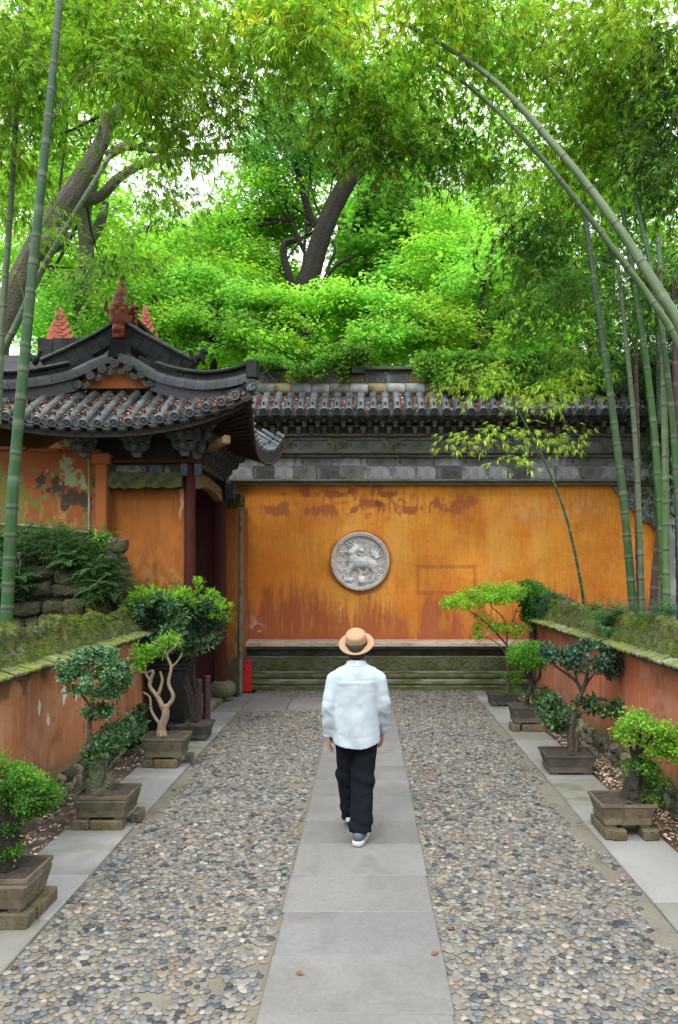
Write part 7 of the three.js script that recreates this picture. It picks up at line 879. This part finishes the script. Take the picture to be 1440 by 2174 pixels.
// ---------------------------------------------------------------- person
{
  const o = thing('person', 'person in straw hat, pale blue shirt and black trousers walking away along the slab path', 'person', [PX(757, 6.45), 0.018, -6.45]);
  const sh = { skin: mat('skin', { c: [0.36, 0.16, 0.11], roughness: 0.6 }), shirt: mat('pale blue linen', { c: [0.42, 0.49, 0.53], bumpMap: tex(512, 512, (u, v) => { const w = fbm(u * 8, v * 3, 5, 4, 8, 3), d = fbm(u * 5, v * 6, 9, 3, 5, 6), e = Math.abs(fbm(u * 4, v * 5, 19, 3, 4, 5) - 0.5) * 2; return 0.45 * w + 0.25 * d + 0.3 * e; }, false), bumpScale: 0.05, roughness: 0.92, map: tex(256, 256, (u, v) => { const k = 0.93 + 0.07 * (h3(Math.floor(u * 256), 1, 2) * 0.5 + h3(2, Math.floor(v * 256), 5) * 0.5) + 0.03 * fbm(u * 20, v * 20, 2, 3, 20, 20); return [k, k, k]; }) }), trouser: mat('black cloth', { c: [0.006, 0.008, 0.012], roughness: 1, sheen: 0.001, specularIntensity: 0.25, bumpMap: tex(512, 512, (u, v) => 0.5 * fbm(u * 7, v * 3, 25, 4, 7, 3) + 0.5 * Math.abs(fbm(u * 4, v * 5, 29, 3, 4, 5) - 0.5) * 2, false), bumpScale: 0.06 }), hair: mat('black hair', { c: [0.01, 0.009, 0.008], roughness: 0.55 }), straw: mat('straw', { c: [0.37, 0.23, 0.13], roughness: 0.85, bumpMap: tex(256, 256, (u, v) => 0.5 + 0.25 * Math.sin(u * 400) + 0.25 * Math.sin(v * 400), false), bumpScale: 0.0015 }), band: mat('black ribbon', { c: [0.014, 0.011, 0.011], roughness: 0.6 }), shoe: mat('grey blue shoe', { c: [0.07, 0.1, 0.13], roughness: 0.7 }), sole: mat('white sole', { c: [0.45, 0.45, 0.43], roughness: 0.6 }) };
  const hip = [[-0.09, 0.9, 0], [0.09, 0.9, 0]], knee = [[-0.075, 0.49, -0.13], [0.055, 0.49, 0.03]], ank = [[-0.05, 0.13, -0.22], [0.03, 0.1, 0.2]];
  const shd = [[-0.165, 1.345, 0], [0.165, 1.345, 0]], elb = [[-0.228, 1.12, 0.03], [0.228, 1.12, 0.0]], wri = [[-0.238, 0.865, -0.02], [0.222, 0.875, -0.13]];
  const head = (x, y, z) => { let d = ell(x, y, z, [0, 1.6, -0.03], [0.076, 0.108, 0.098]); d = smin(d, ell(x, y, z, [0, 1.545, -0.07], [0.055, 0.06, 0.055]), 0.03); for (const s of [-1, 1]) d = smin(d, ell(x, y, z, [s * 0.08, 1.585, -0.02], [0.012, 0.032, 0.02]), 0.01); d = smin(d, ell(x, y, z, [0, 1.58, -0.13], [0.014, 0.022, 0.018]), 0.015); return smin(d, capsule(x, y, z, [0, 1.43, 0.01], [0, 1.53, -0.01], 0.058, 0.054), 0.03); };
  const bodyS = (x, y, z) => { let d = smin(capsule(x, y * 1, z * 1.35, [0, 0.95, 0], [0, 1.28, 0], 0.135, 0.145), capsule(x, y, z, [-0.11, 1.345, 0], [0.11, 1.345, 0], 0.07, 0.07), 0.08); d = smin(d, capsule(x, y, z, [0, 1.4, 0.005], [0, 1.5, 0], 0.06, 0.055), 0.04);
    for (const i of [0, 1]) { d = smin(d, capsule(x, y, z, shd[i], elb[i], 0.048, 0.04), 0.03); d = smin(d, capsule(x, y, z, elb[i], wri[i], 0.038, 0.026), 0.02); d = smin(d, capsule(x, y, z, hip[i], knee[i], 0.08, 0.055), 0.04); d = smin(d, capsule(x, y, z, knee[i], ank[i], 0.05, 0.036), 0.03); } return d; };
  const hands = [0, 1].map((i) => { const s = i ? 1 : -1, w = wri[i], q = (a) => [w[0] + s * a[0], w[1] + a[1], w[2] + a[2]]; // palms face the thighs, fingers curl
    const f = [[0.0, -0.095, -0.034, 0.5], [0.004, -0.1, -0.012, 0.62], [0.004, -0.098, 0.01, 0.6], [0, -0.09, 0.03, 0.45]];
    return iso((x, y, z) => { let d = capsule(x, y, z, q([0, 0.03, 0]), q([0, -0.01, 0]), 0.027, 0.026); d = smin(d, bxS(x, y, z, q([0.002, -0.052, 0]), [0.014, 0.045, 0.038], 0.012), 0.02);
      f.forEach(([a, b, c, l], k) => { const p1 = q([a, b, c]), p2 = q([a - 0.012, b - 0.032, c * 1.15]), p3 = q([a - 0.034, b - 0.032 - 0.022 * (l + 0.4), c * 1.15]); d = smin(d, capsule(x, y, z, p1, p2, 0.0098, 0.009), 0.006); d = smin(d, capsule(x, y, z, p2, p3, 0.009, 0.0078), 0.005); });
      d = smin(d, capsule(x, y, z, q([-0.008, -0.02, -0.032]), q([-0.018, -0.062, -0.056]), 0.013, 0.011), 0.012); return smin(d, capsule(x, y, z, q([-0.018, -0.062, -0.056]), q([-0.03, -0.09, -0.05]), 0.0105, 0.009), 0.006); }, [w[0] - 0.09, w[1] - 0.19, w[2] - 0.09], [w[0] + 0.09, w[1] + 0.05, w[2] + 0.09], 0.0036); });
  const skin = join(iso(bodyS, [-0.36, 0.02, -0.36], [0.36, 1.56, 0.36], 0.0125), iso(head, [-0.13, 1.42, -0.19], [0.13, 1.74, 0.12], 0.005), ...hands); part(o, 'body', skin, sh.skin);
  // shirt: loose, folds at the elbows, curved hem, closed at collar and cuffs
  const fold = (x, y, z) => 0.014 * (fbm(x * 6 + 9, y * 3.6, z * 6, 3) - 0.5) + 0.003 * Math.sin(y * 60 + 9 * fbm(x * 8, y * 4, 7, 2)) * ss(0.17, 0.23, Math.abs(x)) * ss(1.3, 1.15, y) + 0.011 * Math.sin(x * 34 + 5 * fbm(x * 4, y * 4, 2, 2)) * ss(1.25, 0.85, y) * ss(0.3, 0.15, Math.abs(x));
  const shirt = iso((x, y, z) => { const zz = z * 1.12; let d = capsule(x * 0.86, y, zz, [0, 0.55, 0], [0, 1.24, 0], 0.19, 0.165); d = smin(d, capsule(x, y, z * 1.15, [-0.11, 1.35, 0.005], [0.11, 1.35, 0.005], 0.092, 0.092), 0.09); d = smin(d, capsule(x, y, z, [0, 1.42, 0.005], [0, 1.5, -0.005], 0.088, 0.07), 0.06);
    for (const i of [0, 1]) { const s = i ? 1 : -1, wr = 0.001 * Math.sin(y * 80 + x * 60 + z * 30) * Math.exp(-Math.pow((y - 1.05) / 0.12, 2)); let a = smin(capsule(x, y, z, [s * 0.18, 1.325, 0.0], elb[i], 0.078, 0.068), capsule(x, y, z, elb[i], [mix(elb[i][0], wri[i][0], 0.85), mix(elb[i][1], wri[i][1], 0.85), mix(elb[i][2], wri[i][2], 0.85)], 0.07, 0.058), 0.004); const cuff = capsule(x, y, z, [wri[i][0], wri[i][1] + 0.055, wri[i][2]], [wri[i][0], wri[i][1] - 0.02, wri[i][2]], 0.048, 0.048); a = smin(a, cuff, 0.012); a = Math.max(a, (wri[i][1] - 0.035) - y); d = smin(d, a + wr, 0.022); }
    d += fold(x, y, z); const hem = 0.8 - 0.035 * Math.cos(clamp(x / 0.2, -1, 1) * 1.57); const inArm = Math.abs(x) > 0.2; d = Math.max(d, (inArm ? 0.8 : hem) - y); d = Math.max(d, y - (1.47 + 0.25 * z)); d += 0.0035 * Math.exp(-Math.pow((y - 1.335) / 0.006, 2)) * (z > 0 && Math.abs(x) < 0.17 ? 1 : 0); return d; }, [-0.38, 0.73, -0.26], [0.38, 1.56, 0.26], 0.0075);
  const shp = part(o, 'shirt', shirt, sh.shirt);
  part(shp, 'collar', iso((x, y, z) => { const a = Math.hypot(x, (z - 0.0) * 0.95) - (0.07 + (1.5 - y) * 0.3); return Math.max(Math.abs(a) - 0.006, y - (1.488 + 0.16 * z), 1.448 - y + 0.05 * (z < 0 ? 1 : 0)); }, [-0.12, 1.43, -0.12], [0.12, 1.56, 0.13], 0.005), sh.shirt);
  part(shp, 'yoke_seam', limb([V(-0.17, 1.318, 0.115), V(-0.1, 1.318, 0.142), V(0, 1.318, 0.15), V(0.1, 1.318, 0.142), V(0.17, 1.318, 0.115)], [0.0035], 5), sh.shirt);
  const leg = (i, x, y, z) => { const k = [knee[i][0], knee[i][1], knee[i][2]], a = [ank[i][0] + 0.005, 0.1, ank[i][2] - 0.02]; let d = smin(capsule(x, y, z, [hip[i][0], 0.87, 0.005], k, 0.1, 0.092), capsule(x, y, z, k, a, 0.094, 0.096), 0.05); d += 0.008 * Math.sin(y * 44 + x * 22) * (Math.exp(-Math.pow((y - 0.5) / 0.09, 2)) + 1.2 * Math.exp(-Math.pow((y - 0.14) / 0.07, 2))) + 0.014 * (fbm(x * 6 + 4 + i * 9, y * 5, z * 6, 3) - 0.5); return d; };
  const trousers = iso((x, y, z) => { let d = smin(leg(0, x, y, z), leg(1, x, y, z), 0.02); d = smin(d, capsule(x, y, z * 1.15, [-0.06, 0.9, 0], [0.06, 0.9, 0], 0.105, 0.105), 0.06); d = Math.max(d, y - 0.96); const hem = z > 0 ? clamp(0.03 + 0.42 * (z - 0.05), 0.03, 0.1) : 0.06; return Math.max(d, hem - y); }, [-0.26, 0.0, -0.4], [0.26, 1.0, 0.38], 0.009);
  part(o, 'trousers', trousers, sh.trouser);
  const shoe = (i, g) => { const s = thingPart(o, 'shoe'); const c = ank[i]; part(s, 'upper', iso((x, y, z) => { let d = smin(capsule(x, y, z, [0, 0.07, 0.05], [0.0, 0.055, -0.12], 0.047, 0.04), capsule(x, y, z, [0, 0.07, 0.0], [0, 0.13, -0.02], 0.036, 0.03), 0.03); return Math.max(d, 0.03 - y); }, [-0.09, 0, -0.2], [0.09, 0.2, 0.13], 0.007), sh.shoe); part(s, 'sole', iso((x, y, z) => Math.max(capsule(x, 0, z, [0, 0, 0.055], [0, 0, -0.13], 0.05, 0.046), Math.abs(y - 0.02) - 0.019), [-0.08, -0.01, -0.21], [0.08, 0.06, 0.13], 0.007), sh.sole); s.position.set(c[0] + (i ? 0.0 : 0), i ? 0.005 : 0.035, c[2] - 0.0); s.rotation.x = i ? 0.0 : -0.3; s.rotation.y = i ? -0.25 : 0.05; };
  function thingPart(p, n) { const g = new THREE.Group(); g.name = n; p.add(g); return g; }
  shoe(1); shoe(0);
  part(o, 'hair', iso((x, y, z) => Math.max(ell(x, y, z, [0, 1.595, -0.012], [0.086, 0.125, 0.104]), -(z + 0.05) - (y > 1.6 ? 0.2 : 0), 1.488 - y), [-0.12, 1.48, -0.16], [0.12, 1.75, 0.12], 0.006), sh.hair);
  for (const s of [-1, 1]) { const e = part(o, 'eye', uvBox(new THREE.SphereGeometry(0.011, 10, 8)), sh.sole); e.position.set(s * 0.03, 1.6, -0.118); part(e, 'iris', uvBox(new THREE.SphereGeometry(0.006, 8, 6)), sh.hair).position.set(0, 0, -0.007); }
  part(o, 'mouth', limb([V(-0.022, 1.54, -0.122), V(0, 1.538, -0.128), V(0.022, 1.54, -0.122)], [0.003, 0.0045, 0.003], 6), mat('lips', { c: [0.32, 0.12, 0.09], roughness: 0.5 }));
  const hat = thingPart(o, 'hat'); hat.position.set(0.0, 1.638, -0.014); hat.rotation.set(0.62, 0, 0.08); hat.scale.setScalar(0.96);
  const crownL = new THREE.LatheGeometry([[0.0, 0.122], [0.06, 0.12], [0.08, 0.113], [0.09, 0.1], [0.094, 0.05], [0.098, 0.0], [0.125, -0.005], [0.156, -0.002], [0.158, 0.0], [0.156, 0.004], [0.125, 0.001], [0.1, 0.006]].map((e) => new THREE.Vector2(...e)), 44); part(hat, 'straw_hat', uvBox(toCreasedNormals(crownL, 0.9)), sh.straw);
  part(hat, 'ribbon', uvBox(new THREE.CylinderGeometry(0.0965, 0.0995, 0.034, 40, 1, true).translate(0, 0.021, 0)), sh.band);
}
renderer.render(scene, camera);
